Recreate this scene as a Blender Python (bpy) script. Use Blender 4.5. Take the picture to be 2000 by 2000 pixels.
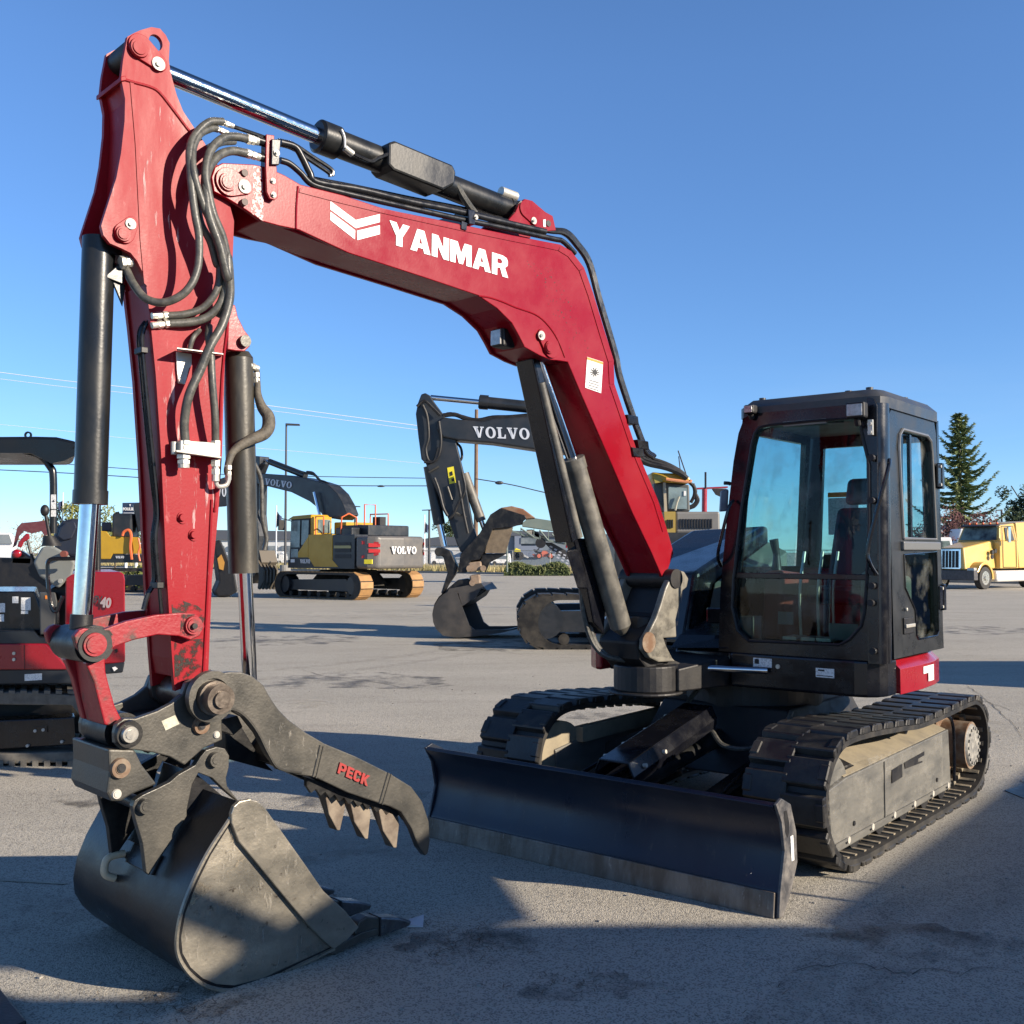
import bpy, bmesh, math, random
from mathutils import Vector as V, Matrix, Euler
R=math.radians
random.seed(7)
for o in list(bpy.data.objects): bpy.data.objects.remove(o)
scn=bpy.context.scene; COL=scn.collection
# ------------------------------------------------ camera, sky, sun, exposure
F=2051.; CH=1.716; PT=.0383
cd=bpy.data.cameras.new('camera'); cam=bpy.data.objects.new('camera',cd); COL.objects.link(cam)
cd.sensor_width=36; cd.lens=36*F/2000; cd.clip_start=.05; cd.clip_end=6000
cam.location=(0,0,CH); cam.rotation_euler=(math.pi/2+PT,0,0); scn.camera=cam
SUN_AZ=R(115.5); SUN_EL=R(21)      # azimuth from +Y towards +X
SD=V((math.sin(SUN_AZ)*math.cos(SUN_EL),math.cos(SUN_AZ)*math.cos(SUN_EL),math.sin(SUN_EL)))
w=bpy.data.worlds.new('World'); scn.world=w; w.use_nodes=True
nt=w.node_tree; nt.nodes.clear()
sk=nt.nodes.new('ShaderNodeTexSky'); sk.sky_type='NISHITA'; sk.sun_disc=False
sk.sun_rotation=SUN_AZ; sk.altitude=0; sk.air_density=.7; sk.dust_density=0; sk.ozone_density=6.0
sk.sun_elevation=SUN_EL
bg=nt.nodes.new('ShaderNodeBackground'); bg.inputs[1].default_value=.125
wo=nt.nodes.new('ShaderNodeOutputWorld')
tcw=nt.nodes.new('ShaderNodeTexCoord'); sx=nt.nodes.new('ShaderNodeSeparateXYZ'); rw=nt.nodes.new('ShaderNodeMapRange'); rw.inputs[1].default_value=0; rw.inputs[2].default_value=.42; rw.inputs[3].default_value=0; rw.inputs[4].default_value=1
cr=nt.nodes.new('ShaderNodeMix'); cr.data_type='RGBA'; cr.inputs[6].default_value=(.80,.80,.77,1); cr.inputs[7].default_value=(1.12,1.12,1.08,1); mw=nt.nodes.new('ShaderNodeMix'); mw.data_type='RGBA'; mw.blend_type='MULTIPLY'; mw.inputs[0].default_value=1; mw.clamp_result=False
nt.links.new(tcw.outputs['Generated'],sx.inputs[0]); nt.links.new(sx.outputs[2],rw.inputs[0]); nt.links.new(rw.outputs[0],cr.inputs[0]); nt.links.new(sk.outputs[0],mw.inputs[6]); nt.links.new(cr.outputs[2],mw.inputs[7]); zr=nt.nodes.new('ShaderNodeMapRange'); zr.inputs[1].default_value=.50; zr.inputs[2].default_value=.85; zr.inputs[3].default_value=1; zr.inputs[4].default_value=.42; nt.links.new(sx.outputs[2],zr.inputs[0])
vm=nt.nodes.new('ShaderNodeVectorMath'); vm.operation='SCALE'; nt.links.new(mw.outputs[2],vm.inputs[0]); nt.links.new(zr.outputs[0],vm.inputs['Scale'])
# thin high cloud low over the horizon
cm=nt.nodes.new('ShaderNodeMapping'); cm.inputs['Scale'].default_value=(1.2,1.2,9); cn_=nt.nodes.new('ShaderNodeTexNoise'); cn_.inputs['Scale'].default_value=2.2; cn_.inputs['Detail'].default_value=7; nt.links.new(tcw.outputs['Generated'],cm.inputs[0]); nt.links.new(cm.outputs[0],cn_.inputs[0])
c1=nt.nodes.new('ShaderNodeMapRange'); c1.inputs[1].default_value=.48; c1.inputs[2].default_value=.72; c1.inputs[4].default_value=.16; nt.links.new(cn_.outputs[0],c1.inputs[0])
c2=nt.nodes.new('ShaderNodeMapRange'); c2.inputs[1].default_value=.03; c2.inputs[2].default_value=.20; c2.inputs[3].default_value=1; c2.inputs[4].default_value=0; nt.links.new(sx.outputs[2],c2.inputs[0])
c3=nt.nodes.new('ShaderNodeMath'); c3.operation='MULTIPLY'; nt.links.new(c1.outputs[0],c3.inputs[0]); nt.links.new(c2.outputs[0],c3.inputs[1])
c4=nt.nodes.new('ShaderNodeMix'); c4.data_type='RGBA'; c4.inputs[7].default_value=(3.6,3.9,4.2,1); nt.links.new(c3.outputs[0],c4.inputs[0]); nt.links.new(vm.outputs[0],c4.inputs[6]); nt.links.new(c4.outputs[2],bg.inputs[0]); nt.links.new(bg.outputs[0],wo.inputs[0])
sl=bpy.data.lights.new('sun','SUN'); sl.energy=5.0; sl.angle=R(.5); sl.color=(1,.87,.70)
so=bpy.data.objects.new('sun',sl); COL.objects.link(so); so.rotation_euler=SD.to_track_quat('Z','Y').to_euler(); so.location=(20,-10,20)
scn.view_settings.view_transform='Standard'; scn.view_settings.look='None'; scn.view_settings.gamma=1
scn.view_settings.exposure=.84
# ------------------------------------------------ view geometry used to survey the photograph
cp_,sp_=math.cos(PT),math.sin(PT)
def ray(px,py):
    x=(px-1000)/F; y=-(py-1000)/F
    return V((x,cp_-sp_*y,sp_+cp_*y))
CAM=V((0,0,CH))
def gnd(px,py,z=0):
    r=ray(px,py); return CAM+r*((z-CH)/r.z)
def at(px,py,Y):
    r=ray(px,py); return CAM+r*(Y/r.y)
def pln(px,py,P0,n):
    r=ray(px,py); return CAM+r*((P0-CAM).dot(n)/r.dot(n))
def q1(*L): return [(100+.31056*x,.31056*y) for x,y in L]
def q2(*L): return [(100+.2588*x,500+.2588*y) for x,y in L]
def q3(*L): return [(80+.2588*x,950+.2588*y) for x,y in L]
def q4(*L): return [(100+.41408*x,1300+.41408*y) for x,y in L]
def q5(*L): return [(500+.36232*x,200+.36232*y) for x,y in L]
def q6(*L): return [(950+.33647*x,750+.33647*y) for x,y in L]
def q7(*L): return [(380+.16563*x,200+.16563*y) for x,y in L]
# ------------------------------------------------ materials
def mat(name,col,rough=.5,metal=0,col2=None,amt=.5,scale=8,detail=6,bump=0,bscale=60,lo=.4,hi=.65,spec=.5,coat=0,stretch=None,col3=None,s3=30,lo3=.62,hi3=.72,rvar=.12,emit=None):
    m=bpy.data.materials.new(name); m.use_nodes=True; t=m.node_tree; N=t.nodes; L=t.links
    b=N['Principled BSDF']; b.inputs['Roughness'].default_value=rough; b.inputs['Metallic'].default_value=metal
    b.inputs['Base Color'].default_value=(*col,1); b.inputs['Specular IOR Level'].default_value=spec
    if coat: b.inputs['Coat Weight'].default_value=coat; b.inputs['Coat Roughness'].default_value=.12
    tc=N.new('ShaderNodeTexCoord'); mp=N.new('ShaderNodeMapping'); L.new(tc.outputs['Object'],mp.inputs[0])
    if stretch: mp.inputs['Scale'].default_value=stretch
    if col2:
        n=N.new('ShaderNodeTexNoise'); n.inputs['Scale'].default_value=scale; n.inputs['Detail'].default_value=detail; n.inputs['Roughness'].default_value=.65
        L.new(mp.outputs[0],n.inputs[0])
        r=N.new('ShaderNodeMapRange'); r.inputs[1].default_value=lo; r.inputs[2].default_value=hi; r.inputs[4].default_value=amt
        L.new(n.outputs[0],r.inputs[0])
        x=N.new('ShaderNodeMix'); x.data_type='RGBA'; x.inputs[6].default_value=(*col,1); x.inputs[7].default_value=(*col2,1)
        L.new(r.outputs[0],x.inputs[0]); out=x.outputs[2]
        if col3:
            n3=N.new('ShaderNodeTexNoise'); n3.inputs['Scale'].default_value=s3; n3.inputs['Detail'].default_value=9; n3.inputs['Roughness'].default_value=.7
            L.new(mp.outputs[0],n3.inputs[0])
            r3=N.new('ShaderNodeMapRange'); r3.inputs[1].default_value=lo3; r3.inputs[2].default_value=hi3; L.new(n3.outputs[0],r3.inputs[0])
            x3=N.new('ShaderNodeMix'); x3.data_type='RGBA'; x3.inputs[7].default_value=(*col3,1); L.new(out,x3.inputs[6]); L.new(r3.outputs[0],x3.inputs[0]); out=x3.outputs[2]
        L.new(out,b.inputs['Base Color'])
        rr=N.new('ShaderNodeMapRange'); rr.inputs[1].default_value=.3; rr.inputs[2].default_value=.7; rr.inputs[3].default_value=max(.03,rough-rvar); rr.inputs[4].default_value=min(1,rough+rvar)
        L.new(n.outputs[0],rr.inputs[0]); L.new(rr.outputs[0],b.inputs['Roughness'])
    if bump:
        nb=N.new('ShaderNodeTexNoise'); nb.inputs['Scale'].default_value=bscale; nb.inputs['Detail'].default_value=5
        L.new(tc.outputs['Object'],nb.inputs[0])
        bp=N.new('ShaderNodeBump'); bp.inputs['Strength'].default_value=bump; bp.inputs['Distance'].default_value=.01
        L.new(nb.outputs[0],bp.inputs['Height']); L.new(bp.outputs[0],b.inputs['Normal'])
    if emit: b.inputs['Emission Color'].default_value=(*emit,1); b.inputs['Emission Strength'].default_value=1
    return m
def glass(name,tint,refl=1.0):
    m=bpy.data.materials.new(name); m.use_nodes=True; t=m.node_tree; N=t.nodes; L=t.links; N.clear()
    o=N.new('ShaderNodeOutputMaterial'); tr=N.new('ShaderNodeBsdfTransparent'); tr.inputs[0].default_value=(*tint,1)
    g=N.new('ShaderNodeBsdfGlossy'); g.inputs['Roughness'].default_value=.02; g.inputs[0].default_value=(1,1,1,1)
    f=N.new('ShaderNodeFresnel'); f.inputs[0].default_value=1.55
    k=N.new('ShaderNodeMath'); k.operation='MULTIPLY_ADD'; k.inputs[1].default_value=1.1*refl; k.inputs[2].default_value=.0; k.use_clamp=True
    x=N.new('ShaderNodeMixShader'); ge=N.new('ShaderNodeNewGeometry'); iv=N.new('ShaderNodeMath'); iv.operation='SUBTRACT'; iv.inputs[0].default_value=1; L.new(ge.outputs['Backfacing'],iv.inputs[1]); k2=N.new('ShaderNodeMath'); k2.operation='MULTIPLY'; L.new(f.outputs[0],k.inputs[0]); L.new(k.outputs[0],k2.inputs[0]); L.new(iv.outputs[0],k2.inputs[1]); L.new(k2.outputs[0],x.inputs[0]); L.new(tr.outputs[0],x.inputs[1]); L.new(g.outputs[0],x.inputs[2])
    tc=N.new('ShaderNodeTexCoord'); n=N.new('ShaderNodeTexNoise'); n.inputs['Scale'].default_value=6; n.inputs['Detail'].default_value=8; L.new(tc.outputs['Object'],n.inputs[0])
    r=N.new('ShaderNodeMapRange'); r.inputs[1].default_value=.5; r.inputs[2].default_value=.85; r.inputs[4].default_value=.22; L.new(n.outputs[0],r.inputs[0])
    d=N.new('ShaderNodeBsdfDiffuse'); d.inputs[0].default_value=(.45,.43,.38,1)
    y=N.new('ShaderNodeMixShader'); L.new(r.outputs[0],y.inputs[0]); L.new(x.outputs[0],y.inputs[1]); L.new(d.outputs[0],y.inputs[2])
    L.new(y.outputs[0],o.inputs[0]); return m
RED=mat('red_paint',(.225,.0035,.011),.30,0,(.255,.009,.017),.55,3,9,.03,90,.42,.7,.22,.10,col3=(.40,.10,.10),s3=26,lo3=.66,hi3=.86)
REDS=mat('red_paint_scratched',(.25,.006,.013),.46,0,(.29,.022,.030),.6,5,10,.06,90,.45,.68,.2,.0,stretch=(1,1,.25),col3=(.45,.17,.17),s3=34,lo3=.62,hi3=.8)
REDD=mat('red_paint_greasy',(.26,.008,.016),.42,0,(.05,.028,.022),.95,9,10,.12,70,.55,.66,col3=(.42,.18,.17),s3=60,lo3=.66,hi3=.8)
REDF=mat('red_panel',(.27,.005,.013),.3,0,(.33,.01,.02),.3,4,5,0,60,coat=.4)
BLK=mat('black_paint',(.0045,.005,.008),.24,0,(.012,.012,.014),.6,7,8,.03,80,spec=.4,coat=.35,col3=(.06,.056,.05),s3=40,lo3=.68,hi3=.85)
BLKM=mat('black_matte',(.007,.007,.009),.55,0,(.024,.022,.019),.5,9,8,.08,70)
CYL=mat('cylinder_black',(.012,.013,.014),.34,.2,(.045,.042,.036),.6,6,9,.05,60,.45,.75,stretch=(1,1,.4),col3=(.16,.15,.13),s3=50,lo3=.7,hi3=.85)
GREYC=mat('dusty_cylinder',(.075,.072,.064),.5,.05,(.23,.21,.17),.8,8,10,.1,70,.4,.75)
IRON=mat('worn_iron',(.060,.058,.052),.42,.35,(.125,.113,.092),.7,5,13,.12,90,.38,.75,col3=(.28,.25,.2),s3=30,lo3=.64,hi3=.8)
IRON2=mat('dark_iron',(.012,.012,.013),.42,.4,(.07,.065,.055),.6,8,9,.12,60,.45,.75)
STEEL=mat('bucket_steel',(.19,.178,.15),.32,.6,(.42,.375,.30),.9,3,15,.14,80,.36,.66,stretch=(1,1,1.4),col3=(.05,.038,.03),s3=11,lo3=.60,hi3=.68)
SHELL=mat('bucket_shell',(.014,.015,.018),.36,.45,(.045,.040,.036),.7,4,9,.08,60,.42,.7)
CHROME=mat('chrome',(.75,.76,.78),.09,1,(.62,.63,.66),.5,40,3,0,60,rvar=.04)
ZINC=mat('zinc',(.55,.53,.47),.38,.5,(.45,.42,.36),.5,30,5,.03,60)
BOLT=mat('bolt_white',(.42,.40,.36),.5,0,(.55,.5,.4),.5,60,5)
HOSE=mat('hose_rubber',(.055,.054,.048),.42,0,(.14,.132,.11),.7,30,8,.1,120,.4,.7)
PIPE=mat('black_pipe',(.014,.014,.016),.3,.2,(.03,.03,.03),.4,20,6)
RUB=mat('track_rubber',(.010,.010,.011),.6,0,(.055,.048,.038),.8,6,10,.12,50,.45,.75)
PAD=mat('track_pad_dusty',(.09,.08,.065),.8,0,(.32,.27,.19),.85,9,10,.15,60,.35,.6)
DUST=mat('dusty_frame',(.27,.23,.16),.85,0,(.14,.125,.10),.7,6,9,.12,60,.45,.7)
FRM=mat('scuffed_frame',(.105,.104,.098),.48,.1,(.20,.19,.165),.8,3,14,.10,70,.36,.72,stretch=(1,1,3.5),col3=(.28,.265,.23),s3=38,lo3=.62,hi3=.72)
BLADE=mat('blade_navy',(.013,.019,.034),.36,.1,(.026,.032,.046),.6,3,8,.05,80,.4,.75,stretch=(1,1,.3),col3=(.085,.075,.068),s3=24,lo3=.60,hi3=.82)
EDGE=mat('cutting_edge',(.19,.175,.16),.45,.3,(.10,.075,.055),.85,9,11,.2,60,.4,.62,stretch=(1,1,.3),col3=(.34,.32,.29),s3=30,lo3=.60,hi3=.72)
RUST=mat('rusty',(.14,.075,.04),.75,.1,(.30,.26,.20),.6,14,9,.1,60)
BRK=mat('worn_casting',(.20,.185,.15),.5,.0,(.035,.032,.028),.7,8,9,.08,60,.45,.65)
GRN=mat('engine_cover_grey',(.10,.12,.10),.5,0,(.16,.17,.14),.5,6,6)
WHITE=mat('decal_white',(.80,.79,.77),.45,0,(.70,.66,.64),.6,60,4)
STK=mat('sticker_white',(.78,.78,.76),.5,0,(.50,.50,.49),.8,90,2,lo=.5,hi=.56)
ORG=mat('sticker_orange',(.85,.25,.03),.5)
PECKR=mat('red_letters',(.34,.022,.022),.55,0,(.16,.04,.03),.6,60,5)
YEL=mat('yellow_paint',(.46,.27,.018),.4,0,(.36,.21,.02),.5,2,5)
YELD=mat('yellow_decal',(.70,.60,.03),.5)
VGR=mat('machine_charcoal',(.014,.017,.021),.4,0,(.035,.036,.040),.5,3,6)
VGL=mat('machine_grey',(.10,.095,.09),.45,0,(.17,.15,.125),.5,2,6)
SHOE=mat('steel_shoes_orange',(.40,.22,.085),.6,.2,(.20,.12,.06),.6,3,6)
TRK=mat('steel_track',(.014,.013,.012),.6,.3,(.08,.07,.055),.6,4,6)
ORR=mat('orange_rail',(.65,.13,.04),.5)
VTX=mat('grey_lettering',(.52,.55,.60),.5)
GLS=glass('cab_glass',(.80,.92,.93),.7); GLD=glass('dark_glass',(.66,.76,.74),.6)
CANO=mat('canopy_dark',(.006,.0065,.007),.3,0,(.012,.012,.012),.4,3,4)
VIN=mat('vinyl_navy',(.022,.028,.045),.5,0,(.03,.035,.05),.4,12,4,.05,200)
PLG=mat('grey_plastic',(.20,.21,.195),.6,0,(.15,.155,.145),.4,6,5,.04,200)
BEIGE=mat('cab_trim',(.30,.27,.21),.6,0,(.24,.22,.17),.4,6,5)
LENS=mat('lamp_lens',(.35,.33,.31),.15,.3,(.6,.58,.55),.6,30,3)
# ------------------------------------------------ mesh helpers
class MB:
    def __init__(s): s.v=[]; s.f=[]
    def add(s,vs,fs):
        o=len(s.v); s.v+= [tuple(v) for v in vs]; s.f+=[tuple(i+o for i in f) for f in fs]; return s
    def hexa(s,p):   # 8 corners: bottom 4, top 4
        return s.add(p,[(0,3,2,1),(4,5,6,7),(0,1,5,4),(1,2,6,5),(2,3,7,6),(3,0,4,7)])
    def box(s,c,d,M=None):
        c=V(c); h=V(d)/2; P=[]
        for z in (-1,1):
            for x,y in ((-1,-1),(1,-1),(1,1),(-1,1)):
                p=V((x*h.x,y*h.y,z*h.z)); P.append(c+(M@p if M else p))
        return s.hexa(P)
    def prism(s,poly,vec):
        n=len(poly); vec=V(vec); a=[V(p) for p in poly]; b=[p+vec for p in a]
        return s.add(a+b,[tuple(range(n))[::-1],tuple(range(n,2*n))]+[(i,(i+1)%n,n+(i+1)%n,n+i) for i in range(n)])
    def cyl(s,p0,p1,r,r2=None,n=24,cap=True):
        p0=V(p0);p1=V(p1); r2=r if r2 is None else r2; ax=(p1-p0).normalized()
        u=ax.orthogonal().normalized(); v=ax.cross(u); A=[];B_=[]
        for i in range(n):
            c=u*math.cos(2*math.pi*i/n)+v*math.sin(2*math.pi*i/n); A.append(p0+c*r); B_.append(p1+c*r2)
        fs=[(i,(i+1)%n,n+(i+1)%n,n+i) for i in range(n)]
        if cap: fs+=[tuple(range(n))[::-1],tuple(range(n,2*n))]
        return s.add(A+B_,fs)
    def ring(s,p0,p1,ro,ri,n=28):
        p0=V(p0);p1=V(p1); ax=(p1-p0).normalized(); u=ax.orthogonal().normalized(); v=ax.cross(u); P=[]
        for c0,r in ((p0,ro),(p1,ro),(p1,ri),(p0,ri)):
            for i in range(n): P.append(c0+(u*math.cos(2*math.pi*i/n)+v*math.sin(2*math.pi*i/n))*r)
        fs=[]
        for k in range(4):
            for i in range(n): fs.append((k*n+i,k*n+(i+1)%n,((k+1)%4)*n+(i+1)%n,((k+1)%4)*n+i))
        return s.add(P,fs)
    def tube(s,path,r,n=10,smooth=6,cap=True):
        P=[V(p) for p in path]
        if smooth and len(P)>2:
            Q=[]; E=[P[0]*2-P[1]]+P+[P[-1]*2-P[-2]]
            for i in range(1,len(E)-2):
                a,b,c,d=E[i-1:i+3]
                for k in range(smooth):
                    t=k/smooth; Q.append(.5*((2*b)+(c-a)*t+(2*a-5*b+4*c-d)*t*t+(3*b-a-3*c+d)*t**3))
            Q.append(P[-1]); P=Q
        rings=[]; T=(P[1]-P[0]).normalized(); u=T.orthogonal().normalized()
        for i,p in enumerate(P):
            T=((P[min(i+1,len(P)-1)]-P[max(i-1,0)])).normalized(); u=(u-T*u.dot(T)).normalized(); v=T.cross(u)
            rr=r(i/(len(P)-1)) if callable(r) else r
            rings.append([p+(u*math.cos(2*math.pi*k/n)+v*math.sin(2*math.pi*k/n))*rr for k in range(n)])
        vs=[q for g in rings for q in g]; fs=[]
        for i in range(len(rings)-1):
            for k in range(n): fs.append((i*n+k,i*n+(k+1)%n,(i+1)*n+(k+1)%n,(i+1)*n+k))
        if cap: fs+=[tuple(range(n))[::-1],tuple(range((len(rings)-1)*n,len(rings)*n))]
        return s.add(vs,fs)
    def sphere(s,c,r,sc=(1,1,1),n=12,m=8):
        c=V(c); vs=[]; fs=[]
        for j in range(m+1):
            t=math.pi*j/m
            for i in range(n):
                a=2*math.pi*i/n; vs.append(c+V((math.sin(t)*math.cos(a)*sc[0],math.sin(t)*math.sin(a)*sc[1],math.cos(t)*sc[2]))*r)
        for j in range(m):
            for i in range(n): fs.append((j*n+i,(j+1)*n+i,(j+1)*n+(i+1)%n,j*n+(i+1)%n))
        return s.add(vs,fs)
    def build(s,name,m,parent=None,bevel=0,smooth=False,seg=2):
        me=bpy.data.meshes.new(name); me.from_pydata(s.v,[],s.f); me.validate(); me.update()
        bm=bmesh.new(); bm.from_mesh(me)
        if smooth: bmesh.ops.remove_doubles(bm,verts=bm.verts,dist=1e-5)
        bmesh.ops.recalc_face_normals(bm,faces=bm.faces); bm.to_mesh(me); bm.free()
        me.materials.append(m)
        if smooth:
            me.polygons.foreach_set('use_smooth',[True]*len(me.polygons)); me.set_sharp_from_angle(angle=R(38))
        o=bpy.data.objects.new(name,me); COL.objects.link(o)
        if parent is not None:
            o.parent=parent
            rt=parent
            o.matrix_parent_inverse=WM[parent.name].inverted()
        WM[o.name]=Matrix.Identity(4)
        if bevel:
            b=o.modifiers.new('bevel','BEVEL'); b.width=bevel; b.segments=seg; b.limit_method='ANGLE'; b.angle_limit=R(40); b.use_clamp_overlap=True
        return o
WM={}
def tag(o,label=None,cat=None,group=None,kind=None):
    if label: o['label']=label
    if cat: o['category']=cat
    if group: o['group']=group
    if kind: o['kind']=kind
    return o
def empty(name,loc,label,cat,group=None,rz=0):
    o=bpy.data.objects.new(name,None); o.empty_display_size=.2; COL.objects.link(o); o.location=loc; o.rotation_euler=(0,0,rz)
    WM[o.name]=Matrix.Translation(V(loc))@Matrix.Rotation(rz,4,'Z')
    return tag(o,label,cat,group)
def copy_tree(o,parent=None):
    c=o.copy(); COL.objects.link(c); c.parent=parent; WM[c.name]=Matrix.Identity(4)
    if parent is not None: c.matrix_parent_inverse=o.matrix_parent_inverse.copy()
    for ch in [x for x in bpy.data.objects if x.parent==o]: copy_tree(ch,c)
    return c
# lettering: outlines in a 1-high cell, filled as 2-D curves and given a small thickness
def ell(cx,cy,rx,ry,n=28): return [(cx+rx*math.cos(2*math.pi*i/n),cy+ry*math.sin(2*math.pi*i/n)) for i in range(n)]
GL={'Y':(.86,[[(0,1),(.29,1),(.43,.68),(.57,1),(.86,1),(.56,.42),(.56,0),(.29,0),(.29,.42)]]),
'A':(.90,[[(0,0),(.29,1),(.60,1),(.89,0),(.61,0),(.56,.19),(.33,.19),(.28,0)],[(.38,.39),(.51,.39),(.445,.70)]]),
'N':(.80,[[(0,0),(0,1),(.28,1),(.53,.47),(.53,1),(.79,1),(.79,0),(.53,0),(.26,.55),(.26,0)]]),
'M':(1.02,[[(0,0),(0,1),(.34,1),(.505,.5),(.67,1),(1.01,1),(1.01,0),(.76,0),(.76,.58),(.60,.02),(.41,.02),(.25,.58),(.25,0)]]),
'R':(.84,[[(0,0),(0,1),(.55,1),(.74,.93),(.81,.78),(.80,.58),(.66,.45),(.83,0),(.54,0),(.42,.37),(.27,.37),(.27,0)],[(.27,.80),(.27,.58),(.47,.58),(.53,.69),(.47,.80)]]),
'P':(.74,[[(0,0),(0,1),(.50,1),(.68,.93),(.74,.76),(.74,.56),(.66,.40),(.5,.33),(.24,.33),(.24,0)],[(.24,.80),(.24,.53),(.44,.53),(.5,.66),(.44,.80)]]),
'E':(.62,[[(0,0),(0,1),(.62,1),(.62,.79),(.25,.79),(.25,.61),(.58,.61),(.58,.40),(.25,.40),(.25,.21),(.62,.21),(.62,0)]]),
'C':(.68,[[(.68,.30),(.60,.06),(.44,0),(.20,0),(.04,.10),(0,.3),(0,.7),(.04,.90),(.2,1),(.44,1),(.62,.93),(.68,.68),(.44,.64),(.40,.79),(.27,.79),(.24,.7),(.24,.3),(.27,.21),(.40,.21),(.45,.34)]]),
'K':(.74,[[(0,0),(0,1),(.25,1),(.25,.62),(.48,1),(.74,1),(.44,.55),(.75,0),(.48,0),(.29,.38),(.25,.31),(.25,0)]]),
'v':(.98,[[(0,1),(0,.9),(.07,.9),(.38,0),(.58,0),(.88,.9),(.96,.9),(.96,1),(.62,1),(.62,.9),(.71,.9),(.54,.34),(.36,.9),(.46,.9),(.46,1)]]),
'o':(.94,[ell(.46,.5,.46,.52),ell(.46,.5,.21,.40)]),
'l':(.82,[[(0,0),(0,.1),(.1,.1),(.1,.9),(0,.9),(0,1),(.5,1),(.5,.9),(.36,.9),(.36,.12),(.60,.12),(.68,.36),(.77,.36),(.75,0)]])}
def curve_mesh(splines=None,text=None,bold=0):
    if text is not None:
        c=bpy.data.curves.new('t','FONT'); c.body=text; c.size=1.0; c.offset=bold; c.resolution_u=3
    else:
        c=bpy.data.curves.new('t','CURVE'); c.dimensions='2D'; c.fill_mode='BOTH'
        for sp in splines:
            s=c.splines.new('POLY'); s.points.add(len(sp)-1)
            for p,(x,y) in zip(s.points,sp): p.co=(x,y,0,1)
            s.use_cyclic_u=True
    o=bpy.data.objects.new('t',c); COL.objects.link(o); bpy.context.view_layer.update()
    dg=bpy.context.evaluated_depsgraph_get(); me=bpy.data.meshes.new_from_object(o.evaluated_get(dg)); bpy.data.objects.remove(o); bpy.data.curves.remove(c)
    vs=[(v.co.x,v.co.y) for v in me.vertices]; fs=[tuple(p.vertices) for p in me.polygons]; bpy.data.meshes.remove(me); return vs,fs
def word(txt,gap=.10,serif=False):
    x=0; sp=[]
    for ch in txt:
        wd,G=GL[ch.lower() if serif else ch]
        for g in G: sp.append([(x+a,b) for a,b in g])
        x+=wd+gap
    vs,fs=curve_mesh(sp); w_=x-gap
    return [(a/w_,b) for a,b in vs],fs
def plain(txt,bold=.02):
    vs,fs=curve_mesh(text=txt,bold=bold)
    x0=min(a for a,b in vs);x1=max(a for a,b in vs);y0=min(b for a,b in vs);y1=max(b for a,b in vs)
    return [((a-x0)/(x1-x0),(b-y0)/(y1-y0)) for a,b in vs],fs
def letters(name,W_,bl,br,up,m,parent,thick=.002,out=None):
    """W_ in unit square; bl->br baseline, up = vector of cap height, out = outward normal"""
    vs,fs=W_; bl=V(bl);br=V(br);up=V(up); ux=br-bl
    nrm=out if out else ux.cross(up).normalized(); nrm=V(nrm).normalized()
    P=[bl+ux*a+up*b+nrm*.0025 for a,b in vs]; mb=MB(); mb.add(P,fs)
    me_o=mb.build(name,m,parent); s_=me_o.modifiers.new('thick','SOLIDIFY'); s_.thickness=thick; s_.offset=0
    return me_o
def sticker(name,corners,m,parent,out,t=.002,lines=True):
    c=[V(p) for p in corners]; out=V(out).normalized(); mb=MB(); mb.prism([p+out*.001 for p in c],out*t); o=mb.build(name,m,parent)
    return o
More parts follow.
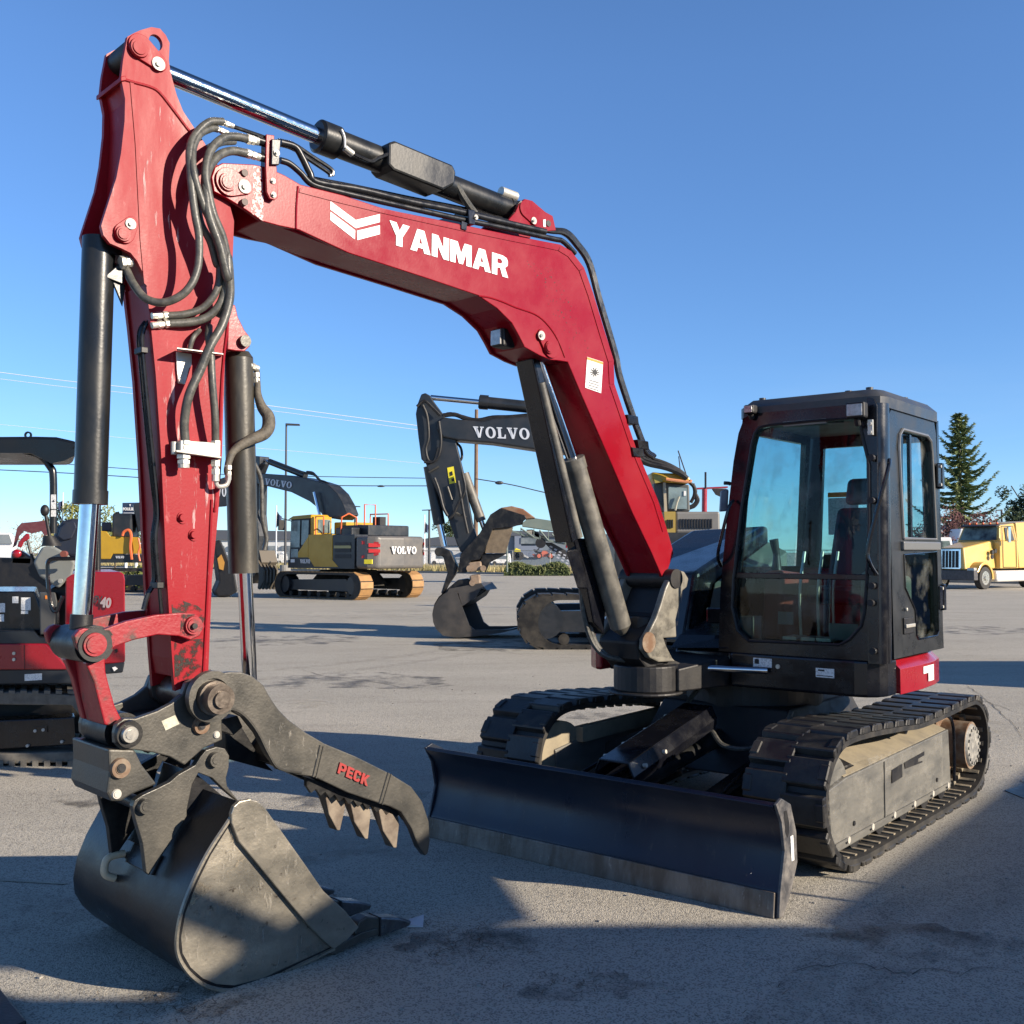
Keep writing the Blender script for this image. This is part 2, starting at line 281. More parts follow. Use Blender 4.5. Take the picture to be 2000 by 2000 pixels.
# ================================================ ground
def gmat():
    m=bpy.data.materials.new('asphalt'); m.use_nodes=True; t=m.node_tree; N=t.nodes; L=t.links; b=N['Principled BSDF']; b.inputs['Roughness'].default_value=.88; b.inputs['Specular IOR Level'].default_value=.3
    tc=N.new('ShaderNodeTexCoord')
    def noise(s,d,r=.6,st=None):
        n=N.new('ShaderNodeTexNoise'); n.inputs['Scale'].default_value=s; n.inputs['Detail'].default_value=d; n.inputs['Roughness'].default_value=r
        if st:
            mp=N.new('ShaderNodeMapping'); mp.inputs['Scale'].default_value=st; L.new(tc.outputs['Object'],mp.inputs[0]); L.new(mp.outputs[0],n.inputs[0])
        else: L.new(tc.outputs['Object'],n.inputs[0])
        return n.outputs[0]
    def ramp(src,a,b_,c,d):
        r=N.new('ShaderNodeMapRange'); r.inputs[1].default_value=a; r.inputs[2].default_value=b_; r.inputs[3].default_value=c; r.inputs[4].default_value=d; L.new(src,r.inputs[0]); return r.outputs[0]
    def mix(f,a,c):
        x=N.new('ShaderNodeMix'); x.data_type='RGBA'
        for i,v in ((6,a),(7,c)):
            if isinstance(v,tuple): x.inputs[i].default_value=(*v,1)
            else: L.new(v,x.inputs[i])
        L.new(f,x.inputs[0]); return x.outputs[2]
    c=mix(ramp(noise(.25,4,st=(1,2.5,1)),.35,.65,0,1),(.415,.382,.318),(.49,.452,.378))
    c=mix(ramp(noise(1.3,6,.7,st=(.5,2,1)),.5,.75,0,.6),c,(.315,.29,.245))
    vo=N.new('ShaderNodeTexVoronoi'); vo.inputs['Scale'].default_value=150; L.new(tc.outputs['Object'],vo.inputs[0])
    c=mix(ramp(vo.outputs['Color'],.0,1.,0,1),c,c) if False else c
    sp=N.new('ShaderNodeSeparateColor'); L.new(vo.outputs['Color'],sp.inputs[0])
    c=mix(ramp(sp.outputs[0],.86,.90,0,.6),c,(.44,.42,.37))
    c=mix(ramp(sp.outputs[1],.70,.74,0,.6),c,(.11,.105,.095))
    c=mix(ramp(noise(.7,9,.72),.62,.70,0,.5),c,(.09,.082,.072))
    L.new(c,b.inputs['Base Color'])
    bp=N.new('ShaderNodeBump'); bp.inputs['Strength'].default_value=.55; bp.inputs['Distance'].default_value=.006
    L.new(ramp(vo.outputs['Distance'],0,.6,1,0),bp.inputs['Height'])
    bp2=N.new('ShaderNodeBump'); bp2.inputs['Strength'].default_value=.5; bp2.inputs['Distance'].default_value=.012; L.new(noise(22,5),bp2.inputs['Height']); L.new(bp2.outputs[0],bp.inputs['Normal'])
    L.new(bp.outputs[0],b.inputs['Normal']); return m
ASPH=gmat()
mb=MB(); mb.add([(-1500,-300,0),(1500,-300,0),(1500,3000,0),(-1500,3000,0)],[(0,1,2,3)])
tag(mb.build('ground',ASPH),kind='structure')
# ================================================ the red excavator
YAW=R(39.27); b_=V((math.cos(YAW),-math.sin(YAW),0)); t_=V((math.sin(YAW),math.cos(YAW),0)); Z=V((0,0,1))
C0=V((1.6735,7.3008,0))
def M(l,a,z=0): return C0+b_*l-t_*a+Z*z
RM=Matrix((b_,-t_,Z)).transposed()      # columns: lateral, forward, up
TH=R(46.5); d_=V((math.sin(TH),math.cos(TH),0)); n_=V((math.cos(TH),-math.sin(TH),0))
B0=gnd(430,1935)-n_*.42
def S(px,py,o): return pln(px,py,B0+n_*o,n_)
def SP(px,o): return [S(x,y,o) for x,y in px]
def plate(mb,px,o1,o2):
    """outline surveyed on the face at offset o1, real thickness down to offset o2"""
    return mb.prism(SP(px,o1),n_*(o2-o1))
def platef(mb,px,o0,o1,o2):
    """far twin: outline surveyed on the near face o0, carried across to o1..o2"""
    return mb.prism([p+n_*(o1-o0) for p in SP(px,o0)],n_*(o2-o1))
def SZ(p): return ((p-B0).dot(d_),p.z)
def pin(mb,px,py,o,r,ln,n=28,taper=0):
    p=S(px,py,o); return mb.cyl(p-n_*ln,p,r,r-taper,n)
def onL(px,py,l): return pln(px,py,C0+b_*l,b_)
def onA(px,py,a): return pln(px,py,C0-t_*a,t_)
EX=empty('excavator',tuple(C0),'large red excavator with black cab, raised boom, toothed bucket and navy dozer blade','excavator')
# ---- undercarriage
def track_path(n=220):
    # closed loop (a,z) of the belt centreline
    K=[(1.02,.04),(1.2,.065),(1.37,.16),(1.475,.32),(1.475,.48),(1.38,.62),(1.22,.695),(.9,.70),(.4,.67),(0,.64),(-.5,.645),(-1.0,.66),(-1.22,.645),(-1.38,.55),(-1.45,.40),(-1.42,.24),(-1.30,.11),(-1.1,.045),(-.8,.03),(0,.03),(.7,.03)]
    m=len(K); out=[]
    for i in range(m):
        p0,p1,p2,p3=[V((*K[(i+j-1)%m],0)) for j in range(4)]
        for k in range(14):
            t=k/14; out.append(.5*((2*p1)+(p2-p0)*t+(2*p0-5*p1+4*p2-p3)*t*t+(3*p1-p0-3*p2+p3)*t**3))
    L=[0]
    for i in range(len(out)): L.append(L[-1]+(out[(i+1)%len(out)]-out[i]).length)
    tot=L[-1]; res=[]
    for j in range(n):
        s=tot*j/n
        i=max(k for k in range(len(out)) if L[k]<=s)
        f=(s-L[i])/max(L[i+1]-L[i],1e-9); res.append(out[i].lerp(out[(i+1)%len(out)],f))
    return res
TP=track_path(240)
def tfr(i):
    n=len(TP); p=TP[i%n]; T=(TP[(i+1)%n]-TP[(i-1)%n]).normalized(); N=V((T.y,-T.x,0)); return p,T,N   # N outward (counter-clockwise path in a,z)
cen=V((0,.35,0))
def make_track(l0,l1,side,flip):
    tr=None
    mb=MB(); n=len(TP); w=abs(l1-l0)
    rings=[]
    for i in range(n):
        p,T,N=tfr(i)
        if (p-cen).dot(N)<0: N=-N
        rings.append([M(l,*(p+N*h)[:2]) for l,h in ((l0,-.018),(l1,-.018),(l1,.012),(l0,.012))])
    vs=[q for g in rings for q in g]; fs=[]
    for i in range(n):
        j=(i+1)%n
        for k in range(4): fs.append((i*4+k,i*4+(k+1)%4,j*4+(k+1)%4,j*4+k))
    mb.add(vs,fs)
    belt=mb.build('rubber_track',RUB,EX,smooth=True)
    lm=MB(); N_=36; step=n/N_
    def lug(i0,la,lb,h=.050,hw=.44):
        P=[]
        for hh,sh in ((.010,1.0),(h,.80)):
            for ii,l in ((-hw*sh,la),(-hw*sh,lb),(hw*sh,lb),(hw*sh,la)):
                k=i0+ii*step; i=int(math.floor(k)); f=k-i
                pa,Ta,Na=tfr(i); pb,Tb,Nb=tfr(i+1)
                if (pa-cen).dot(Na)<0: Na=-Na
                if (pb-cen).dot(Nb)<0: Nb=-Nb
                p=pa.lerp(pb,f); N=Na.lerp(Nb,f).normalized(); q=p+N*hh; P.append(M(l,q.x,q.y))
        lm.hexa(P)
    for k in range(N_):
        i0=k*step
        m_=(l0+l1)/2; s=1 if l1>l0 else -1
        lug(i0,l0-s*.002,m_+s*.015); lug(i0+step*.5,m_-s*.015,l1+s*.002)
        # chunky end tabs
        lug(i0,l0-s*.006,l0+s*.045,.052,.26); lug(i0+step*.5,l1-s*.045,l1+s*.006,.052,.26)
    lm.build('tread_lug',mat_lug,belt,bevel=.006,seg=1)
    im=MB()
    for k in range(56):
        i0=int(k*n/56); p,T,N=tfr(i0)
        if (p-cen).dot(N)<0: N=-N
        q=p-N*.018
        Rm=Matrix((b_,(-t_*T.x+Z*T.y),(-t_*N.x+Z*N.y))).transposed()
        for l in ((l0+l1)/2-.07,(l0+l1)/2+.07): im.box(M(l,*(q-N*.016)[:2]),(.035,.042,.045),Rm)
        im.box(M((l0+l1)/2,*(q-N*.002)[:2]),(w*.86,.030,.012),Rm)
    im.build('track_pad',PAD,belt)
    return belt
mat_lug=mat('track_lugs',(.011,.011,.012),.5,0,(.06,.053,.042),.7,5,10,.15,50,.45,.7)
make_track(.685,1.135,1,False); make_track(-.72,-1.20,-1,True)
for s in (1,-1):
    mb=MB()
    prof=[(1.20,.085),(1.24,.44),(1.0,.47),(-.82,.50),(-.86,.095)]       # side plate of the roller frame
    mb.prism([M(s*1.045,a,z) for a,z in prof],b_*s*-.26)
    f=mb.build('track_frame',FRM,EX,bevel=.008)
    mb=MB(); mb.prism([M(s*1.03,1.0,.473),M(s*.80,1.0,.56),M(s*.80,-.80,.585),M(s*1.03,-.80,.503)],-Z*.004)
    mb.prism([M(s*.8,1.0,.56),M(s*.74,1.0,.56),M(s*.74,-.8,.585),M(s*.80,-.80,.585)],-Z*.1)
    mb.build('frame_top',DUST,f)
    for a in (.93,.35,-.25,-.62): MB().prism([M(s*1.0,a,.488+.0),M(s*.86,a,.542),M(s*.86,a-.16,.545),M(s*1.0,a-.16,.492)],Z*.003).build('access_hole',BLKM,f)
    MB().prism([M(s*1.05,.30,.40),M(s*1.05,.12,.41),M(s*1.05,.12,.33),M(s*1.05,.30,.32)],b_*s*.001).build('access_hole',BLKM,f)
    for a in (1.0,.64,.28,-.08,-.44,-.76): MB().cyl(M(s*1.060,a,.13),M(s*1.03,a,.13),.02,n=10).build('bolt',BOLT,f)
    for a in (.85,.45,.05,-.35,-.7): MB().cyl(M(s*.78,a,.13),M(s*1.03,a,.13),.085,n=20).build('bottom_roller',BLKM,f,smooth=True)
    mb=MB(); mb.cyl(M(s*.80,-.05,.60),M(s*1.02,-.05,.60),.035,n=16); mb.build('top_roller',BLKM,f,smooth=True)
    mb=MB(); mb.cyl(M(s*.80,1.17,.345),M(s*1.02,1.17,.345),.27,n=40); mb.build('idler_wheel',DUST if s<0 else FRM,f,smooth=True)
    mb=MB(); mb.cyl(M(s*.76,-1.15,.35),M(s*1.10,-1.15,.35),.165,n=36); dm=mb.build('drive_motor',RUST,f,smooth=True)
    mb=MB(); mb.cyl(M(s*1.10,-1.15,.35),M(s*1.115,-1.15,.35),.150,.140,n=36)
    for k in range(16):
        a=2*math.pi*k/16; mb.cyl(M(s*1.11,-1.15+.122*math.cos(a),.35+.122*math.sin(a)),M(s*1.125,-1.15+.122*math.cos(a),.35+.122*math.sin(a)),.011,n=8)
    mb.build('hub_cover',mat('hub_grey',(.24,.235,.22),.5,.3,(.45,.43,.38),.8,20,9),dm)
    mb=MB(); mb.cyl(M(s*.86,-1.15,.35),M(s*.92,-1.15,.35),.25,n=30)
    for k in range(15):
        a=2*math.pi*k/15; c=M(s*.89,-1.15+.265*math.cos(a),.35+.265*math.sin(a)); mb.box(c,(.05,.05,.05),RM@Matrix.Rotation(a,3,'X'))
    mb.build('sprocket',RUST,f)
    mb=MB(); mb.tube([M(s*1.06,-.88,.14),M(s*1.06,-.88,.5),M(s*1.03,-.80,.60),M(s*.92,-.74,.62)],.011,8); mb.build('guard_bracket',BLK,f,smooth=True)
mb=MB()
mb.hexa([M(-.62,-.75,.30),M(.62,-.75,.30),M(.62,.62,.30),M(-.62,.62,.30),M(-.45,-.6,.72),M(.45,-.6,.72),M(.45,.45,.72),M(-.45,.45,.72)])
for s in (1,-1):
    for a in (.55,-.65): mb.hexa([M(s*.80,a-.13,.2),M(s*.80,a+.13,.2),M(s*.3,a*.6+.16,.32),M(s*.3,a*.6-.16,.32),M(s*.80,a-.13,.40),M(s*.80,a+.13,.40),M(s*.3,a*.6+.16,.62),M(s*.3,a*.6-.16,.62)])
mb.build('undercarriage_frame',BLKM,EX,bevel=.012)
mb=MB(); mb.cyl(M(0,0,.70),M(0,0,.88),.46,n=48)
for k in range(28):
    a=2*math.pi*k/28; mb.cyl(M(.43*math.cos(a),.43*math.sin(a),.86),M(.43*math.cos(a),.43*math.sin(a),.885),.014,n=8)
mb.build('slewing_ring',BLKM,EX)
# ---- dozer blade
prof=[(2.06,0.0),(2.045,.115),(2.01,.20),(1.985,.30),(1.99,.38),(2.03,.46),(2.08,.515),(2.09,.525),(2.075,.54),(2.03,.53),(1.955,.50),(1.93,.38),(1.93,.25),(1.955,.14),(2.0,.02)]
def spl(K,n=6,cyc=False):
    E=[2*V((*K[0],0))-V((*K[1],0))]+[V((*k,0)) for k in K]+[2*V((*K[-1],0))-V((*K[-2],0))]; out=[]
    for i in range(1,len(E)-2):
        a,b,c,d=E[i-1:i+3]
        for k in range(n): t=k/n; q=.5*((2*b)+(c-a)*t+(2*a-5*b+4*c-d)*t*t+(3*b-a-3*c+d)*t**3); out.append((q.x,q.y))
    return out+[K[-1]]
prof=[prof[0]]+spl(prof[1:9])+prof[9:]
mb=MB(); mb.prism([M(-1.125,a,z) for a,z in prof],b_*2.25)
bl=mb.build('dozer_blade',BLADE,EX,smooth=True)
mb=MB(); mb.prism([M(-1.118,a,z) for a,z in ((2.078,.0),(2.066,.118),(2.046,.115),(2.060,0))],b_*2.236); mb.build('cutting_edge',EDGE,bl,bevel=.004)
for s in (1,-1):
    mb=MB(); P=[(2.068,.004),(2.052,.12),(2.0,.30),(2.03,.44),(2.09,.535),(2.03,.555),(1.93,.51),(1.87,.37),(1.86,.22),(1.93,.10),(2.02,.0)]
    mb.prism([M(s*1.127,a,z) for a,z in P],b_*s*.016); ep=mb.build('blade_end_plate',BLADE if s<0 else mat('end_plate_worn',(.06,.06,.065),.5,.2,(.25,.23,.21),.8,10,9,.1,60,.4,.65),bl,bevel=.004)
    if s>0:
        mb=MB(); mb.prism([M(1.1435,a,z) for a,z in ((2.01,.49),(1.98,.49),(1.955,.43),(1.955,.38),(1.972,.36),(1.995,.39),(2.0,.44))],b_*.001); mb.build('slot',BLKM,bl)
        sticker('warning_sticker',[M(1.1435,1.945,.36),M(1.1435,1.915,.36),M(1.1435,1.905,.24),M(1.1435,1.935,.24)],STK,bl,b_)
for s in (1,-1):
    mb=MB(); mb.hexa([M(s*.50,1.95,.08),M(s*.36,1.95,.08),M(s*.28,.5,.22),M(s*.44,.5,.22),M(s*.50,1.95,.26),M(s*.36,1.95,.26),M(s*.28,.5,.44),M(s*.44,.5,.44)])
    mb.tube([M(s*.50,1.93,.30),M(s*.50,1.75,.29),M(s*.46,1.2,.40),M(s*.42,.7,.52),M(s*.40,.5,.54)],.014,8)
    mb.build('blade_arm',BLK,EX,bevel=.006)
mb=MB(); mb.cyl(M(0,1.90,.33),M(0,.45,.52),.055,n=20); mb.build('blade_cylinder',CYL,EX,smooth=True)
mb=MB()
g0=[(-.135,.0),(-.10,.075),(.10,.075),(.135,.0),(.128,-.06),(.12,-.06),(.12,-.002),(.092,.062),(-.092,.062),(-.12,-.002),(-.12,-.06),(-.128,-.06)]
A=M(0,1.74,.47); Bq=M(0,.78,.68)
mb.add([A+b_*x+Z*y for x,y in g0]+[Bq+b_*x+Z*y for x,y in g0],[tuple(range(12))[::-1],tuple(range(12,24))]+[(i,(i+1)%12,12+(i+1)%12,12+i) for i in range(12)])
cg=mb.build('cylinder_guard',BLK,EX,bevel=.004)
for f_,x,y in ((.12,.133,.02),(.34,.133,.02),(.10,-.12,.05),(.30,-.12,.05),(.55,-.12,.05),(.8,-.12,.05)):
    c=A.lerp(Bq,f_)+b_*x+Z*y; MB().cyl(c-b_*.01,c+b_*.012+Z*.004,.012,n=10).build('bolt',BOLT,cg)
mb=MB(); mb.tube([M(.12,.82,.60),M(.22,.86,.53),M(.36,.80,.52),M(.47,.66,.58),M(.50,.55,.68),M(.50,.50,.72)],.016,8); mb.build('hydraulic_hose',HOSE,EX,smooth=True)
mb=MB(); mb.tube([M(-.12,.85,.60),M(-.16,.70,.68),M(-.16,.55,.78),M(-.16,.4,.84)],.016,8); mb.build('hydraulic_hose',HOSE,EX,smooth=True)
# ---- house: skirt, counterweight, hoods
def arc(cl,ca,r,a0,a1,n=10): return [(cl+r*math.cos(R(a0+(a1-a0)*i/n)),ca+r*math.sin(R(a0+(a1-a0)*i/n))) for i in range(n+1)]
mb=MB(); fp=[(.14,.62),(.95,.62)]+[(1.02,.60),(1.075,.55),(1.10,.48)]+[(1.105,.34),(.14,.34)]
mb.prism([M(l,a,.862) for l,a in fp],Z*.218)
mb.hexa([M(.14,.60,1.02),M(-.30,.60,.95),M(-.30,.2,.95),M(.14,.2,1.02),M(.14,.60,1.08),M(-.30,.55,1.08),M(-.30,.2,1.08),M(.14,.2,1.08)])
sk=mb.build('front_skirt',BLK,EX,bevel=.018,seg=3)
def stkA(l0,l1,z0,z1,a,nm='sticker',m=STK,p=None): return sticker(nm,[M(l0,a,z0),M(l1,a,z0),M(l1,a,z1),M(l0,a,z1)],m,p or sk,-t_)
stkA(.305,.43,1.0,1.055,.622); stkA(.715,.83,.965,1.02,.622)
mb=MB(); mb.prism([M(.315,.6245,1.018),M(.345,.6245,1.018),M(.345,.6245,1.045),M(.33,.6245,1.05),M(.315,.6245,1.045)],-t_*.001); mb.build('sticker_symbol',BLKM,sk)
mb=MB(); mb.prism([M(.72,.6245,.972),M(.82,.6245,.972),M(.82,.6245,.977),M(.72,.6245,.977)],-t_*.001); mb.prism([M(.73,.6245,1.002),M(.77,.6245,1.002),M(.77,.6245,1.012),M(.73,.6245,1.012)],-t_*.001); mb.build('sticker_line',BLKM,sk)
mb=MB(); mb.cyl(M(.47,.62,1.01),M(.47,.628,1.01),.014,n=16); mb.build('skirt_bolt',ZINC,sk)
# red side skirt on the cab side, wrapping to the rounded tail
out=[(1.11,.335),(1.125,.0),(1.11,-.30),(1.075,-.5),(.99,-.62),(.93,-.64)]
mb=MB()
prof=[(0,.868),(.012,.862),(.012,1.015),(-.035,1.062),(-.14,1.068),(-.14,.868)]
rows=[]
for i,(l,a) in enumerate(out):
    T=V((out[min(i+1,len(out)-1)][0]-out[max(i-1,0)][0],out[min(i+1,len(out)-1)][1]-out[max(i-1,0)][1])).normalized(); N=V((-T.y,T.x)) 
    if N.x<0: N=-N
    rows.append([M(l+N.x*h,a+N.y*h,z) for h,z in prof])
k=len(prof); vs=[q for r_ in rows for q in r_]; fs=[tuple(range(k)),tuple(range((len(rows)-1)*k,len(rows)*k))]
for i in range(len(rows)-1):
    for j in range(k): fs.append((i*k+j,i*k+(j+1)%k,(i+1)*k+(j+1)%k,(i+1)*k+j))
mb.add(vs,fs); rs=mb.build('side_skirt',REDF,EX,smooth=True,bevel=.006)
def stkL(a0,a1,z0,z1,l): return sticker('sticker',[M(l,a0,z0),M(l,a1,z0),M(l,a1,z1),M(l,a0,z1)],STK,rs,b_)
stkL(-.03,-.13,.955,1.0,1.137); stkL(-.13,-.235,.90,1.0,1.135)
# counterweight (tail) and right-hand side
mb=MB(); tail=[(.93,-.66)]+arc(0,-.0,1.13,-40,-140,16)+[(-.93,-.62),(-.60,-.3),(.6,-.3)]
mb.prism([M(l,a,.90) for l,a in tail],Z*.55); mb.build('counterweight',REDF,EX,bevel=.03,seg=3)
mb=MB(); mb.prism([M(l,a,.88) for l,a in [(-1.08,.42),(-.98,.50),(-.93,.50),(-.93,-.60),(-1.05,-.45),(-1.12,0)]],Z*.36); mb.build('side_skirt',REDF,EX,bevel=.02,seg=3)
mb=MB(); mb.hexa([M(-.93,-.9,.88),M(.93,-.5,.88),M(.93,.34,.88),M(-.93,.40,.88),M(-.93,-.9,1.08),M(.93,-.5,1.06),M(.93,.34,1.06),M(-.93,.40,1.08)])
mb.build('house_frame',BLKM,EX,bevel=.01)
mb=MB() # right hood (tank and engine covers) with sloping top
mb.hexa([M(-1.04,.36,1.08),M(-.30,.42,1.08),M(-.30,-.9,1.08),M(-.95,-.75,1.08),M(-1.0,.25,1.52),M(-.28,.28,1.58),M(-.28,-.85,1.93),M(-.88,-.70,1.90)])
mb.build('tank_cover',BLK,EX,bevel=.04,seg=3)
mb=MB(); mb.hexa([M(-.275,.20,1.15),M(-.10,.05,1.15),M(-.10,-.8,1.15),M(-.275,-.8,1.15),M(-.275,.05,1.50),M(-.12,-.05,1.48),M(-.12,-.82,1.72),M(-.275,-.82,1.80)]); mb.build('engine_cover',GRN,EX,bevel=.01)
mb=MB(); mb.hexa([M(-.9,-.35,1.40),M(.88,-.50,1.40),M(.80,-.92,1.40),M(-.6,-.98,1.40),M(-.9,-.38,1.62),M(.88,-.52,1.60),M(.76,-.86,1.60),M(-.6,-.9,1.62)]); mb.build('rear_hood',REDF,EX,bevel=.05,seg=3)
mb=MB(); mb.hexa([M(-.30,.62,1.08),M(.13,.62,1.10),M(.13,.0,1.10),M(-.30,.0,1.08),M(-.30,.50,1.16),M(.13,.52,1.18),M(.13,-.02,1.45),M(-.30,-.02,1.30)])
mb.box(M(.0,.50,1.30),(.16,.05,.1),RM); mb.build('floor_cover',BLK,EX,bevel=.01)
mb=MB(); mb.prism([onA(1258,1140,.66),onA(1283,1140,.66),onA(1283,1147,.66),onA(1258,1147,.66)],-t_*.002)
# ---- cab (built in machine axes)
CB=None
def P3(l,a,z): return M(l,a,z)
FA=.61; 
# front frame outline (l,z): bottom 1.08 .. top 2.66 ; leaning slightly in at the top left
outer=[(.055,1.08),(.07,1.5),(.11,1.9),(.16,2.3),(.195,2.48),(.235,2.575),(.30,2.61),(.60,2.63),(1.0,2.64),(1.07,2.625),(1.09,2.58),(1.09,2.3),(1.09,1.08)]
inner=[(.155,1.36),(.165,1.55),(.22,2.0),(.29,2.40),(.31,2.47),(.34,2.505),(.40,2.515),(.70,2.52),(.985,2.515),(1.005,2.40),(1.045,2.23),(1.045,1.9),(1.025,1.54),(1.01,1.36),(.99,1.28),(.92,1.20),(.86,1.165),(.27,1.155),(.19,1.22)]
def frame_mesh(outer,inner,fn,depthvec):
    c=bpy.data.curves.new('t','CURVE'); c.dimensions='2D'; c.fill_mode='BOTH'
    for sp in (outer,inner):
        s=c.splines.new('POLY'); s.points.add(len(sp)-1)
        for p,(x,y) in zip(s.points,sp): p.co=(x,y,0,1)
        s.use_cyclic_u=True
    o=bpy.data.objects.new('t',c); COL.objects.link(o); bpy.context.view_layer.update()
    me=bpy.data.meshes.new_from_object(o.evaluated_get(bpy.context.evaluated_depsgraph_get())); bpy.data.objects.remove(o); bpy.data.curves.remove(c)
    vs=[(v.co.x,v.co.y) for v in me.vertices]; fs=[tuple(p.vertices) for p in me.polygons]; bpy.data.meshes.remove(me)
    mb=MB(); A=[fn(*v) for v in vs]; nA=len(A); dv=V(depthvec)
    mb.add(A+[p+dv for p in A],[f for f in fs]+[tuple(i+nA for i in f[::-1]) for f in fs])
    for loop in (outer,inner):
        k=len(loop); L=[fn(*v) for v in loop]; mb.add(L+[p+dv for p in L],[(i,(i+1)%k,k+(i+1)%k,k+i) for i in range(k)])
    return mb
def lean(z): return FA-.02*max(0,(z-1.1))     # front face leans back a little
cab=frame_mesh(outer,inner,lambda l,z:M(l,lean(z),z),t_*.07).build('cab',BLK,EX,bevel=.004)
# corner pillar between front and door side, rounded
mb=MB(); cp=arc(1.048,.525,.085,-5,95,8)
bot=[(l,a) for l,a in cp]+[(1.03,.612),(1.03,.50),(1.13,.50)]
nb=len(bot); vs=[M(l,a,1.065) for l,a in bot]+[M(l*.985+.01,a-.035,2.60) for l,a in bot]
mb.add(vs,[tuple(range(nb))[::-1],tuple(range(nb,2*nb))]+[(i,(i+1)%nb,nb+(i+1)%nb,nb+i) for i in range(nb)])
mb.build('corner_pillar',BLK,cab,smooth=True)
# roof
mb=MB(); rb=[(.19,.53),(.23,.58),(1.03,.58),(1.10,.55),(1.125,.48),(1.125,-.42),(1.09,-.52),(.98,-.56),(.22,-.56)]
nb=len(rb); vs=[M(l,a,2.575) for l,a in rb]+[M(.64+(l-.64)*1.0,.0+a*1.0,2.64) for l,a in rb]+[M(.64+(l-.64)*.90,a*.90,2.69) for l,a in rb]
mb.add(vs,[tuple(range(nb))[::-1],tuple(range(2*nb,3*nb))]+[(r_*nb+i,r_*nb+(i+1)%nb,(r_+1)*nb+(i+1)%nb,(r_+1)*nb+i) for r_ in (0,1) for i in range(nb)])
for l,a in ((.85,.40),(.85,.0),(1.0,.45),(.3,.45),(1.02,-.1)): mb.cyl(M(l,a,2.67),M(l,a,2.712),.022,n=10)
roof=mb.build('roof',mat('roof_grey',(.035,.037,.04),.4,0,(.08,.08,.078),.6,6,8),cab,smooth=True)
# door side (l=1.10): frame with upper sliding window and lower pane
do=[(.46,1.085),(.47,2.45),(.44,2.54),(.38,2.60),(-.33,2.60),(-.40,2.57),(-.43,2.5),(-.47,1.085)]
up=[(.26,1.80),(.30,2.36),(.28,2.43),(.22,2.47),(-.24,2.47),(-.31,2.44),(-.33,2.37),(-.36,1.80)]
lo_=[(.255,1.70),(.245,1.50),(.08,1.36),(.06,1.20),(.03,1.175),(-.33,1.175),(-.37,1.21),(-.365,1.72)]
up=[(a,z) for a,z in up]
c=bpy.data.curves.new('t','CURVE')
def multi_frame(loops,fn,dv):
    c=bpy.data.curves.new('t','CURVE'); c.dimensions='2D'; c.fill_mode='BOTH'
    for sp in loops:
        s=c.splines.new('POLY'); s.points.add(len(sp)-1)
        for p,(x,y) in zip(s.points,sp): p.co=(x,y,0,1)
        s.use_cyclic_u=True
    o=bpy.data.objects.new('t',c); COL.objects.link(o); bpy.context.view_layer.update()
    me=bpy.data.meshes.new_from_object(o.evaluated_get(bpy.context.evaluated_depsgraph_get())); bpy.data.objects.remove(o); bpy.data.curves.remove(c)
    vs=[(v.co.x,v.co.y) for v in me.vertices]; fs=[tuple(p.vertices) for p in me.polygons]; bpy.data.meshes.remove(me)
    mb=MB(); A=[fn(*v) for v in vs]; nA=len(A); dv=V(dv)
    mb.add(A+[p+dv for p in A],fs+[tuple(i+nA for i in f[::-1]) for f in fs])
    for loop in loops:
        k=len(loop); L=[fn(*v) for v in loop]; mb.add(L+[p+dv for p in L],[(i,(i+1)%k,k+(i+1)%k,k+i) for i in range(k)])
    return mb
bpy.data.curves.remove(c)
def sideL(z): return 1.130-.012*max(0,z-1.1)
DG=mat('door_grey',(.016,.0175,.019),.32,0,(.04,.04,.04),.6,5,9,.04,80,col3=(.16,.16,.15),s3=40,lo3=.7,hi3=.85)
door=multi_frame([do,up,lo_],lambda a,z:M(sideL(z),a,z),-b_*.045).build('cab_door',DG,cab,bevel=.005)
def strip(path,r,nm,m,p): 
    mb=MB(); mb.tube(path,r,6,smooth=0); return mb.build(nm,m,p,smooth=True)
strip([M(sideL(z)+.004,a,z) for a,z in up+[up[0]]],.010,'window_trim',mat('trim_grey',(.16,.16,.155),.35,.2),door)
strip([M(sideL(z)+.002,a,z) for a,z in lo_+[lo_[0]]],.006,'window_trim',BLK,door)
mb=MB(); mb.box(M(1.130,-.05,1.755),(.03,.70,.055),RM); mb.build('window_sill_bar',bpy.data.materials['trim_grey'],door,bevel=.008)
def pane(loop,fn,nm,m,p,dv):
    mb=MB(); mb.prism([fn(x,y) for x,y in loop],dv); return mb.build(nm,m,p)
pane([(a,z) for a,z in up],lambda a,z:M(sideL(z)-.025,a,z),'upper_window',GLS,door,-b_*.004)
pane([(a,z) for a,z in lo_],lambda a,z:M(sideL(z)-.022,a,z),'lower_window',GLD,door,-b_*.004)
mb=MB(); mb.box(M(1.100,.06,2.13),(.02,.03,.64),RM); mb.build('sliding_window_rail',BLK,door)
mb=MB(); mb.box(M(1.133,.215,1.27),(.012,.17,.10),RM); hd=mb.build('door_handle',BLKM,door,bevel=.01,seg=3)
mb=MB(); mb.box(M(1.145,.215,1.27),(.012,.16,.022),RM); mb.cyl(M(1.131,.26,1.37),M(1.145,.26,1.37),.012,n=12); mb.build('handle_bar',ZINC,hd,bevel=.004)
for z in (2.22,1.42):
    mb=MB(); mb.box(M(1.125,-.455,z),(.05,.045,.17),RM); mb.box(M(1.137,-.40,z),(.015,.07,.15),RM); mb.build('hinge',BLK,door,bevel=.004)
    mb=MB()
    for dz in (-.06,.06): mb.cyl(M(1.140,-.405,z+dz),M(1.153,-.405,z+dz),.010,n=8)
    mb.build('hinge_bolt',BOLT,door)
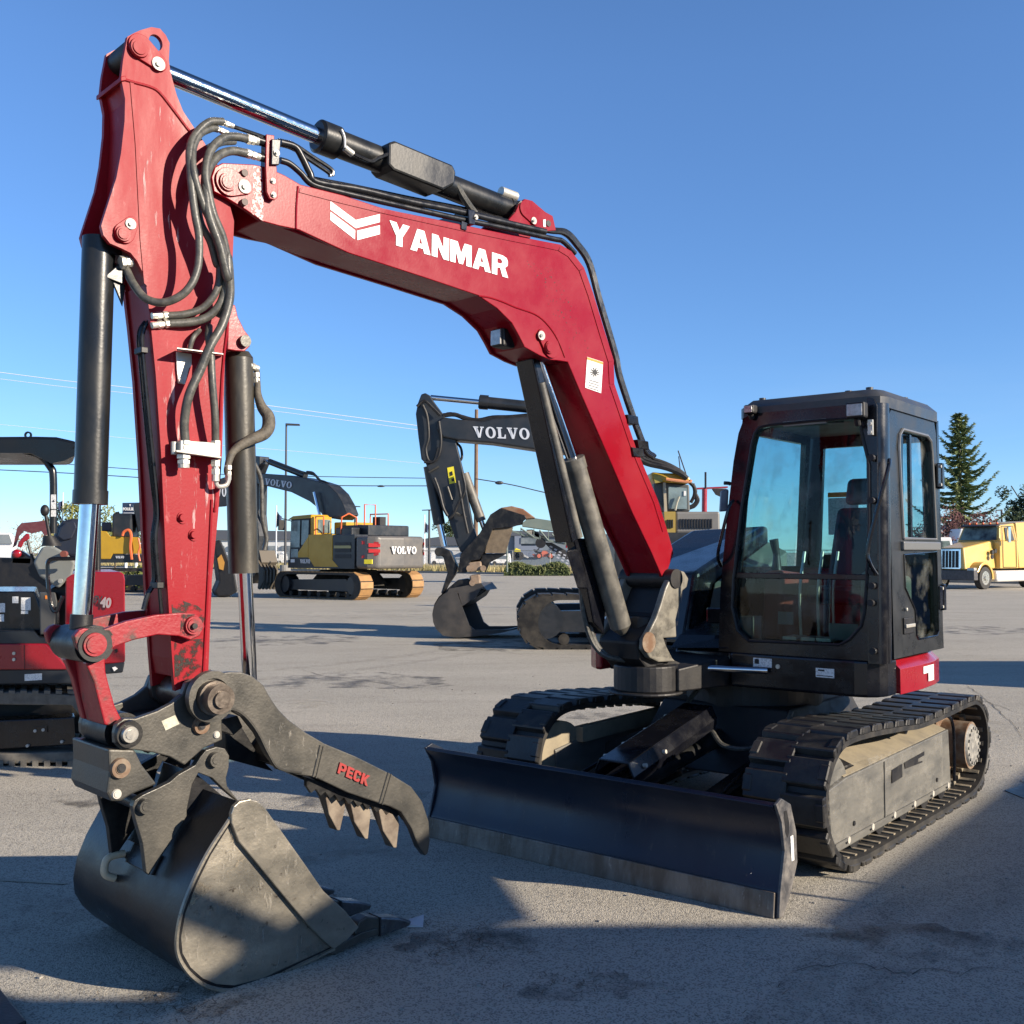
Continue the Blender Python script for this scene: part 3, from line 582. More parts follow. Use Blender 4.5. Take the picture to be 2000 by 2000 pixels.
# other sides: rear frame, left side frame with window, floor
ls=[(.55,1.1),(.53,2.60),(-.45,2.60),(-.5,1.1)]; lw=[(.50,1.62),(.46,2.48),(-.36,2.48),(-.40,1.62)]
multi_frame([ls,lw],lambda a,z:M(.07+.115*(z-1.1)/.9 if z<2.4 else .20,a,z),b_*.04).build('inner_side_frame',BLK,cab,bevel=.004)
pane(lw,lambda a,z:M(.05+.115*(z-1.1)/.9,a,z),'side_window',GLS,cab,b_*.004)
rs_=[(.05,1.1),(.20,2.60),(1.09,2.60),(1.10,1.1)]; rw=[(.26,1.70),(.30,2.46),(.98,2.46),(1.0,1.70)]
rf_=multi_frame([rs_,rw],lambda l,z:M(l,-.52,z),t_*.04); 
rf_.build('rear_frame',BLK,cab,bevel=.004)
pane(rw,lambda l,z:M(l,-.53,z),'rear_window',GLS,cab,t_*.004)
mb=MB(); mb.hexa([M(.72,-.42,1.2),M(.86,-.42,1.2),M(.86,-.51,1.2),M(.72,-.51,1.2),M(.74,-.42,2.50),M(.87,-.42,2.50),M(.87,-.51,2.5),M(.74,-.51,2.5)]); mb.build('rear_pillar_trim',BEIGE,cab)
mb=MB(); mb.box(M(.80,-.415,2.12),(.06,.01,.20),RM); mb.build('air_vent',RUST,cab)
mb=MB(); mb.box(M(.55,.02,1.10),(.98,1.06,.05),RM); mb.build('cab_floor',BLKM,cab)
mb=MB(); mb.box(M(.62,.0,2.555),(.84,1.0,.03),RM); mb.build('headliner',BEIGE,cab)
mb=MB(); mb.hexa([M(.50,.58,2.50),M(.78,.58,2.50),M(.78,.3,2.53),M(.5,.3,2.53),M(.50,.585,2.53),M(.78,.585,2.53),M(.78,.3,2.55),M(.5,.3,2.55)]); mb.build('sun_visor',PLG,cab)
# front glass
pane([(.17,1.585)]+inner[2:12]+[(1.025,1.585)],lambda l,z:M(l,lean(z)-.03,z),'windshield',glass('windshield_glass',(.70,.86,.87),.36),cab,t_*.005)
pane([(.165,1.55),(1.025,1.55)]+inner[13:]+[inner[0]],lambda l,z:M(l,lean(z)-.035,z),'lower_front_window',GLD,cab,t_*.005)
mb=MB(); mb.box(M(.60,lean(1.57)-.02,1.568),(.87,.03,.035),RM); mb.build('window_divider',BLK,cab,bevel=.004)
mb=MB(); mb.prism([M(l,.603,z) for l,z in ((.19,1.17),(.19,1.155),(.88,1.155),(.88,1.17))],-t_*.01); mb.build('frame_rib',BLK,cab)
# lights, mirror stays, rails, bolts
def worklight(l,a,z,par,sz=.09):
    mb=MB(); mb.box(M(l,a,z),(sz,.07,sz*.82),RM); o=mb.build('work_light',BLKM,par,bevel=.012)
    mb=MB(); mb.box(M(l,a+.037,z),(sz*.8,.006,sz*.62),RM); mb.build('lens',LENS,o,bevel=.006)
    mb=MB(); mb.cyl(M(l,a,z-sz*.4),M(l,a-.02,z-sz*.75),.018,n=10); mb.build('light_bracket',BLKM,o)
worklight(1.0,.66,2.55,cab,.115); worklight(.30,.62,2.62,cab,.07)
mb=MB(); mb.tube([onA(1737,898,.60),onA(1734,918,.66),onA(1712,1000,.69),onA(1695,1072,.70),onA(1699,1100,.69),onA(1712,1122,.62)],.012,8); mb.build('grab_rail',BLK,cab,smooth=True)
mb=MB(); mb.tube([onA(1432,978,.62),onA(1424,990,.68),onA(1411,1040,.70),onA(1402,1085,.69),onA(1408,1105,.60)],.011,8); mb.build('grab_rail',BLK,cab,smooth=True)
for l,z in ((1.062,1.52),(1.055,1.42),(1.065,1.14),(1.07,2.27),(1.065,1.60),(1.065,2.02)): MB().cyl(M(l,.605,z),M(l,.635,z),.020,n=12).build('cab_bolt',BLKM,cab)
mb=MB(); mb.box(M(1.065,.615,2.45),(.028,.02,.09),RM); mb.cyl(M(1.065,.62,2.47),M(1.065,.64,2.47),.012,n=8); mb.cyl(M(1.065,.62,2.42),M(1.065,.64,2.42),.012,n=8); mb.build('latch_plate',ZINC,cab)
# interior
mb=MB(); lp_=[M(l,lean(z)+.004,z) for l,z in inner+[inner[0]]]; mb.tube(lp_,.009,6,smooth=0); mb.build('window_seal',BLKM,cab,smooth=True)
mb=MB(); mb.hexa([M(.40,.05,1.38),M(.86,.05,1.38),M(.86,-.30,1.36),M(.40,-.30,1.36),M(.40,.05,1.50),M(.86,.05,1.50),M(.86,-.30,1.46),M(.40,-.30,1.46)])
mb.hexa([M(.42,-.22,1.46),M(.84,-.22,1.46),M(.84,-.34,1.46),M(.42,-.34,1.46),M(.48,-.30,2.02),M(.78,-.30,2.02),M(.78,-.40,2.02),M(.48,-.40,2.02)])
mb.hexa([M(.53,-.30,2.04),M(.73,-.30,2.04),M(.73,-.38,2.04),M(.53,-.38,2.04),M(.55,-.31,2.22),M(.71,-.31,2.22),M(.71,-.38,2.22),M(.55,-.38,2.22)])
mb.build('operator_seat',VIN,cab,bevel=.04,seg=3)
for l in (.27,.92):
    mb=MB(); mb.hexa([M(l-.07,.30,1.15),M(l+.07,.30,1.15),M(l+.07,-.30,1.15),M(l-.07,-.30,1.15),M(l-.07,.25,1.60),M(l+.07,.25,1.60),M(l+.07,-.30,1.56),M(l-.07,-.30,1.56)]); cn=mb.build('side_console',PLG if l>.5 else mat('console_red_brown',(.20,.035,.03),.5,0,(.12,.04,.035),.5,5,5),cab,bevel=.03,seg=3)
    mb=MB(); mb.cyl(M(l,.2,1.58),M(l,.2,1.70),.035,.022,n=12); mb.cyl(M(l,.2,1.70),M(l-.01,.22,1.80),.022,.03,n=12); mb.build('joystick',BLKM,cn,smooth=True)
for l in (.50,.62,.72):
    mb=MB(); mb.tube([M(l,.34,1.12),M(l,.36,1.45),M(l+.01,.30,1.72)],.010,8); mb.box(M(l,.44,1.18),(.09,.16,.02),RM); mb.build('travel_lever',ZINC,cab,smooth=True)
mb=MB(); mb.prism([M(.34,-.50,2.10),M(.56,-.50,2.10),M(.56,-.50,1.84),M(.34,-.50,1.84)],-t_*.003); cs=mb.build('rear_sticker',STK,cab)
mb=MB(); mb.prism([M(.34,-.496,2.14),M(.56,-.496,2.14),M(.56,-.496,2.105),M(.34,-.496,2.105)],-t_*.003); mb.build('rear_sticker',ORG,cab)
mb=MB(); mb.box(M(.16,.40,1.22),(.12,.14,.16),RM); mb.box(M(.45,.46,1.30),(.10,.01,.08),RM); mb.box(M(.82,.45,1.23),(.18,.01,.10),RM); mb.build('floor_boxes',PLG,cab)
# ---- boom
BO=.145
boomnear=[(418,374),(413,346),(420,326),(435,318),(496,321),(521,326),(556,342),(587,360),(670,381)]+q5((700,575),(900,615),(1120,660),(1380,715),(1560,750),(1640,765),(1700,800),(1770,890),(1820,1030),(1880,1230),(1930,1390))+q6((745,0),(870,370),(1000,680),(1060,880),(1088,980),(1060,1060),(1040,1120),(1020,1120),(960,980),(850,750),(700,400),(560,80))+[(1109,707),(1090,704),(1076,703),(1054,694),(1025,678),(1014,656),(1000,631),(971,602),(934,577),(826,541),(681,494),(584,449),(545,441),(512,432),(479,409),(443,387)]
corepx=[(512,328),(556,345),(587,363)]+boomnear[9:-5]+[(512,430)]
mb=MB()
plate(mb,boomnear,BO,BO-.022); platef(mb,boomnear,BO,-BO+.022,-BO)
plate(mb,[(x,y) for x,y in corepx],BO-.022,-BO+.022)
boom=mb.build('boom',RED,EX,bevel=.004)
# raised edge flange along the top of the boom
topl=q5((240,460),(470,520),(700,575),(900,620),(1120,668),(1380,722),(1560,758),(1640,775),(1700,812),(1765,895),(1815,1035),(1875,1235),(1925,1395))+q6((742,0),(868,370),(998,680),(1050,850))
def offs(poly,dx,dy): return [(x+dx,y+dy) for x,y in poly]
mb=MB()
for i in range(len(topl)-1):
    (x0,y0),(x1,y1)=topl[i],topl[i+1]; dx,dy=x1-x0,y1-y0; k=math.hypot(dx,dy); nx,ny=-dy/k,dx/k
    q=[(x0,y0),(x1,y1),(x1+nx*9,y1+ny*9),(x0+nx*9,y0+ny*9)]
    plate(mb,q,BO+.004,BO)
mb.build('boom_edge_rib',RED,boom)
mb=MB(); P=SP([(582,364),(579,400),(578,446)],BO+.002); mb.tube(P,.005,8,smooth=3); mb.build('weld_seam',RED,boom,smooth=True); mb=MB()
P=SP(q5((1200,1043),(1260,1052),(1330,1075),(1400,1105),(1500,1140),(1560,1185),(1610,1250),(1640,1310),(1665,1375)),BO+.001); mb.tube(P,.005,8,smooth=3)
mb.build('weld_seam',RED,boom,smooth=True)
WORN=bpy.data.materials.new('worn_patch'); WORN.use_nodes=True; t=WORN.node_tree; N=t.nodes; L=t.links
b=N['Principled BSDF']; b.inputs['Base Color'].default_value=(.60,.42,.40,1); b.inputs['Roughness'].default_value=.6
tr=N.new('ShaderNodeBsdfTransparent'); mx=N.new('ShaderNodeMixShader'); tc=N.new('ShaderNodeTexCoord'); nz=N.new('ShaderNodeTexNoise'); nz.inputs['Scale'].default_value=70; nz.inputs['Detail'].default_value=4
rp=N.new('ShaderNodeMapRange'); rp.inputs[1].default_value=.46; rp.inputs[2].default_value=.52
L.new(tc.outputs['Object'],nz.inputs[0]); L.new(nz.outputs[0],rp.inputs[0]); L.new(rp.outputs[0],mx.inputs[0]); L.new(tr.outputs[0],mx.inputs[1]); L.new(b.outputs[0],mx.inputs[2]); L.new(mx.outputs[0],N['Material Output'].inputs[0])
mb=MB(); mb.add(SP(q7((690,745),(790,765),(800,1000),(815,1150),(810,1400),(700,1330),(660,1290),(690,1100),(685,900)),BO+.0015),[tuple(range(9))]); mb.build('worn_paint',WORN,boom)
# pin heads and bolts on the boom
def boss(cx,cy,r,o,m,par,name='pin_cap',ln=.012,bolt=None):
    mb=MB(); pin(mb,cx,cy,o+ln,r,ln,32,.003); 
    pin(mb,cx,cy,o+ln+.006,r*.72,.008,28,.002); pb=mb.build(name,m,par,smooth=True)
    return pb
def washer(cx,cy,r,o,par):
    mb=MB(); pin(mb,cx,cy,o+.006,r,.006,24); mb2=mb.build('washer',BOLT,par,smooth=True)
    mb=MB(); pin(mb,cx,cy,o+.014,r*.40,.008,6); mb.build('bolt_head',mat('bolt_dark',(.15,.16,.15),.5,.5) if 'bolt_dark' not in bpy.data.materials else bpy.data.materials['bolt_dark'],mb2)
def pinplate(c1,c2,r1,r2,o,m,par,th=.012):
    """tear-shaped pin retainer between two centres (pixels), radii in metres"""
    p1=S(*c1,o);p2=S(*c2,o); ax=(p2-p1); D=ax.length; ux=ax.normalized(); uy=n_.cross(ux)
    al=math.acos(max(-1,min(1,(r1-r2)/D))); P=[]
    for i in range(17):
        a=al+(2*math.pi-2*al)*i/16; P.append(p1+(ux*math.cos(a)+uy*math.sin(a))*r1)
    for i in range(13):
        a=-al+2*al*i/12; P.append(p2+(ux*math.cos(a)+uy*math.sin(a))*r2)
    mb=MB(); mb.prism(P,n_*th); return mb.build('pin_retainer',m,par,bevel=.002)
rp_=pinplate((445,356),(478,365),.062,.034,BO,RED,boom); boss(446,355,.040,BO+.012,RED,boom); washer(478.5,364,.030,BO+.012,boom)
for x,y in ((479,337),(479,394)):
    mb=MB(); pin(mb,x,y,BO+.022,.016,.024,14); mb.build('stop_bolt',mat('brown_bolt',(.10,.07,.06),.6) if 'brown_bolt' not in bpy.data.materials else bpy.data.materials['brown_bolt'],boom)
pinplate(q5((1587,1320))[0],q5((1540,1255))[0],.062,.036,BO,RED,boom); boss(*q5((1587,1320))[0],.038,BO+.012,RED,boom); washer(*q5((1541,1256))[0],.026,BO+.012,boom)
# hose clamp bracket plate on the boom tip
mb=MB(); plate(mb,[(520,262),(536,264),(536,300),(541,330),(543,385),(537,391),(527,388),(521,375),(519,330)],BO+.03,BO+.018); br=mb.build('hose_bracket',RED,boom,bevel=.003)
for x,y in ((534,353),(535,380)): washer(x,y,.013,BO+.03,br)
mb=MB(); plate(mb,[(531,271),(549,272),(547,298),(546,322),(530,322)],BO+.045,BO-.05); mb.build('hose_clamp',BLK,boom,bevel=.004)
washer(541,298,.015,BO+.045,boom)
# lettering: logo chevrons and name
def bp(px,py): return S(px,py,BO)
L0,L1=q5((722,738))[0],q5((1362,944))[0]
bl0=bp(*q5((742,775))[0]); br0=bp(*q5((1368,945))[0]); upv=bp(*q5((1372,822))[0])-br0
letters('boom_lettering',word('YANMAR',.045),bp(*q5((716,760))[0]),bp(*q5((1358,948))[0]),bp(*q5((718,636))[0])-bp(*q5((716,760))[0]),WHITE,boom,out=n_)
def flat(px,o,nm,m,par,th=.002):
    mb=MB(); plate(mb,px,o+th,o); return mb.build(nm,m,par)
mb=MB()
for pl in (q5((402,533),(538,634),(668,602),(668,645),(538,678),(402,578)),q5((402,590),(535,690),(533,738),(402,635)),q5((545,692),(668,662),(668,710),(547,742))): plate(mb,pl,BO+.0025,BO+.0005)
mb.build('boom_emblem',WHITE,boom)
wl=flat([(1147,697),(1178,707),(1174,768),(1143,757)],BO+.001,'warning_label',STK,boom)
flat([(1147,697.5),(1178,707.5),(1177.6,712),(1146.6,702)],BO+.0035,'label_header',ORG,wl,.0006)
mb=MB()
cx,cy=1162,727
for a in range(0,180,36):
    dx,dy=9*math.cos(R(a)),9*math.sin(R(a)); px_,py_=-dy*.12,dx*.12; plate(mb,[(cx-dx-px_,cy-dy-py_),(cx+dx-px_,cy+dy-py_),(cx+dx+px_,cy+dy+py_),(cx-dx+px_,cy-dy+py_)],BO+.0042+a*1e-6,BO+.0036)
for k in range(4):
    y=741+k*5; plate(mb,[(1150-k*.4,y),(1170-k*.4,y+6.2),(1170-k*.4,y+7.6),(1150-k*.4,y+1.4)],BO+.0042,BO+.0036)
mb.build('label_print',BLKM,wl)
# upper clevis of the arm cylinder
cl=q5((1355,640),(1400,590),(1420,545),(1450,520),(1490,530),(1560,590),(1600,612),(1618,690),(1500,700))
mb=MB(); plate(mb,cl,.115,.09); platef(mb,cl,.115,-.09,-.115); cv=mb.build('cylinder_clevis',RED,boom,bevel=.003)
pinplate(q5((1453,575))[0],q5((1500,637))[0],.048,.03,.115,RED,cv,.008); washer(*q5((1500,637))[0],.020,.123,cv)
mb=MB(); pin(mb,*q5((1578,652))[0],.12,.018,.006,16); mb.build('clevis_hole',BLKM,cv)
mb=MB(); plate(mb,q5((1548,632),(1562,630),(1562,672),(1550,670)),.118,.1155); mb.build('sticker',STK,cv)
mb=MB(); pin(mb,*q5((1453,575))[0],.10,.03,.2); mb.build('pin',RED,cv)
# arm cylinder
def Sc(px,o=0): return S(px[0],px[1],o)
mb=MB(); mb.cyl(S(295,132,0),S(640,274,0),.040,n=32); pz=S(300,133,0); rod=mb.build('arm_cylinder_rod',CHROME,EX,smooth=True)
mb=MB(); a0=S(622,266,0); a1=S(988,408,0); u=(a1-a0).normalized()
mb.cyl(a0,a0+u*.10,.080,n=36); mb.cyl(a0-u*.01,a0,.066,.078,n=36); mb.cyl(a0+u*.10,a1,.066,n=36); mb.cyl(a1,a1+u*.03,.07,n=36); mb.cyl(a1+u*.03,S(1027,410,0),.055,.05,n=24)
arc_=mb.build('arm_cylinder',CYL,EX,smooth=True)
mb=MB(); plate(mb,q5((752,205),(1062,335),(1080,375),(1074,440),(1010,472),(745,366),(716,335),(718,215)),.10,-.06); bx=mb.build('cylinder_valve_box',CYL,arc_,bevel=.012)
mb=MB(); mb.tube(SP(q5((480,250),(520,275),(560,295),(620,318),(660,300),(720,275)),.085),.009,8); mb.build('valve_pipe',PIPE,arc_,smooth=True)
mb=MB(); mb.cyl(S(*q5((478,245))[0],.085),S(*q5((520,278))[0],.085),.017,n=12); mb.build('fitting',ZINC,arc_,smooth=True)
mb=MB(); mb.tube(SP(q5((462,145),(478,190),(480,245)),.09),.005,6); mb.build('wire_tie',WHITE,arc_,smooth=True)
mb=MB(); mb.cyl(S(*q5((1320,480))[0],.03),S(*q5((1400,510))[0],.03),.028,n=16); mb.build('port_fitting',ZINC,arc_,smooth=True)
mb=MB(); mb.tube(SP(q5((1080,440),(1110,500),(1150,560),(1180,600)),.05),.02,8); mb.build('valve_hose',HOSE,arc_,smooth=True)
# pipes along the top of the boom
PB=q5((1080,590),(1300,640),(1560,700),(1655,715),(1720,780),(1785,880),(1840,1080),(1925,1370))+q6((770,0),(900,370),(960,440))
for k,(o,s0) in enumerate(((.10,0),(.02,1),(-.06,2))):
    mb=MB(); mb.tube(SP(offs(q5((300,440),(560,490),(820,545)),0,-4-3*k)+offs(PB,2+k*2,-3-k*2),o),.014,8); mb.build('boom_pipe',PIPE,boom,smooth=True)
mb=MB(); mb.tube(SP(q5((130,215),(210,240),(250,300),(290,380),(330,430),(560,470),(830,535),(1080,585),(1300,637),(1560,697)),.135),.017,10); mb.build('boom_pipe',PIPE,boom,smooth=True)
mb=MB(); mb.tube(SP(q5((130,312),(180,330),(240,380),(300,440),(420,475),(700,540),(1080,625),(1300,670),(1600,735),(1655,750),(1720,815)),.13),.015,10); mb.build('boom_pipe',PIPE,boom,smooth=True)
mb=MB(); mb.tube(SP(q5((120,205),(200,225),(300,290),(405,360),(412,395)),.02),.010,8); mb.tube(SP(q5((120,225),(200,250),(290,310),(390,378),(400,400)),.06),.010,8); mb.build('boom_pipe',PIPE,boom,smooth=True)
mb=MB(); plate(mb,q5((1145,575),(1180,580),(1182,660),(1150,655)),BO+.02,-.08); mb.build('pipe_clamp',BLK,boom,bevel=.004); washer(*q5((1188,618))[0],.013,BO+.02,boom)
mb=MB(); plate(mb,q5((1110,640),(1138,650),(1135,690),(1108,680)),BO+.012,BO); mb.build('pipe_clamp',BLK,boom)
for x,y in q6((845,200),(905,345),(875,390)):
    mb=MB(); plate(mb,[(x-9,y-8),(x+12,y-4),(x+14,y+12),(x-6,y+10)],BO+.015,-.1); mb.build('pipe_clamp',BLK,boom,bevel=.003)
# work light on underside, small plate
mb=MB(); mb.box(S(983,662,.02),(.09,.10,.10),RM); wl2=mb.build('boom_work_light',BLKM,boom,bevel=.01)
mb=MB(); mb.box(S(983,662,.02)-d_*.055-n_*0,(.075,.01,.08),Matrix((n_,d_,Z)).transposed()); mb.build('lens',LENS,wl2)
# inner cheek plates under the elbow
mb=MB()
ck=[(934,577),(971,602),(1000,631),(1014,656),(1025,678),(1012,700),(1000,690)]
mb.build('x',BLKM,EX) if False else None
# boom cylinder with guard
mb=MB(); mb.cyl(S(1052,705,.0),S(1121,905,.0),.036,n=28); mb.build('boom_cylinder_rod',CHROME,EX,smooth=True)
mb=MB(); b0=S(1118,895,.0); b1=S(1212,1222,.0); u=(b1-b0).normalized()
mb.cyl(b0,b0+u*.07,.072,n=32); mb.cyl(b0+u*.07,b1,.066,n=32); mb.cyl(b1,b1+u*.06,.066,.02,n=32); mb.build('boom_cylinder',GREYC,EX,smooth=True)
g=[(1036,705),(1056,706),(1092,850),(1135,1052),(1120,1058),(1092,1000)]
mb=MB(); plate(mb,[(1040,700),(1054,700),(1138,1048),(1118,1060)],.055,.040); plate(mb,[(1040,700),(1054,700),(1138,1048),(1118,1060)],-.07,-.085); plate(mb,[(1040,700),(1046,701),(1126,1055),(1118,1060)],.055,-.085)
mb.build('rod_guard',BLK,EX,bevel=.006)
mb=MB(); mb.cyl(S(1056,748,.048),S(1130,1050,.048),.026,n=20); mb.build('guard_roll',GREYC,EX,smooth=True)
mb=MB(); plate(mb,[(1120,1050),(1150,1052),(1185,1170),(1180,1240),(1160,1215),(1148,1150)],-.05,-.13); mb.hexa([S(1105,1075,-.05),S(1140,1070,-.05),S(1150,1150,-.05),S(1128,1150,-.05),S(1105,1075,-.18),S(1140,1070,-.18),S(1150,1150,-.18),S(1128,1150,-.18)])
mb.build('cylinder_bracket',BLK,EX,bevel=.01)
for k in range(2):
    mb=MB(); mb.tube([S(1135+k*8,1150,-.12),S(1140+k*8,1200,-.12),S(1155+k*6,1250,-.1),S(1180+k*5,1280,-.05),S(1220,1290,0)],.016,8); mb.build('hydraulic_hose',HOSE,EX,smooth=True)
# swing bracket casting
mb=MB()
sb=q6((1150,1090),(1175,1130),(1165,1180),(1140,1200),(1128,1250),(1100,1370),(1105,1470),(1030,1475),(1045,1520),(1080,1590),(1100,1610),(1000,1615),(950,1590),(915,1540),(920,1480),(950,1430),(985,1360),(1010,1290),(1040,1190),(1080,1100),(1110,1075))
plate(mb,sb,.20,.155); platef(mb,sb,.20,-.155,-.20); 
mb.build('swing_bracket',BRK,EX,bevel=.008)
mb=MB(); plate(mb,q6((1090,1110),(1110,1100),(1080,1200),(1040,1330),(980,1460),(930,1500),(980,1590),(1090,1600),(1180,1640),(1190,1700),(960,1690),(890,1600),(870,1500),(920,1440),(1000,1330),(1050,1200)),.15,-.15)
sbb=mb.build('swing_post',BLKM,EX,bevel=.02)
mb=MB(); pin(mb,*q6((945,1500))[0],.212,.062,.012); mb.build('pin_cap',RUST,sbb,smooth=True)
mb=MB(); pin(mb,*q6((1105,1130))[0],.21,.06,.42); mb.build('boom_foot_pin',BLKM,sbb,smooth=True)
mb=MB(); pc=M(-.2,1.08,0); mb.cyl(pc+Z*.86,pc+Z*1.02,.20,n=32); mb.cyl(pc+Z*.84,pc+Z*.86,.23,n=32); mb.cyl(pc+Z*1.02,pc+Z*1.32,.13,n=24); mb.hexa([M(-.40,1.05,.86),M(.02,1.05,.86),M(.15,.5,.86),M(-.5,.5,.86),M(-.40,1.05,1.0),M(.02,1.05,1.0),M(.15,.5,1.06),M(-.5,.5,1.06)])
mb.build('swing_pivot',RUST,sbb,smooth=True) if False else mb.build('swing_pivot',BLKM,sbb,bevel=.01)
mb=MB(); mb.cyl(M(.0,.80,.985),M(.42,.66,.985),.022,n=16); mb.build('swing_cylinder_rod',CHROME,EX,smooth=True)
# ---- arm
AO=.115
armn=q1((480,230),(520,208),(560,190),(630,170),(685,180),(720,220),(745,270),(740,380),(748,440),(765,510),(790,600),(830,700),(890,790),(965,900),(1060,1060),(1150,1390))+q2((1370,0),(1340,400),(1310,800),(1290,1480),(1262,1930))+q3((1290,700),(1262,1440),(1180,1480),(1010,1545),(990,1300),(970,1000),(940,500))+q2((850,1930),(830,1500),(790,900),(750,500),(715,200))+q1((605,1780),(570,1700),(540,1640),(500,1590),(440,1560),(370,1530),(330,1480),(315,1420),(330,1370),(410,1120),(440,960),(462,760),(465,620),(440,490),(452,380))
core=q1((470,505),(765,515),(790,605),(830,705),(890,795),(965,905),(1060,1060),(1150,1390))+q2((1370,0),(1340,400),(1310,800),(1290,1480),(1262,1930))+q3((1290,700),(1255,1420),(1020,1440),(1000,1300),(985,1000),(955,500))+q2((868,1930),(845,1500),(806,900),(766,500),(735,200))+q1((625,1780),(600,1700),(560,1600),(500,1500),(480,1400),(480,1120),(490,960),(500,760),(495,620))
hc=S(*q1((657,268))[0],AO); hs,hz=SZ(hc); hole=[(hs+.030*math.cos(R(a*15)),hz+.034*math.sin(R(a*15))) for a in range(24)]
arm2=[SZ(p) for p in SP(armn,AO)]
mb=multi_frame([arm2,hole],lambda s_,z_:B0+d_*s_+n_*AO+Z*z_,n_*-.022); m2=multi_frame([arm2,hole],lambda s_,z_:B0+d_*s_+n_*(-AO+.022)+Z*z_,n_*-.022); mb.add(m2.v,m2.f); mb.prism([p-n_*.022 for p in SP(core,AO)],n_*-(2*AO-.044))
plate(mb,q1((438,480),(470,474),(475,505),(438,510)),AO+.01,-AO-.01)
arm=mb.build('arm',REDS,EX,bevel=.004)
mb=MB()
for pl in (q1((497,515),(520,515),(605,1800),(585,1780),(560,1500),(530,900)),): plate(mb,pl,AO+.004,AO)
P=SP(q1((445,495),(530,520),(620,545),(680,580),(760,680),(850,800),(880,835)),AO+.002); mb.tube(P,.006,8,smooth=3)
P=SP(q2((1335,500),(1290,900),(1265,1480),(1235,1930)),AO+.003); mb.tube(P,.006,8,smooth=3)
P=SP(q3((1290,100),(1262,700),(1225,1430)),AO+.003); mb.tube(P,.006,8,smooth=3)
mb.build('weld_seam',REDS,arm,smooth=True)
# top lifting eye: dark opening and pin hardware
pinplate(q1((558,298))[0],q1((675,400))[0],.052,.034,AO,REDS,arm); boss(*q1((558,298))[0],.040,AO+.012,REDS,arm); washer(*q1((677,400))[0],.028,AO+.012,arm)
pinplate(q1((455,1468))[0],q1((500,1408))[0],.042,.028,AO,REDS,arm); boss(*q1((457,1468))[0],.032,AO+.012,REDS,arm); washer(*q1((502,1407))[0],.022,AO+.012,arm)
mb=MB(); pin(mb,*q1((558,298))[0],AO,.05,AO*2-.01); mb.build('top_pin',BLKM,arm,smooth=True)
for x,y in q3((1075,235),(1160,365)):
    mb=MB(); pin(mb,x,y,AO+.02,.018,.02,18,.004); pin(mb,x,y,AO+.006,.026,.006,18); mb.build('grease_boss',REDS,arm,smooth=True)
# rear bracket of the thumb cylinder
rb=q2((1340,360),(1390,370),(1410,460),(1460,560),(1500,610),(1502,680),(1460,720),(1390,715),(1330,705))
mb=MB(); plate(mb,rb,.09,.06); platef(mb,rb,.09,-.06,-.09); tb=mb.build('thumb_cylinder_bracket',REDD,arm,bevel=.004)
mb=MB(); pin(mb,*q2((1470,640))[0],.115,.026,.2,20); mb.build('bracket_pin',IRON,tb,smooth=True)
# hard pipes and clips down the front of the arm
mb=MB(); fp=[S(x-2,y,AO-.035)-d_*.004 for x,y in q2((770,480),(730,520),(705,600),(705,700),(740,1100),(790,1600),(820,1930))+q3((880,400),(905,720),(925,960))]
mb.tube(fp,.0085,8); mb.build('arm_pipe',PIPE,arm,smooth=True)
mb=MB(); fp=[S(x-5,y,AO-.075)-d_*.004 for x,y in q2((740,500),(700,560),(690,640),(700,760),(735,1150),(785,1650),(815,1930))+q3((870,400),(880,700),(830,820),(800,930))]
mb.tube(fp,.011,8); mb.build('arm_pipe',PIPE,arm,smooth=True)
for x,y in q2((700,720),)+q3((895,745),):
    mb=MB(); mb.box(S(x,y,AO-.05)-d_*.012,(.07,.03,.025),Matrix((n_,d_,Z)).transposed()); mb.build('pipe_clip',BLKM,arm,bevel=.003)
# zinc hose brackets on the arm face
mb=MB(); plate(mb,q2((945,720),(1060,740),(1060,830),(1040,850),(1010,970),(960,960),(948,850)),AO+.012,AO+.004); mb.prism([S(*q2((948,715))[0],AO+.01),S(*q2((1300,755))[0],AO+.01),S(*q2((1300,745))[0],AO+.10),S(*q2((948,700))[0],AO+.10)],Z*.006)
hb=mb.build('hose_bracket',ZINC,arm,bevel=.002); 
mb=MB(); pin(mb,*q2((980,940))[0],AO+.02,.010,.01,12); mb.build('bolt_head',BOLT,hb)
mb=MB(); mb.box(S(*q2((1100,1455))[0],AO+.035),(.07,.18,.055),Matrix((n_,d_,Z)).transposed()); mb.prism([S(*q2((940,1490))[0],AO+.0),S(*q2((1285,1530))[0],AO+.0),S(*q2((1285,1530))[0],AO+.10),S(*q2((940,1480))[0],AO+.10)],Z*.010); mb.cyl(S(*q2((925,1400))[0],AO+.03),S(*q2((925,1500))[0],AO+.03),.012,n=10)
mb.build('hose_manifold',ZINC,arm,bevel=.004)
def fitting(x,y,x2,y2,o,r,par,m=None):
    p=S(x,y,o);q=S(x2,y2,o); mb=MB(); u=(q-p)
    mb.cyl(p,p+u*.30,r*1.15,n=6); mb.cyl(p+u*.30,p+u*.42,r*.8,n=10); mb.cyl(p+u*.42,p+u*.68,r*1.05,n=6); mb.cyl(p+u*.68,q,r*.9,n=12); return mb.build('hose_fitting',m or ZINC,par)
x=q2((1000,1500),(1000,1600)); fitting(*x[0],*x[1],AO+.06,.026,arm)
x=q2((1240,1540),(1240,1700)); fitting(*x[0],*x[1],AO+.06,.018,arm)
mb=MB(); mb.tube(SP(q2((1240,1690),(1255,1735),(1290,1740),(1325,1725),(1340,1680),(1335,1640)),AO+.05),.010,8); mb.build('elbow_pipe',ZINC,arm,smooth=True)
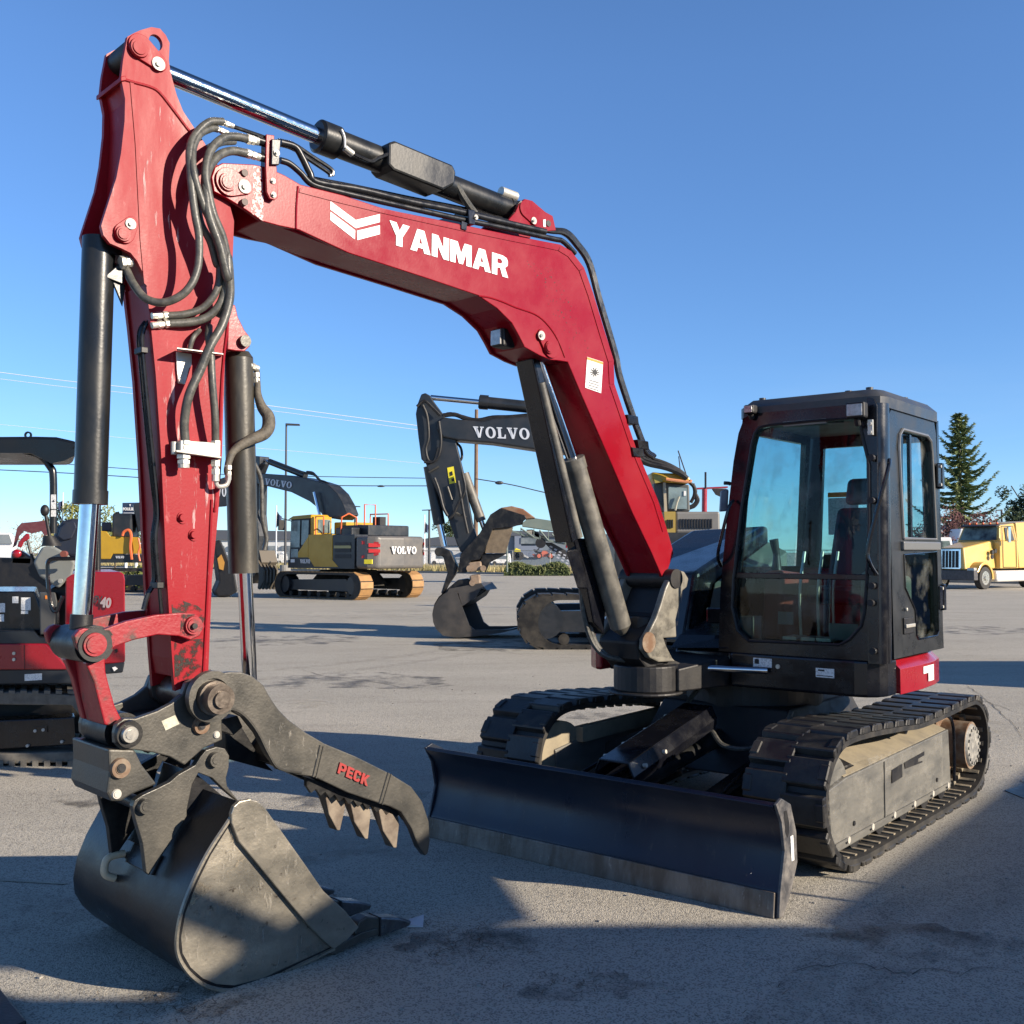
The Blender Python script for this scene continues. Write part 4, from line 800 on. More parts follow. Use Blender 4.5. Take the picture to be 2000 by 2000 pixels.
# big hoses at the boom/arm joint
def hose(px,os_,r=.020,par=EX,m=HOSE,name='hydraulic_hose'):
    P=[S(x,y,o) for (x,y),o in zip(px,os_)]; mb=MB(); mb.tube(P,r if callable(r) else r*.9,10,smooth=8); return mb.build(name,m,par,smooth=True)
h=hose(q1((470,1690),(520,1790),(600,1880),(720,1900),(850,1830),(920,1690),(930,1500),(905,1350),(880,1150),(870,950),(905,850),(990,770),(1080,765)),[.06,.10,.15,.20,.24,.25,.25,.25,.24,.22,.20,.19,.18],.0185)
h=hose(q1((1040,1990),(1085,1900),(1110,1780),(1090,1600),(1030,1450),(960,1300),(900,1100),(890,950),(930,850),(1000,810),(1040,808)),[.16,.19,.22,.24,.25,.25,.25,.22,.2,.18,.17],.0175)
h=hose(q2((870,450),(1000,440),(1130,400),(1220,310),(1265,200),(1270,60))+q1((1040,1660),(1000,1520),(940,1400),(915,1250),(900,1120),(960,960),(1060,900),(1150,890)),[.13,.15,.17,.19,.2,.2,.2,.2,.2,.18,.12,.05,.0,-.05],.0175)
h=hose(q2((890,510),(1050,500),(1180,460),(1270,370),(1310,250),(1330,60))+q1((1120,1700),(1080,1500),(1020,1350),(985,1200),(970,1080),(1000,950),(1080,870),(1160,860),(1240,875)),[.13,.15,.17,.19,.2,.21,.22,.24,.25,.25,.24,.22,.2,.19,.18],.020)
h=hose(q2((1010,1400),(1005,1250),(1040,1050),(1130,850),(1200,680),(1290,520),(1345,330),(1345,150),(1330,0))+q1((1110,1750),(1060,1550),(1000,1380),(975,1250),(975,1100),(1040,990),(1130,950),(1230,965)),[.17,.18,.2,.21,.22,.22,.22,.23,.24,.25,.26,.26,.25,.23,.2,.18,.17],.021)
h=hose(q2((1240,1400),(1235,1200),(1215,950),(1205,750),(1190,620),(1190,530)),[.17,.19,.2,.19,.18,.14],.018)
h=hose(q2((1040,720),(1070,620),(1120,560)),[.14,.15,.13],.012)
for a_,b2,o,r in ((q1((1060,762))[0],q1((1145,795))[0],.18,.013),(q1((1025,805))[0],q1((1110,838))[0],.17,.013),(q1((1230,873))[0],q1((1300,890))[0],.18,.020),(q1((1225,963))[0],q1((1310,990))[0],.17,.018),(q2((880,448))[0],q2((760,452))[0],.13,.015),(q2((900,508))[0],q2((760,525))[0],.13,.015),(q2((1010,1395))[0],q2((1005,1490))[0],.17,.022),(q2((1240,1395))[0],q2((1242,1500))[0],.17,.019)): fitting(*a_,*b2,o,r,EX)
x=q1((435,1650),(505,1650)); fitting(*x[0],*x[1],.075,.024,EX)
mb=MB(); mb.tube(SP(q1((1140,795),(1330,860),(1390,880)),.15),.009,8); mb.tube(SP(q1((1290,880),(1380,910)),.15),.020,10,smooth=0); mb.tube(SP(q1((1300,985),(1400,1010)),.15),.018,10,smooth=0); mb.build('boom_pipe',PIPE,boom,smooth=True)
# ---- bucket cylinder (front of the arm)
mb=MB(); mb.cyl(S(*q1((300,1500))[0],0),S(176,985,0),.064,n=36); c0=S(176,985,0); c1=S(177,958,0); mb.cyl(c0,c1,.068,n=36); mb.cyl(S(212,480,0),S(208,502,0),.05,.066,n=30)
bc=mb.build('bucket_cylinder',CYL,EX,smooth=True)
mb=MB(); mb.cyl(S(175,985,0),S(160,1205,0),.038,n=32); mb.build('bucket_cylinder_rod',CHROME,EX,smooth=True)
mb=MB(); mb.cyl(S(160,1200,0),S(157,1240,0),.044,n=24); pin(mb,186,1259,.10,.075,.20,32); mb.build('rod_end',BLKM,bc,smooth=True)
mb=MB(); plate(mb,q1((330,1740),(450,1640),(470,1700),(455,1790)),.062,-.02); plate(mb,q1((380,1760),(470,1790),(450,1930)),.05,.04); mb.build('port_block',CYL,bc,bevel=.004)
mb=MB()
for x,y in q1((245,1735),(235,1845)): mb.cyl(S(x,y,0)-d_*.0,S(x+12,y,0),.022,n=12)
mb.build('port_plug',BLKM,bc)
# ---- thumb cylinder (behind the arm)
mb=MB(); mb.cyl(S(465,700,0),S(476,1119,0),.066,n=36); mb.cyl(S(464,688,0),S(465,700,0),.05,.066,n=30); tcyl=mb.build('thumb_cylinder',GREYC if False else mat('brown_cylinder',(.035,.032,.026),.42,.2,(.13,.115,.085),.7,6,9,.06,60,.42,.7,stretch=(1,1,.3)),EX,smooth=True)
mb=MB(); mb.cyl(S(478,1119,0),S(489,1345,0),.033,n=28); mb.build('thumb_cylinder_rod',CHROME,EX,smooth=True)
hose(q2((1480,820),(1545,850),(1555,950),(1560,1050),(1590,1140),(1640,1220),(1620,1330),(1480,1400),(1370,1480),(1330,1600),(1330,1650)),[.03,.03,.04,.05,.06,.08,.10,.12,.14,.15,.15],lambda t:.013+.016*math.exp(-((t-.55)/.22)**2),EX,mat('sleeved_hose',(.06,.052,.04),.7,0,(.14,.12,.09),.8,40,8,.3,90),'sleeved_hose')
x=q2((1480,820),(1560,850)); fitting(*x[0],*x[1],.04,.016,EX); x=q2((1545,880),(1555,990)); fitting(*x[0],*x[1],.04,.014,EX); x=q2((1335,1580),(1335,1690)); fitting(*x[0],*x[1],.15,.015,EX)
hose([(497,905),(510,940),(512,1010),(520,1050),(516,1075)],[-.12,-.12,-.12,-.12,-.12],.012)
# ---- bucket linkage
lk=q3((250,1130),(290,1085),(330,1070),(400,1082),(470,1080),(640,1020),(870,970),(1060,955),(1160,960),(1220,1000),(1240,1060),(1200,1130),(1130,1160),(1040,1130),(880,1120),(700,1160),(560,1210),(500,1265),(440,1300),(390,1310),(330,1280),(270,1210))
mb=MB(); plate(mb,lk,.165,.130); platef(mb,lk,.165,-.130,-.165); ln=mb.build('guide_link',REDD,EX,bevel=.005)
boss(*q3((412,1195))[0],.048,.165,REDD,ln,'pin_cap',.016); boss(*q3((1158,1050))[0],.040,.165,REDD,ln,'pin_cap',.014)
mb=MB(); pin(mb,*q3((412,1195))[0],.172,.066,.008,32); mb.build('grease_ring',BLKM,ln)
mb=MB(); pin(mb,*q3((1165,1055))[0],.2,.012,.02,10); mb.build('grease_nipple',BLKM,ln)
pl=q3((340,1340),(380,1250),(470,1240),(485,1300),(490,1400),(520,1520),(560,1660),(610,1760),(560,1810),(480,1800),(455,1700),(400,1480))
mb=MB(); plate(mb,pl,.125,.085); platef(mb,pl,.125,-.085,-.125); plate(mb,q3((370,1300),(400,1300),(470,1640),(520,1800),(470,1800),(430,1640)),.085,-.085)
mb.build('push_link',REDD,EX,bevel=.006)
mb=MB(); pin(mb,*q3((620,1850))[0],.10,.075,.24,28); pin(mb,*q3((390,1200))[0],.13,.07,.26,28); mb.build('link_bush',IRON2,EX,smooth=True)
# ---- quick coupler
c1p=q4((300,320),(310,275),(345,250),(400,250),(500,215),(570,178),(620,135),(640,80),(690,60),(735,90),(700,160),(700,200),(740,240),(805,245),(808,350),(720,390),(630,470),(560,430),(480,410),(400,398),(330,395),(302,365))
c2p=q4((270,395),(395,398),(430,470),(500,560),(380,608),(330,640),(285,642),(262,600),(275,500))
mb=MB(); plate(mb,c1p,.185,.15); platef(mb,c1p,.185,-.15,-.185)
qc=mb.build('quick_coupler',IRON,EX,bevel=.005)
mb=MB(); plate(mb,c2p,.185,-.185); mb.build('coupler_body',IRON,qc,bevel=.008)
mb=MB(); plate(mb,q4((350,300),(560,240),(700,230),(740,330),(630,440),(480,400),(360,380)),.14,-.14); mb.build('coupler_web',IRON2,qc,bevel=.006)
def stud(x,y,r,m,par,o=.185,ln=.02,nm='coupler_pin'):
    (px,py),=q4((x,y)); mb=MB(); pin(mb,px,py,o+ln,r,ln,28,.003); pin(mb,px,py,o+ln+.003,r*.55,.004,20); return mb.build(nm,m,par,smooth=True)
stud(372,325,.055,IRON2,qc); stud(376,326,.034,mat('bright_pin',(.55,.53,.48),.35,.8,(.25,.23,.2),.7,30,6),qc,.207)
stud(332,486,.040,RUST,qc); stud(333,486,.020,BLKM,qc,.206,.006); stud(713,285,.036,RUST,qc); stud(713,286,.018,BLKM,qc,.206,.006)
stud(312,608,.020,BOLT,qc,.185,.008); stud(783,327,.016,BOLT,qc,.185,.008)
mb=MB(); plate(mb,q4((520,262),(585,233),(605,275),(540,306)),.1865,.1852); mb.build('serial_plate',mat('aged_plate',(.50,.48,.38),.6,0,(.3,.28,.22),.7,60,5),qc)
# ---- bucket
BW=.43
prof=q4((885,640),(860,690),(838,730),(740,880),(660,1040),(612,1170),(592,1290),(600,1370),(640,1440),(700,1495),(770,1525),(860,1532),(1000,1497),(1170,1415),(1335,1335))
mb=MB(); near=SP(prof,BW); far=[p-n_*1.02 for p in near]
cenp=S(*q4((950,1150))[0],BW)
inn=[p+(cenp-p).normalized()*.018 for p in near]; inf=[p-n_*1.02 for p in inn]; k=len(near)
mb.add(near+far+inn+inf,[(i,i+1,k+i+1,k+i) for i in range(k-1)]+[(2*k+i,3*k+i,3*k+i+1,2*k+i+1) for i in range(k-1)]+[(i,2*k+i,2*k+i+1,i+1) for i in range(k-1)]+[(k+i,k+i+1,3*k+i+1,3*k+i) for i in range(k-1)]+[(0,k,3*k,2*k),(k-1,2*k+k-1,3*k+k-1,k+k-1)])
bk=mb.build('bucket',SHELL,EX,smooth=True)
side=prof+q4((1390,1300),(1440,1235),(1380,1150),(1280,1060),(1190,930),(1085,780),(1000,660),(950,632))
mb=MB(); P=SP(side,BW-.004); mb.prism(P,n_*-.016); mb.build('side_plate',STEEL,bk)
mb=MB(); mb.prism([p-n_*(1.02-.02) for p in SP(side,BW-.004)],n_*-.016); mb.build('side_plate',STEEL,bk)
cut=q4((850,700),(862,665),(890,640),(940,630),(975,640),(1005,665),(1090,785),(1200,940),(1290,1070),(1390,1160),(1452,1235),(1400,1290),(1335,1338),(1300,1312),(1210,1222),(1100,1090),(960,920),(885,830),(852,745))
mb=MB(); mb.prism(SP(cut,BW+.022),n_*-.024); mb.build('side_cutter',STEEL,bk,bevel=.004)
mb=MB(); mb.prism([p-n_*(1.02+.02) for p in SP(cut,BW+.022)],n_*-.024); mb.build('side_cutter',STEEL,bk,bevel=.004)
# wear rim round the side plate
mb=MB(); P=SP(prof,BW+.002); mb.tube(P,.009,6,smooth=4); mb.build('rim_weld',STEEL,bk,smooth=True)
mb=MB(); lp=q4((1300,1352),(1335,1330),(1460,1262),(1540,1238),(1545,1262),(1340,1362)); mb.prism(SP(lp,BW),n_*-1.02); mb.build('bucket_lip',IRON,bk,bevel=.003)
for i in range(4):
    o=BW-.01-.305*i
    tp=q4((1430,1262),(1455,1205),(1490,1183),(1550,1190),(1550,1272),(1460,1300)); A0=SP(tp,BW-.01); A0=[p-n_*.305*i for p in A0]
    mb=MB(); mb.prism(A0,n_*-.07); ta=mb.build('tooth_adapter',IRON,bk,bevel=.006)
    tt=q4((1552,1186),(1640,1190),(1700,1205),(1690,1228),(1600,1262),(1552,1274)); A1=[p-n_*(.305*i-.004) for p in SP(tt,BW-.01)]
    mb=MB(); mb.prism(A1,n_*-.078); mb.build('bucket_tooth',mat('tooth_steel',(.20,.21,.225),.3,.8,(.08,.075,.07),.7,14,7,.08,60) if 'tooth_steel' not in bpy.data.materials else bpy.data.materials['tooth_steel'],ta,bevel=.008)
    mb=MB(); mb.prism([p-n_*(.305*i-.006) for p in SP(q4((1546,1186),(1554,1187),(1553,1275),(1546,1276)),BW-.01)],n_*-.082); mb.build('tooth_band',BLKM,ta)
ear=q4((385,665),(395,635),(430,612),(500,580),(560,550),(600,515),(680,470),(705,430),(730,400),(780,384),(820,392),(840,425),(838,480),(825,530),(830,570),(885,640),(870,632),(820,590),(760,530),(695,505),(665,560),(640,680),(640,710),(560,840),(500,930),(462,990),(448,975),(432,840),(398,725))
mb=MB(); E0=SP(ear,.165); mb.prism(E0,n_*-.035); mb.build('bucket_ear',IRON,bk,bevel=.003)
mb=MB(); mb.prism([p-n_*.33 for p in E0],n_*-.035); mb.build('bucket_ear',IRON2,bk,bevel=.003)
mb=MB(); mb.prism([p-n_*.035 for p in SP(q4((640,700),(695,510),(860,650),(800,770)),.165)],n_*-.29); mb.build('bucket_web',SHELL,bk)
for (x,y) in ((452,666),(782,446)): stud(x,y,.032,IRON,bk,.165,.028,'bucket_pin')
mb=MB(); 
for x,y in ((452,666),(782,446)): pin(mb,*q4((x,y))[0],.16,.028,.32,20)
mb.build('bucket_pin_bar',IRON2,bk,smooth=True)
# lifting eye and wear pads welded on the back
def onshell(f,w):   # f along profile index, w across from near side
    i=min(int(f),k-2); p=near[i].lerp(near[i+1],f-i)-n_*w; T=(near[i+1]-near[i]).normalized(); N=T.cross(n_); 
    if N.dot(cenp-near[i])>0: N=-N
    return p,T,N.normalized()
mb=MB(); 
for (f0,f1,w0,w1) in ((3.6,4.25,.30,.55),(2.9,3.6,.42,.78)):
    A_=[]; 
    for f in (f0,f1):
        for w_ in (w0,w1):
            p,T,N=onshell(f,w_); A_.append((p+N*.001,p+N*.014))
    a,b3,c3,d3=A_[0],A_[1],A_[3],A_[2]; mb.hexa([a[0],b3[0],c3[0],d3[0],a[1],b3[1],c3[1],d3[1]])
mb.build('wear_pad',SHELL,bk,bevel=.003)
mb=MB(); p0,T,N=onshell(4.0,.60); p1,T1,N1=onshell(5.0,.60); P=[p0+N*.004,p0+N*.05+T*.02,p0.lerp(p1,.45)+N*.07,p1+N1*.05-T1*.02,p1+N1*.004]
mb.tube(P,.016,10,smooth=6); mb.build('lifting_eye',mat('eye_tan',(.55,.46,.32),.6,0,(.4,.33,.22),.6,30,5),bk,smooth=True)
# ---- thumb
th=q4((655,150),(665,105),(700,65),(760,40),(850,30),(900,32),(950,50),(1000,90),(1040,160),(1075,210),(1120,255),(1200,315),(1290,368),(1440,430),(1600,510),(1700,572),(1750,640),(1782,735),(1787,830),(1778,885),(1765,898),(1735,860),(1700,770),(1650,690),(1600,665),(1550,650),(1400,600),(1240,525),(1160,515),(1075,492),(1020,420),(970,320),(910,245),(850,212),(800,225),(740,245),(690,225),(665,190))
mb=MB(); plate(mb,th,.245,.205)
thf=q4((655,150),(665,105),(700,65),(760,40),(850,30),(950,50),(1040,160),(1120,255),(1290,368),(1440,430),(1600,510),(1700,572),(1720,640),(1600,640),(1400,600),(1240,525),(1075,492),(970,320),(910,245),(850,212),(740,245),(665,190))
platef(mb,thf,.245,-.12,-.16); tm=mb.build('hydraulic_thumb',IRON,EX,bevel=.005)
mb=MB(); plate(mb,q4((1180,330),(1290,375),(1440,437),(1600,517),(1690,572),(1700,640),(1550,640),(1400,592),(1240,515),(1100,480)),.205,-.12); mb.build('thumb_box',IRON2,tm,bevel=.004)
mb=MB()
for e in (((1270,375),(1235,525)),((1590,505),(1548,650))):
    a,c=q4(*e); mb.tube(SP([a,c],.246),.006,6,smooth=0)
    a,c=q4((e[0][0]+14,e[0][1]+6),(e[1][0]+14,e[1][1]+6)); mb.tube(SP([a,c],.246),.004,6,smooth=0)
mb.tube(SP(q4((1180,505),(1075,485),(1025,415),(975,315),(915,238),(855,205),(800,215)),.246),.006,6,smooth=4)
mb.build('weld_seam',IRON,tm,smooth=True)
# hub rings and pin
mb=MB(); p=S(*q4((755,145))[0],.245); mb.ring(p-n_*.02,p+n_*.014,.105,.075); mb.build('hub_ring',IRON,tm,smooth=True)
mb=MB(); p=S(*q4((755,150))[0],.245); mb.cyl(p-n_*.45,p+n_*.035,.070,n=32); mb.cyl(p+n_*.035,p+n_*.085,.060,n=30); mb.cyl(p+n_*.085,p+n_*.10,.034,n=24); mb.build('thumb_pin',mat('pin_brown',(.10,.08,.065),.4,.5,(.25,.21,.17),.7,12,8,.1,60),tm,smooth=True)
# toothed grip plates and tines
for (cx,cy,tx,ty,o) in ((1335,612,1355,778,.16),(1455,648,1487,818,.18),(1590,690,1622,860,.20)):
    mb=MB(); plate(mb,q4((cx-48,cy-20),(cx+48,cy+20),(cx+52,cy+60),(tx+8,ty),(tx-6,ty),(cx-25,cy+90)),o,o-.03)
    plate(mb,q4((cx-48,cy-20),(cx+48,cy+20),(tx+8,ty),(tx-6,ty)),o-.03,o-.10)
    mb.build('thumb_tine',mat('tine_brown',(.14,.11,.085),.6,.3,(.30,.25,.19),.7,10,8,.1,60) if 'tine_brown' not in bpy.data.materials else bpy.data.materials['tine_brown'],tm,bevel=.004)
for o in (.20,.02):
    mb=MB(); base=q4((1205,520),(1700,690),(1690,715)); pts=[]
    nT=22
    for i in range(nT+1):
        f=i/nT; x=1205+(1690-1205)*f; y=560+(705-560)*f; pts.append((x,y+ (34 if i%2 else 8)))
    poly=[(1205,528),(1440,600),(1700,680)]+pts[::-1]; plate(mb,q4(*poly),o,o-.022); mb.build('grip_plate',IRON2,tm)
P0=S(*q4((1345,505))[0],.245); P1=S(*q4((1487,568))[0],.245); U=S(*q4((1358,455))[0],.245)-P0
letters('thumb_lettering',word('PECK',.08),P0,P1,U,PECKR,tm,thick=.012,out=n_)
mb=MB(); plate(mb,q4((805,255),(880,235),(905,290),(860,330),(800,310)),.15,-.10); plate(mb,q4((820,300),(900,290),(990,440),(1050,500),(830,440)),-.05,-.17); mb.build('thumb_lug',IRON2,tm,bevel=.004)

def mask_mat(name,col,scale,lo,hi,stretch=(1,1,1),rough=.6,alpha=1):
    m=bpy.data.materials.new(name); m.use_nodes=True; t=m.node_tree; N=t.nodes; L=t.links; b=N['Principled BSDF']; b.inputs['Base Color'].default_value=(*col,1); b.inputs['Roughness'].default_value=rough
    tr=N.new('ShaderNodeBsdfTransparent'); mx=N.new('ShaderNodeMixShader'); tc=N.new('ShaderNodeTexCoord'); mp=N.new('ShaderNodeMapping'); mp.inputs['Scale'].default_value=stretch; nz=N.new('ShaderNodeTexNoise'); nz.inputs['Scale'].default_value=scale; nz.inputs['Detail'].default_value=7; nz.inputs['Roughness'].default_value=.65
    rp=N.new('ShaderNodeMapRange'); rp.inputs[1].default_value=lo; rp.inputs[2].default_value=hi; rp.inputs[4].default_value=alpha
    L.new(tc.outputs['Object'],mp.inputs[0]); L.new(mp.outputs[0],nz.inputs[0]); L.new(nz.outputs[0],rp.inputs[0]); L.new(rp.outputs[0],mx.inputs[0]); L.new(tr.outputs[0],mx.inputs[1]); L.new(b.outputs[0],mx.inputs[2]); L.new(mx.outputs[0],N['Material Output'].inputs[0]); return m
GREASE=mask_mat('grease',(.012,.009,.007),22,.47,.58,rough=.35); SCR=mask_mat('scratches',(.50,.24,.24),34,.60,.66,(1,1,.13)); CHIP=mask_mat('chips',(.02,.018,.016),70,.62,.66); SCUF=mask_mat('scuffs',(.38,.35,.30),42,.58,.74,(1,1,.35),alpha=.55); GR2=mask_mat('grease_light',(.03,.027,.023),9,.45,.70,alpha=.6); MUD=mask_mat('dried_mud',(.30,.245,.165),9,.52,.66)
def film(px,o,m,par,name): 
    mb=MB(); P=SP(px,o+.0012); mb.add(P,[tuple(range(len(P)))]); return mb.build(name,m,par)
film(q3((985,880),(1060,860),(1180,900),(1250,960),(1240,1010),(990,960)),AO,GREASE,arm,'grease_stain')
film(q3((1005,1160),(1225,1150),(1235,1440),(1180,1470),(1010,1530)),AO,GREASE,arm,'grease_stain')
film(q3((430,1085),(520,1085),(560,1150),(540,1220),(470,1260),(400,1290),(330,1240),(340,1120)),.165,GREASE,ln,'grease_stain')
film(q3((1060,965),(1170,965),(1230,1010),(1220,1080),(1140,1140),(1050,1120)),.165,GREASE,ln,'grease_stain')
film(q1((540,560),(640,580),(860,880),(820,1500),(620,1700),(590,1300)),AO,SCR,arm,'paint_scratches')
film(q2((780,650),(930,680),(1240,800),(1240,1900),(870,1900),(800,900)),AO,SCR,arm,'paint_scratches')
film(q3((960,100),(1250,100),(1215,850),(990,850)),AO,SCR,arm,'paint_scratches')
film(q1((330,1400),(440,1000),(475,700),(490,1000),(540,1500),(560,1600),(440,1550),(360,1500)),AO,SCR,arm,'paint_scratches')
film(q5((1450,850),(1600,900),(1740,1150),(1800,1350),(1700,1350),(1600,1150)),BO,CHIP,boom,'paint_chips')
film(q7((230,1000),(300,760),(600,760),(650,1200),(560,1200),(380,1110)),BO,SCR,boom,'paint_scratches')
film(q4((700,1130),(830,760),(900,900),(1100,1150),(1280,1330),(1000,1480),(800,1500),(650,1400),(610,1280)),BW+.0005,SCUF,bk,'scuff_marks')
film(q4((760,900),(836,750),(870,850),(1000,1010),(900,1000),(800,1010),(640,1160),(680,1050)),BW+.001,MUD,bk,'dried_mud')
film(q4((900,660),(1000,670),(1300,1080),(1200,1130),(1000,900)),BW+.023,SCUF,bk,'scuff_marks')
film(q4((1060,250),(1280,390),(1240,500),(1100,470),(1020,380)),.246,SCUF,tm,'scuff_marks')
mb=MB()
mb.add([onL(*p,1.0475) for p in ((1622,1505),(1840,1435),(1842,1510),(1840,1540),(1612,1668),(1605,1600))],[tuple(range(6))]); TF=[o for o in bpy.data.objects if o.name=='track_frame'][0]; mb.build('scuff_marks',mask_mat('bright_scuffs',(.33,.315,.28),5,.46,.74,(1,1,2.2),alpha=.55),TF)
MB().box(M(1.047,.42,.30),(.012,.012,.34),RM).build('weld_seam',FRM,TF)
MB().box(M(1.05,.18,.135),(.014,2.0,.014),RM).build('lower_rib',FRM,TF)
MB().prism([M(1.0485,a,z) for a,z in ((.08,.41),(-.30,.425),(-.30,.400),(-.18,.395),(-.18,.375),(-.26,.37),(-.26,.36),(.06,.37))],b_*.001).build('access_hole',BLKM,TF)
for a in (.9,-.55): MB().cyl(M(1.045,a,.20),M(1.052,a,.20),.014,n=10).build('plug',BLKM,TF)

film(q6((1110,1200),(1140,1210),(1110,1400),(1000,1460),(1080,1590),(960,1580),(940,1440),(1020,1300)),.20,GR2,[o for o in bpy.data.objects if o.name=='swing_bracket'][0],'grease_stain')
# ================================================ yard and background
def r1(*L): return [(.35195*x,820+.35195*y) for x,y in L]
def r6(*L): return [(.15528*x,950+.15528*y) for x,y in L]
def r8(*L): return [(.14493*x,1040+.14493*y) for x,y in L]
def z2(*L): return [(400+.2588*x,850+.2588*y) for x,y in L]
def s3(*L): return [(780+.2847*x,740+.2847*y) for x,y in L]
def u4(*L): return [(1230+.12418*x,880+.12418*y) for x,y in L]
def t5(*L): return [(1800+.21739*x,780+.21739*y) for x,y in L]
def s7(*L): return [(940+.10352*x,960+.10352*y) for x,y in L]
SKW=0
def T(mb,px,Y,dep): return mb.prism([at(x,y,Y) for x,y in px],V((SKW*dep,dep,0)))
def Tb(name,px,Y,dep,m,par,**k): mb=MB(); T(mb,px,Y,dep); return mb.build(name,m,par,**k)
def Cb(name,a,c,Y,r,m,par,r2=None,Y2=None): 
    mb=MB(); mb.cyl(at(*a,Y),at(*c,Y2 or Y),r,r2,16); return mb.build(name,m,par,smooth=True)
def Hb(name,pts,Y,r,m,par,dy=0):
    mb=MB(); mb.tube([at(x,y,Y+dy*i/len(pts)) for i,(x,y) in enumerate(pts)],r,6,smooth=4); return mb.build(name,m,par,smooth=True)
# ---------------- small red excavator with canopy, left
Y0=8.55; SKW=-.44
X2=empty('excavator',tuple(gnd(30,1480)),'small red open excavator with black canopy, black console and red tail cover, at left','excavator')
mb=MB(); P=[at(x,y,Y0+.1) for x,y in [(-150,868),(-60,853),(70,852),(110,853),(150,862),(152,874),(140,884),(60,884),(-150,884)]]; mb.prism(P,V((SKW*1.25,1.25,0)))
cn=mb.build('canopy',CANO,X2,bevel=.03,seg=3)
mb=MB(); p=at(55,851,Y0+.5); mb.ring(p+V((0,-.008,.005)),p+V((0,.008,.005)),.032,.018,16); mb.build('lifting_ring',CANO,cn,smooth=True)
Tb('canopy_edge',[(-150,884),(60,885),(100,905),(125,900),(150,888),(150,876),(-150,876)],Y0+.06,.05,CANO,cn)
mb=MB(); mb.tube([at(35,878,Y0+.15),at(75,888,Y0+.15),at(98,912,Y0+.15),at(104,935,Y0+.15),at(104,1042,Y0+.15)],.030,12); mb.build('canopy_post',CANO,X2,smooth=True)
mb=MB(); mb.tube([at(150,880,Y0+1.0),at(184,900,Y0+1.0),at(190,940,Y0+1.0),at(190,1115,Y0+1.0)],.030,12); mb.build('canopy_post',CANO,X2,smooth=True)
for y0,y1 in ((966,994),(996,1009)): Tb('post_sticker',[(99.5,y0),(109.5,y0),(109.5,y1),(99.5,y1)],Y0+.115,.003,STK,X2)
Tb('post_symbol',[(102,980),(104.5,976),(107,980)],Y0+.112,.003,BLKM,X2)
mb=MB(); T(mb,[(103,1050),(112,1030),(122,1018),(140,1013),(160,1013),(168,1030),(166,1080),(150,1092),(112,1086)],Y0+.45,.48); st=mb.build('seat',VIN,X2,bevel=.04,seg=3)
Tb('seat_pad',[(112,1048),(118,1030),(128,1021),(146,1019),(150,1030),(140,1052),(124,1056)],Y0+.43,.03,VIN,st,bevel=.01)
mb=MB(); T(mb,r6((530,760),(640,750),(700,765),(850,850),(950,960),(905,1120),(740,1285),(500,1135),(420,960),(460,880)),Y0+.02,.20); cs=mb.build('control_console',PLG,X2,bevel=.02,seg=3)
Tb('console_side',r6((350,1020),(430,950),(500,1130),(640,1230),(600,1290),(360,1110)),Y0+.06,.16,BLKM,cs)
for k in range(5):
    mb=MB(); c=at(*r6((650-k*8,750-k*24))[0],Y0+.12); mb.ring(c,c+Z*.022,.075-.007*k,.03,14); mb.build('lever_boot',BLKM,cs,smooth=True)
mb=MB(); c=at(*r6((625,640))[0],Y0+.12); mb.cyl(c,c+V((-.03,-.02,.20)),.014,n=10); mb.sphere(c+V((-.035,-.02,.22)),.035,(1,1,1.4)); mb.build('joystick',BLKM,cs,smooth=True)
mb=MB(); c=at(*r6((765,1190))[0],Y0+.01); mb.cyl(c,c+V((0,-.01,0)),.020,n=16); mb.build('console_lock',ZINC,cs)
mb=MB(); c=at(*r6((820,850))[0],Y0); mb.cyl(c,c+V((0,-.04,0)),.026,n=14); mb.build('switch',mat('switch_brown',(.20,.06,.04),.5),cs)
Hb('grab_rail',r8((1060,350),(880,355),(720,358),(650,390),(640,480),(650,700),(675,930),(720,1050),(770,1050),(800,970),(850,860)),Y0-.10,.017,BLK,X2)
Hb('grab_rail',r8((770,1000),(775,1150),(770,1300)),Y0-.08,.016,BLK,X2)
Hb('control_lever',r6((345,680),(385,830),(450,1010)),Y0+.1,.012,BLKM,X2)
tc_=Tb('tail_cover',[(128,1128),(140,1122),(178,1117),(236,1117),(242,1122),(244,1132),(244.5,1292),(240,1296),(200,1297),(127,1220)],Y0+.02,1.35,REDF,X2,bevel=.02,seg=3)
Tb('tail_bumper',[(200,1298),(244,1293),(240,1314),(206,1317)],Y0+.0,1.3,VGR,X2,bevel=.012,seg=2)
Tb('bumper_badge',[(219,1304),(225,1302),(230,1306),(223,1311)],Y0-.012,.01,WHITE,X2)
vs,fs=plain('SV',.045); A_=at(*r8((1258,945))[0],Y0); B_=at(*r8((1370,958))[0],Y0); U_=at(*r8((1275,845))[0],Y0)-A_
letters('tail_lettering',(vs,fs),A_,B_,U_,mat('letter_dark',(.05,.04,.045),.5),X2,out=V((0,-1,0)))
vs,fs=plain('40',.05); A_=at(*r8((1345,1005))[0],Y0); B_=at(*r8((1490,1025))[0],Y0); U_=at(*r8((1365,862))[0],Y0)-A_
letters('tail_lettering',(vs,fs),A_,B_,U_,mat('letter_grey',(.36,.30,.31),.5),X2,out=V((0,-1,0)))
Tb('drain_mark',r8((1540,1580),(1580,1565),(1590,1600),(1565,1625)),Y0+.012,.01,BLKM,X2)
Tb('front_floor',[(-200,1155),(68,1155),(78,1185),(82,1252),(-200,1252)],Y0+.12,1.2,BLK,X2,bevel=.01)
Tb('floor_panel',[(77,1157),(108,1157),(112,1175),(106,1237),(78,1240)],Y0+.04,.10,mat('panel_grey',(.07,.07,.068),.5),X2,bevel=.01)
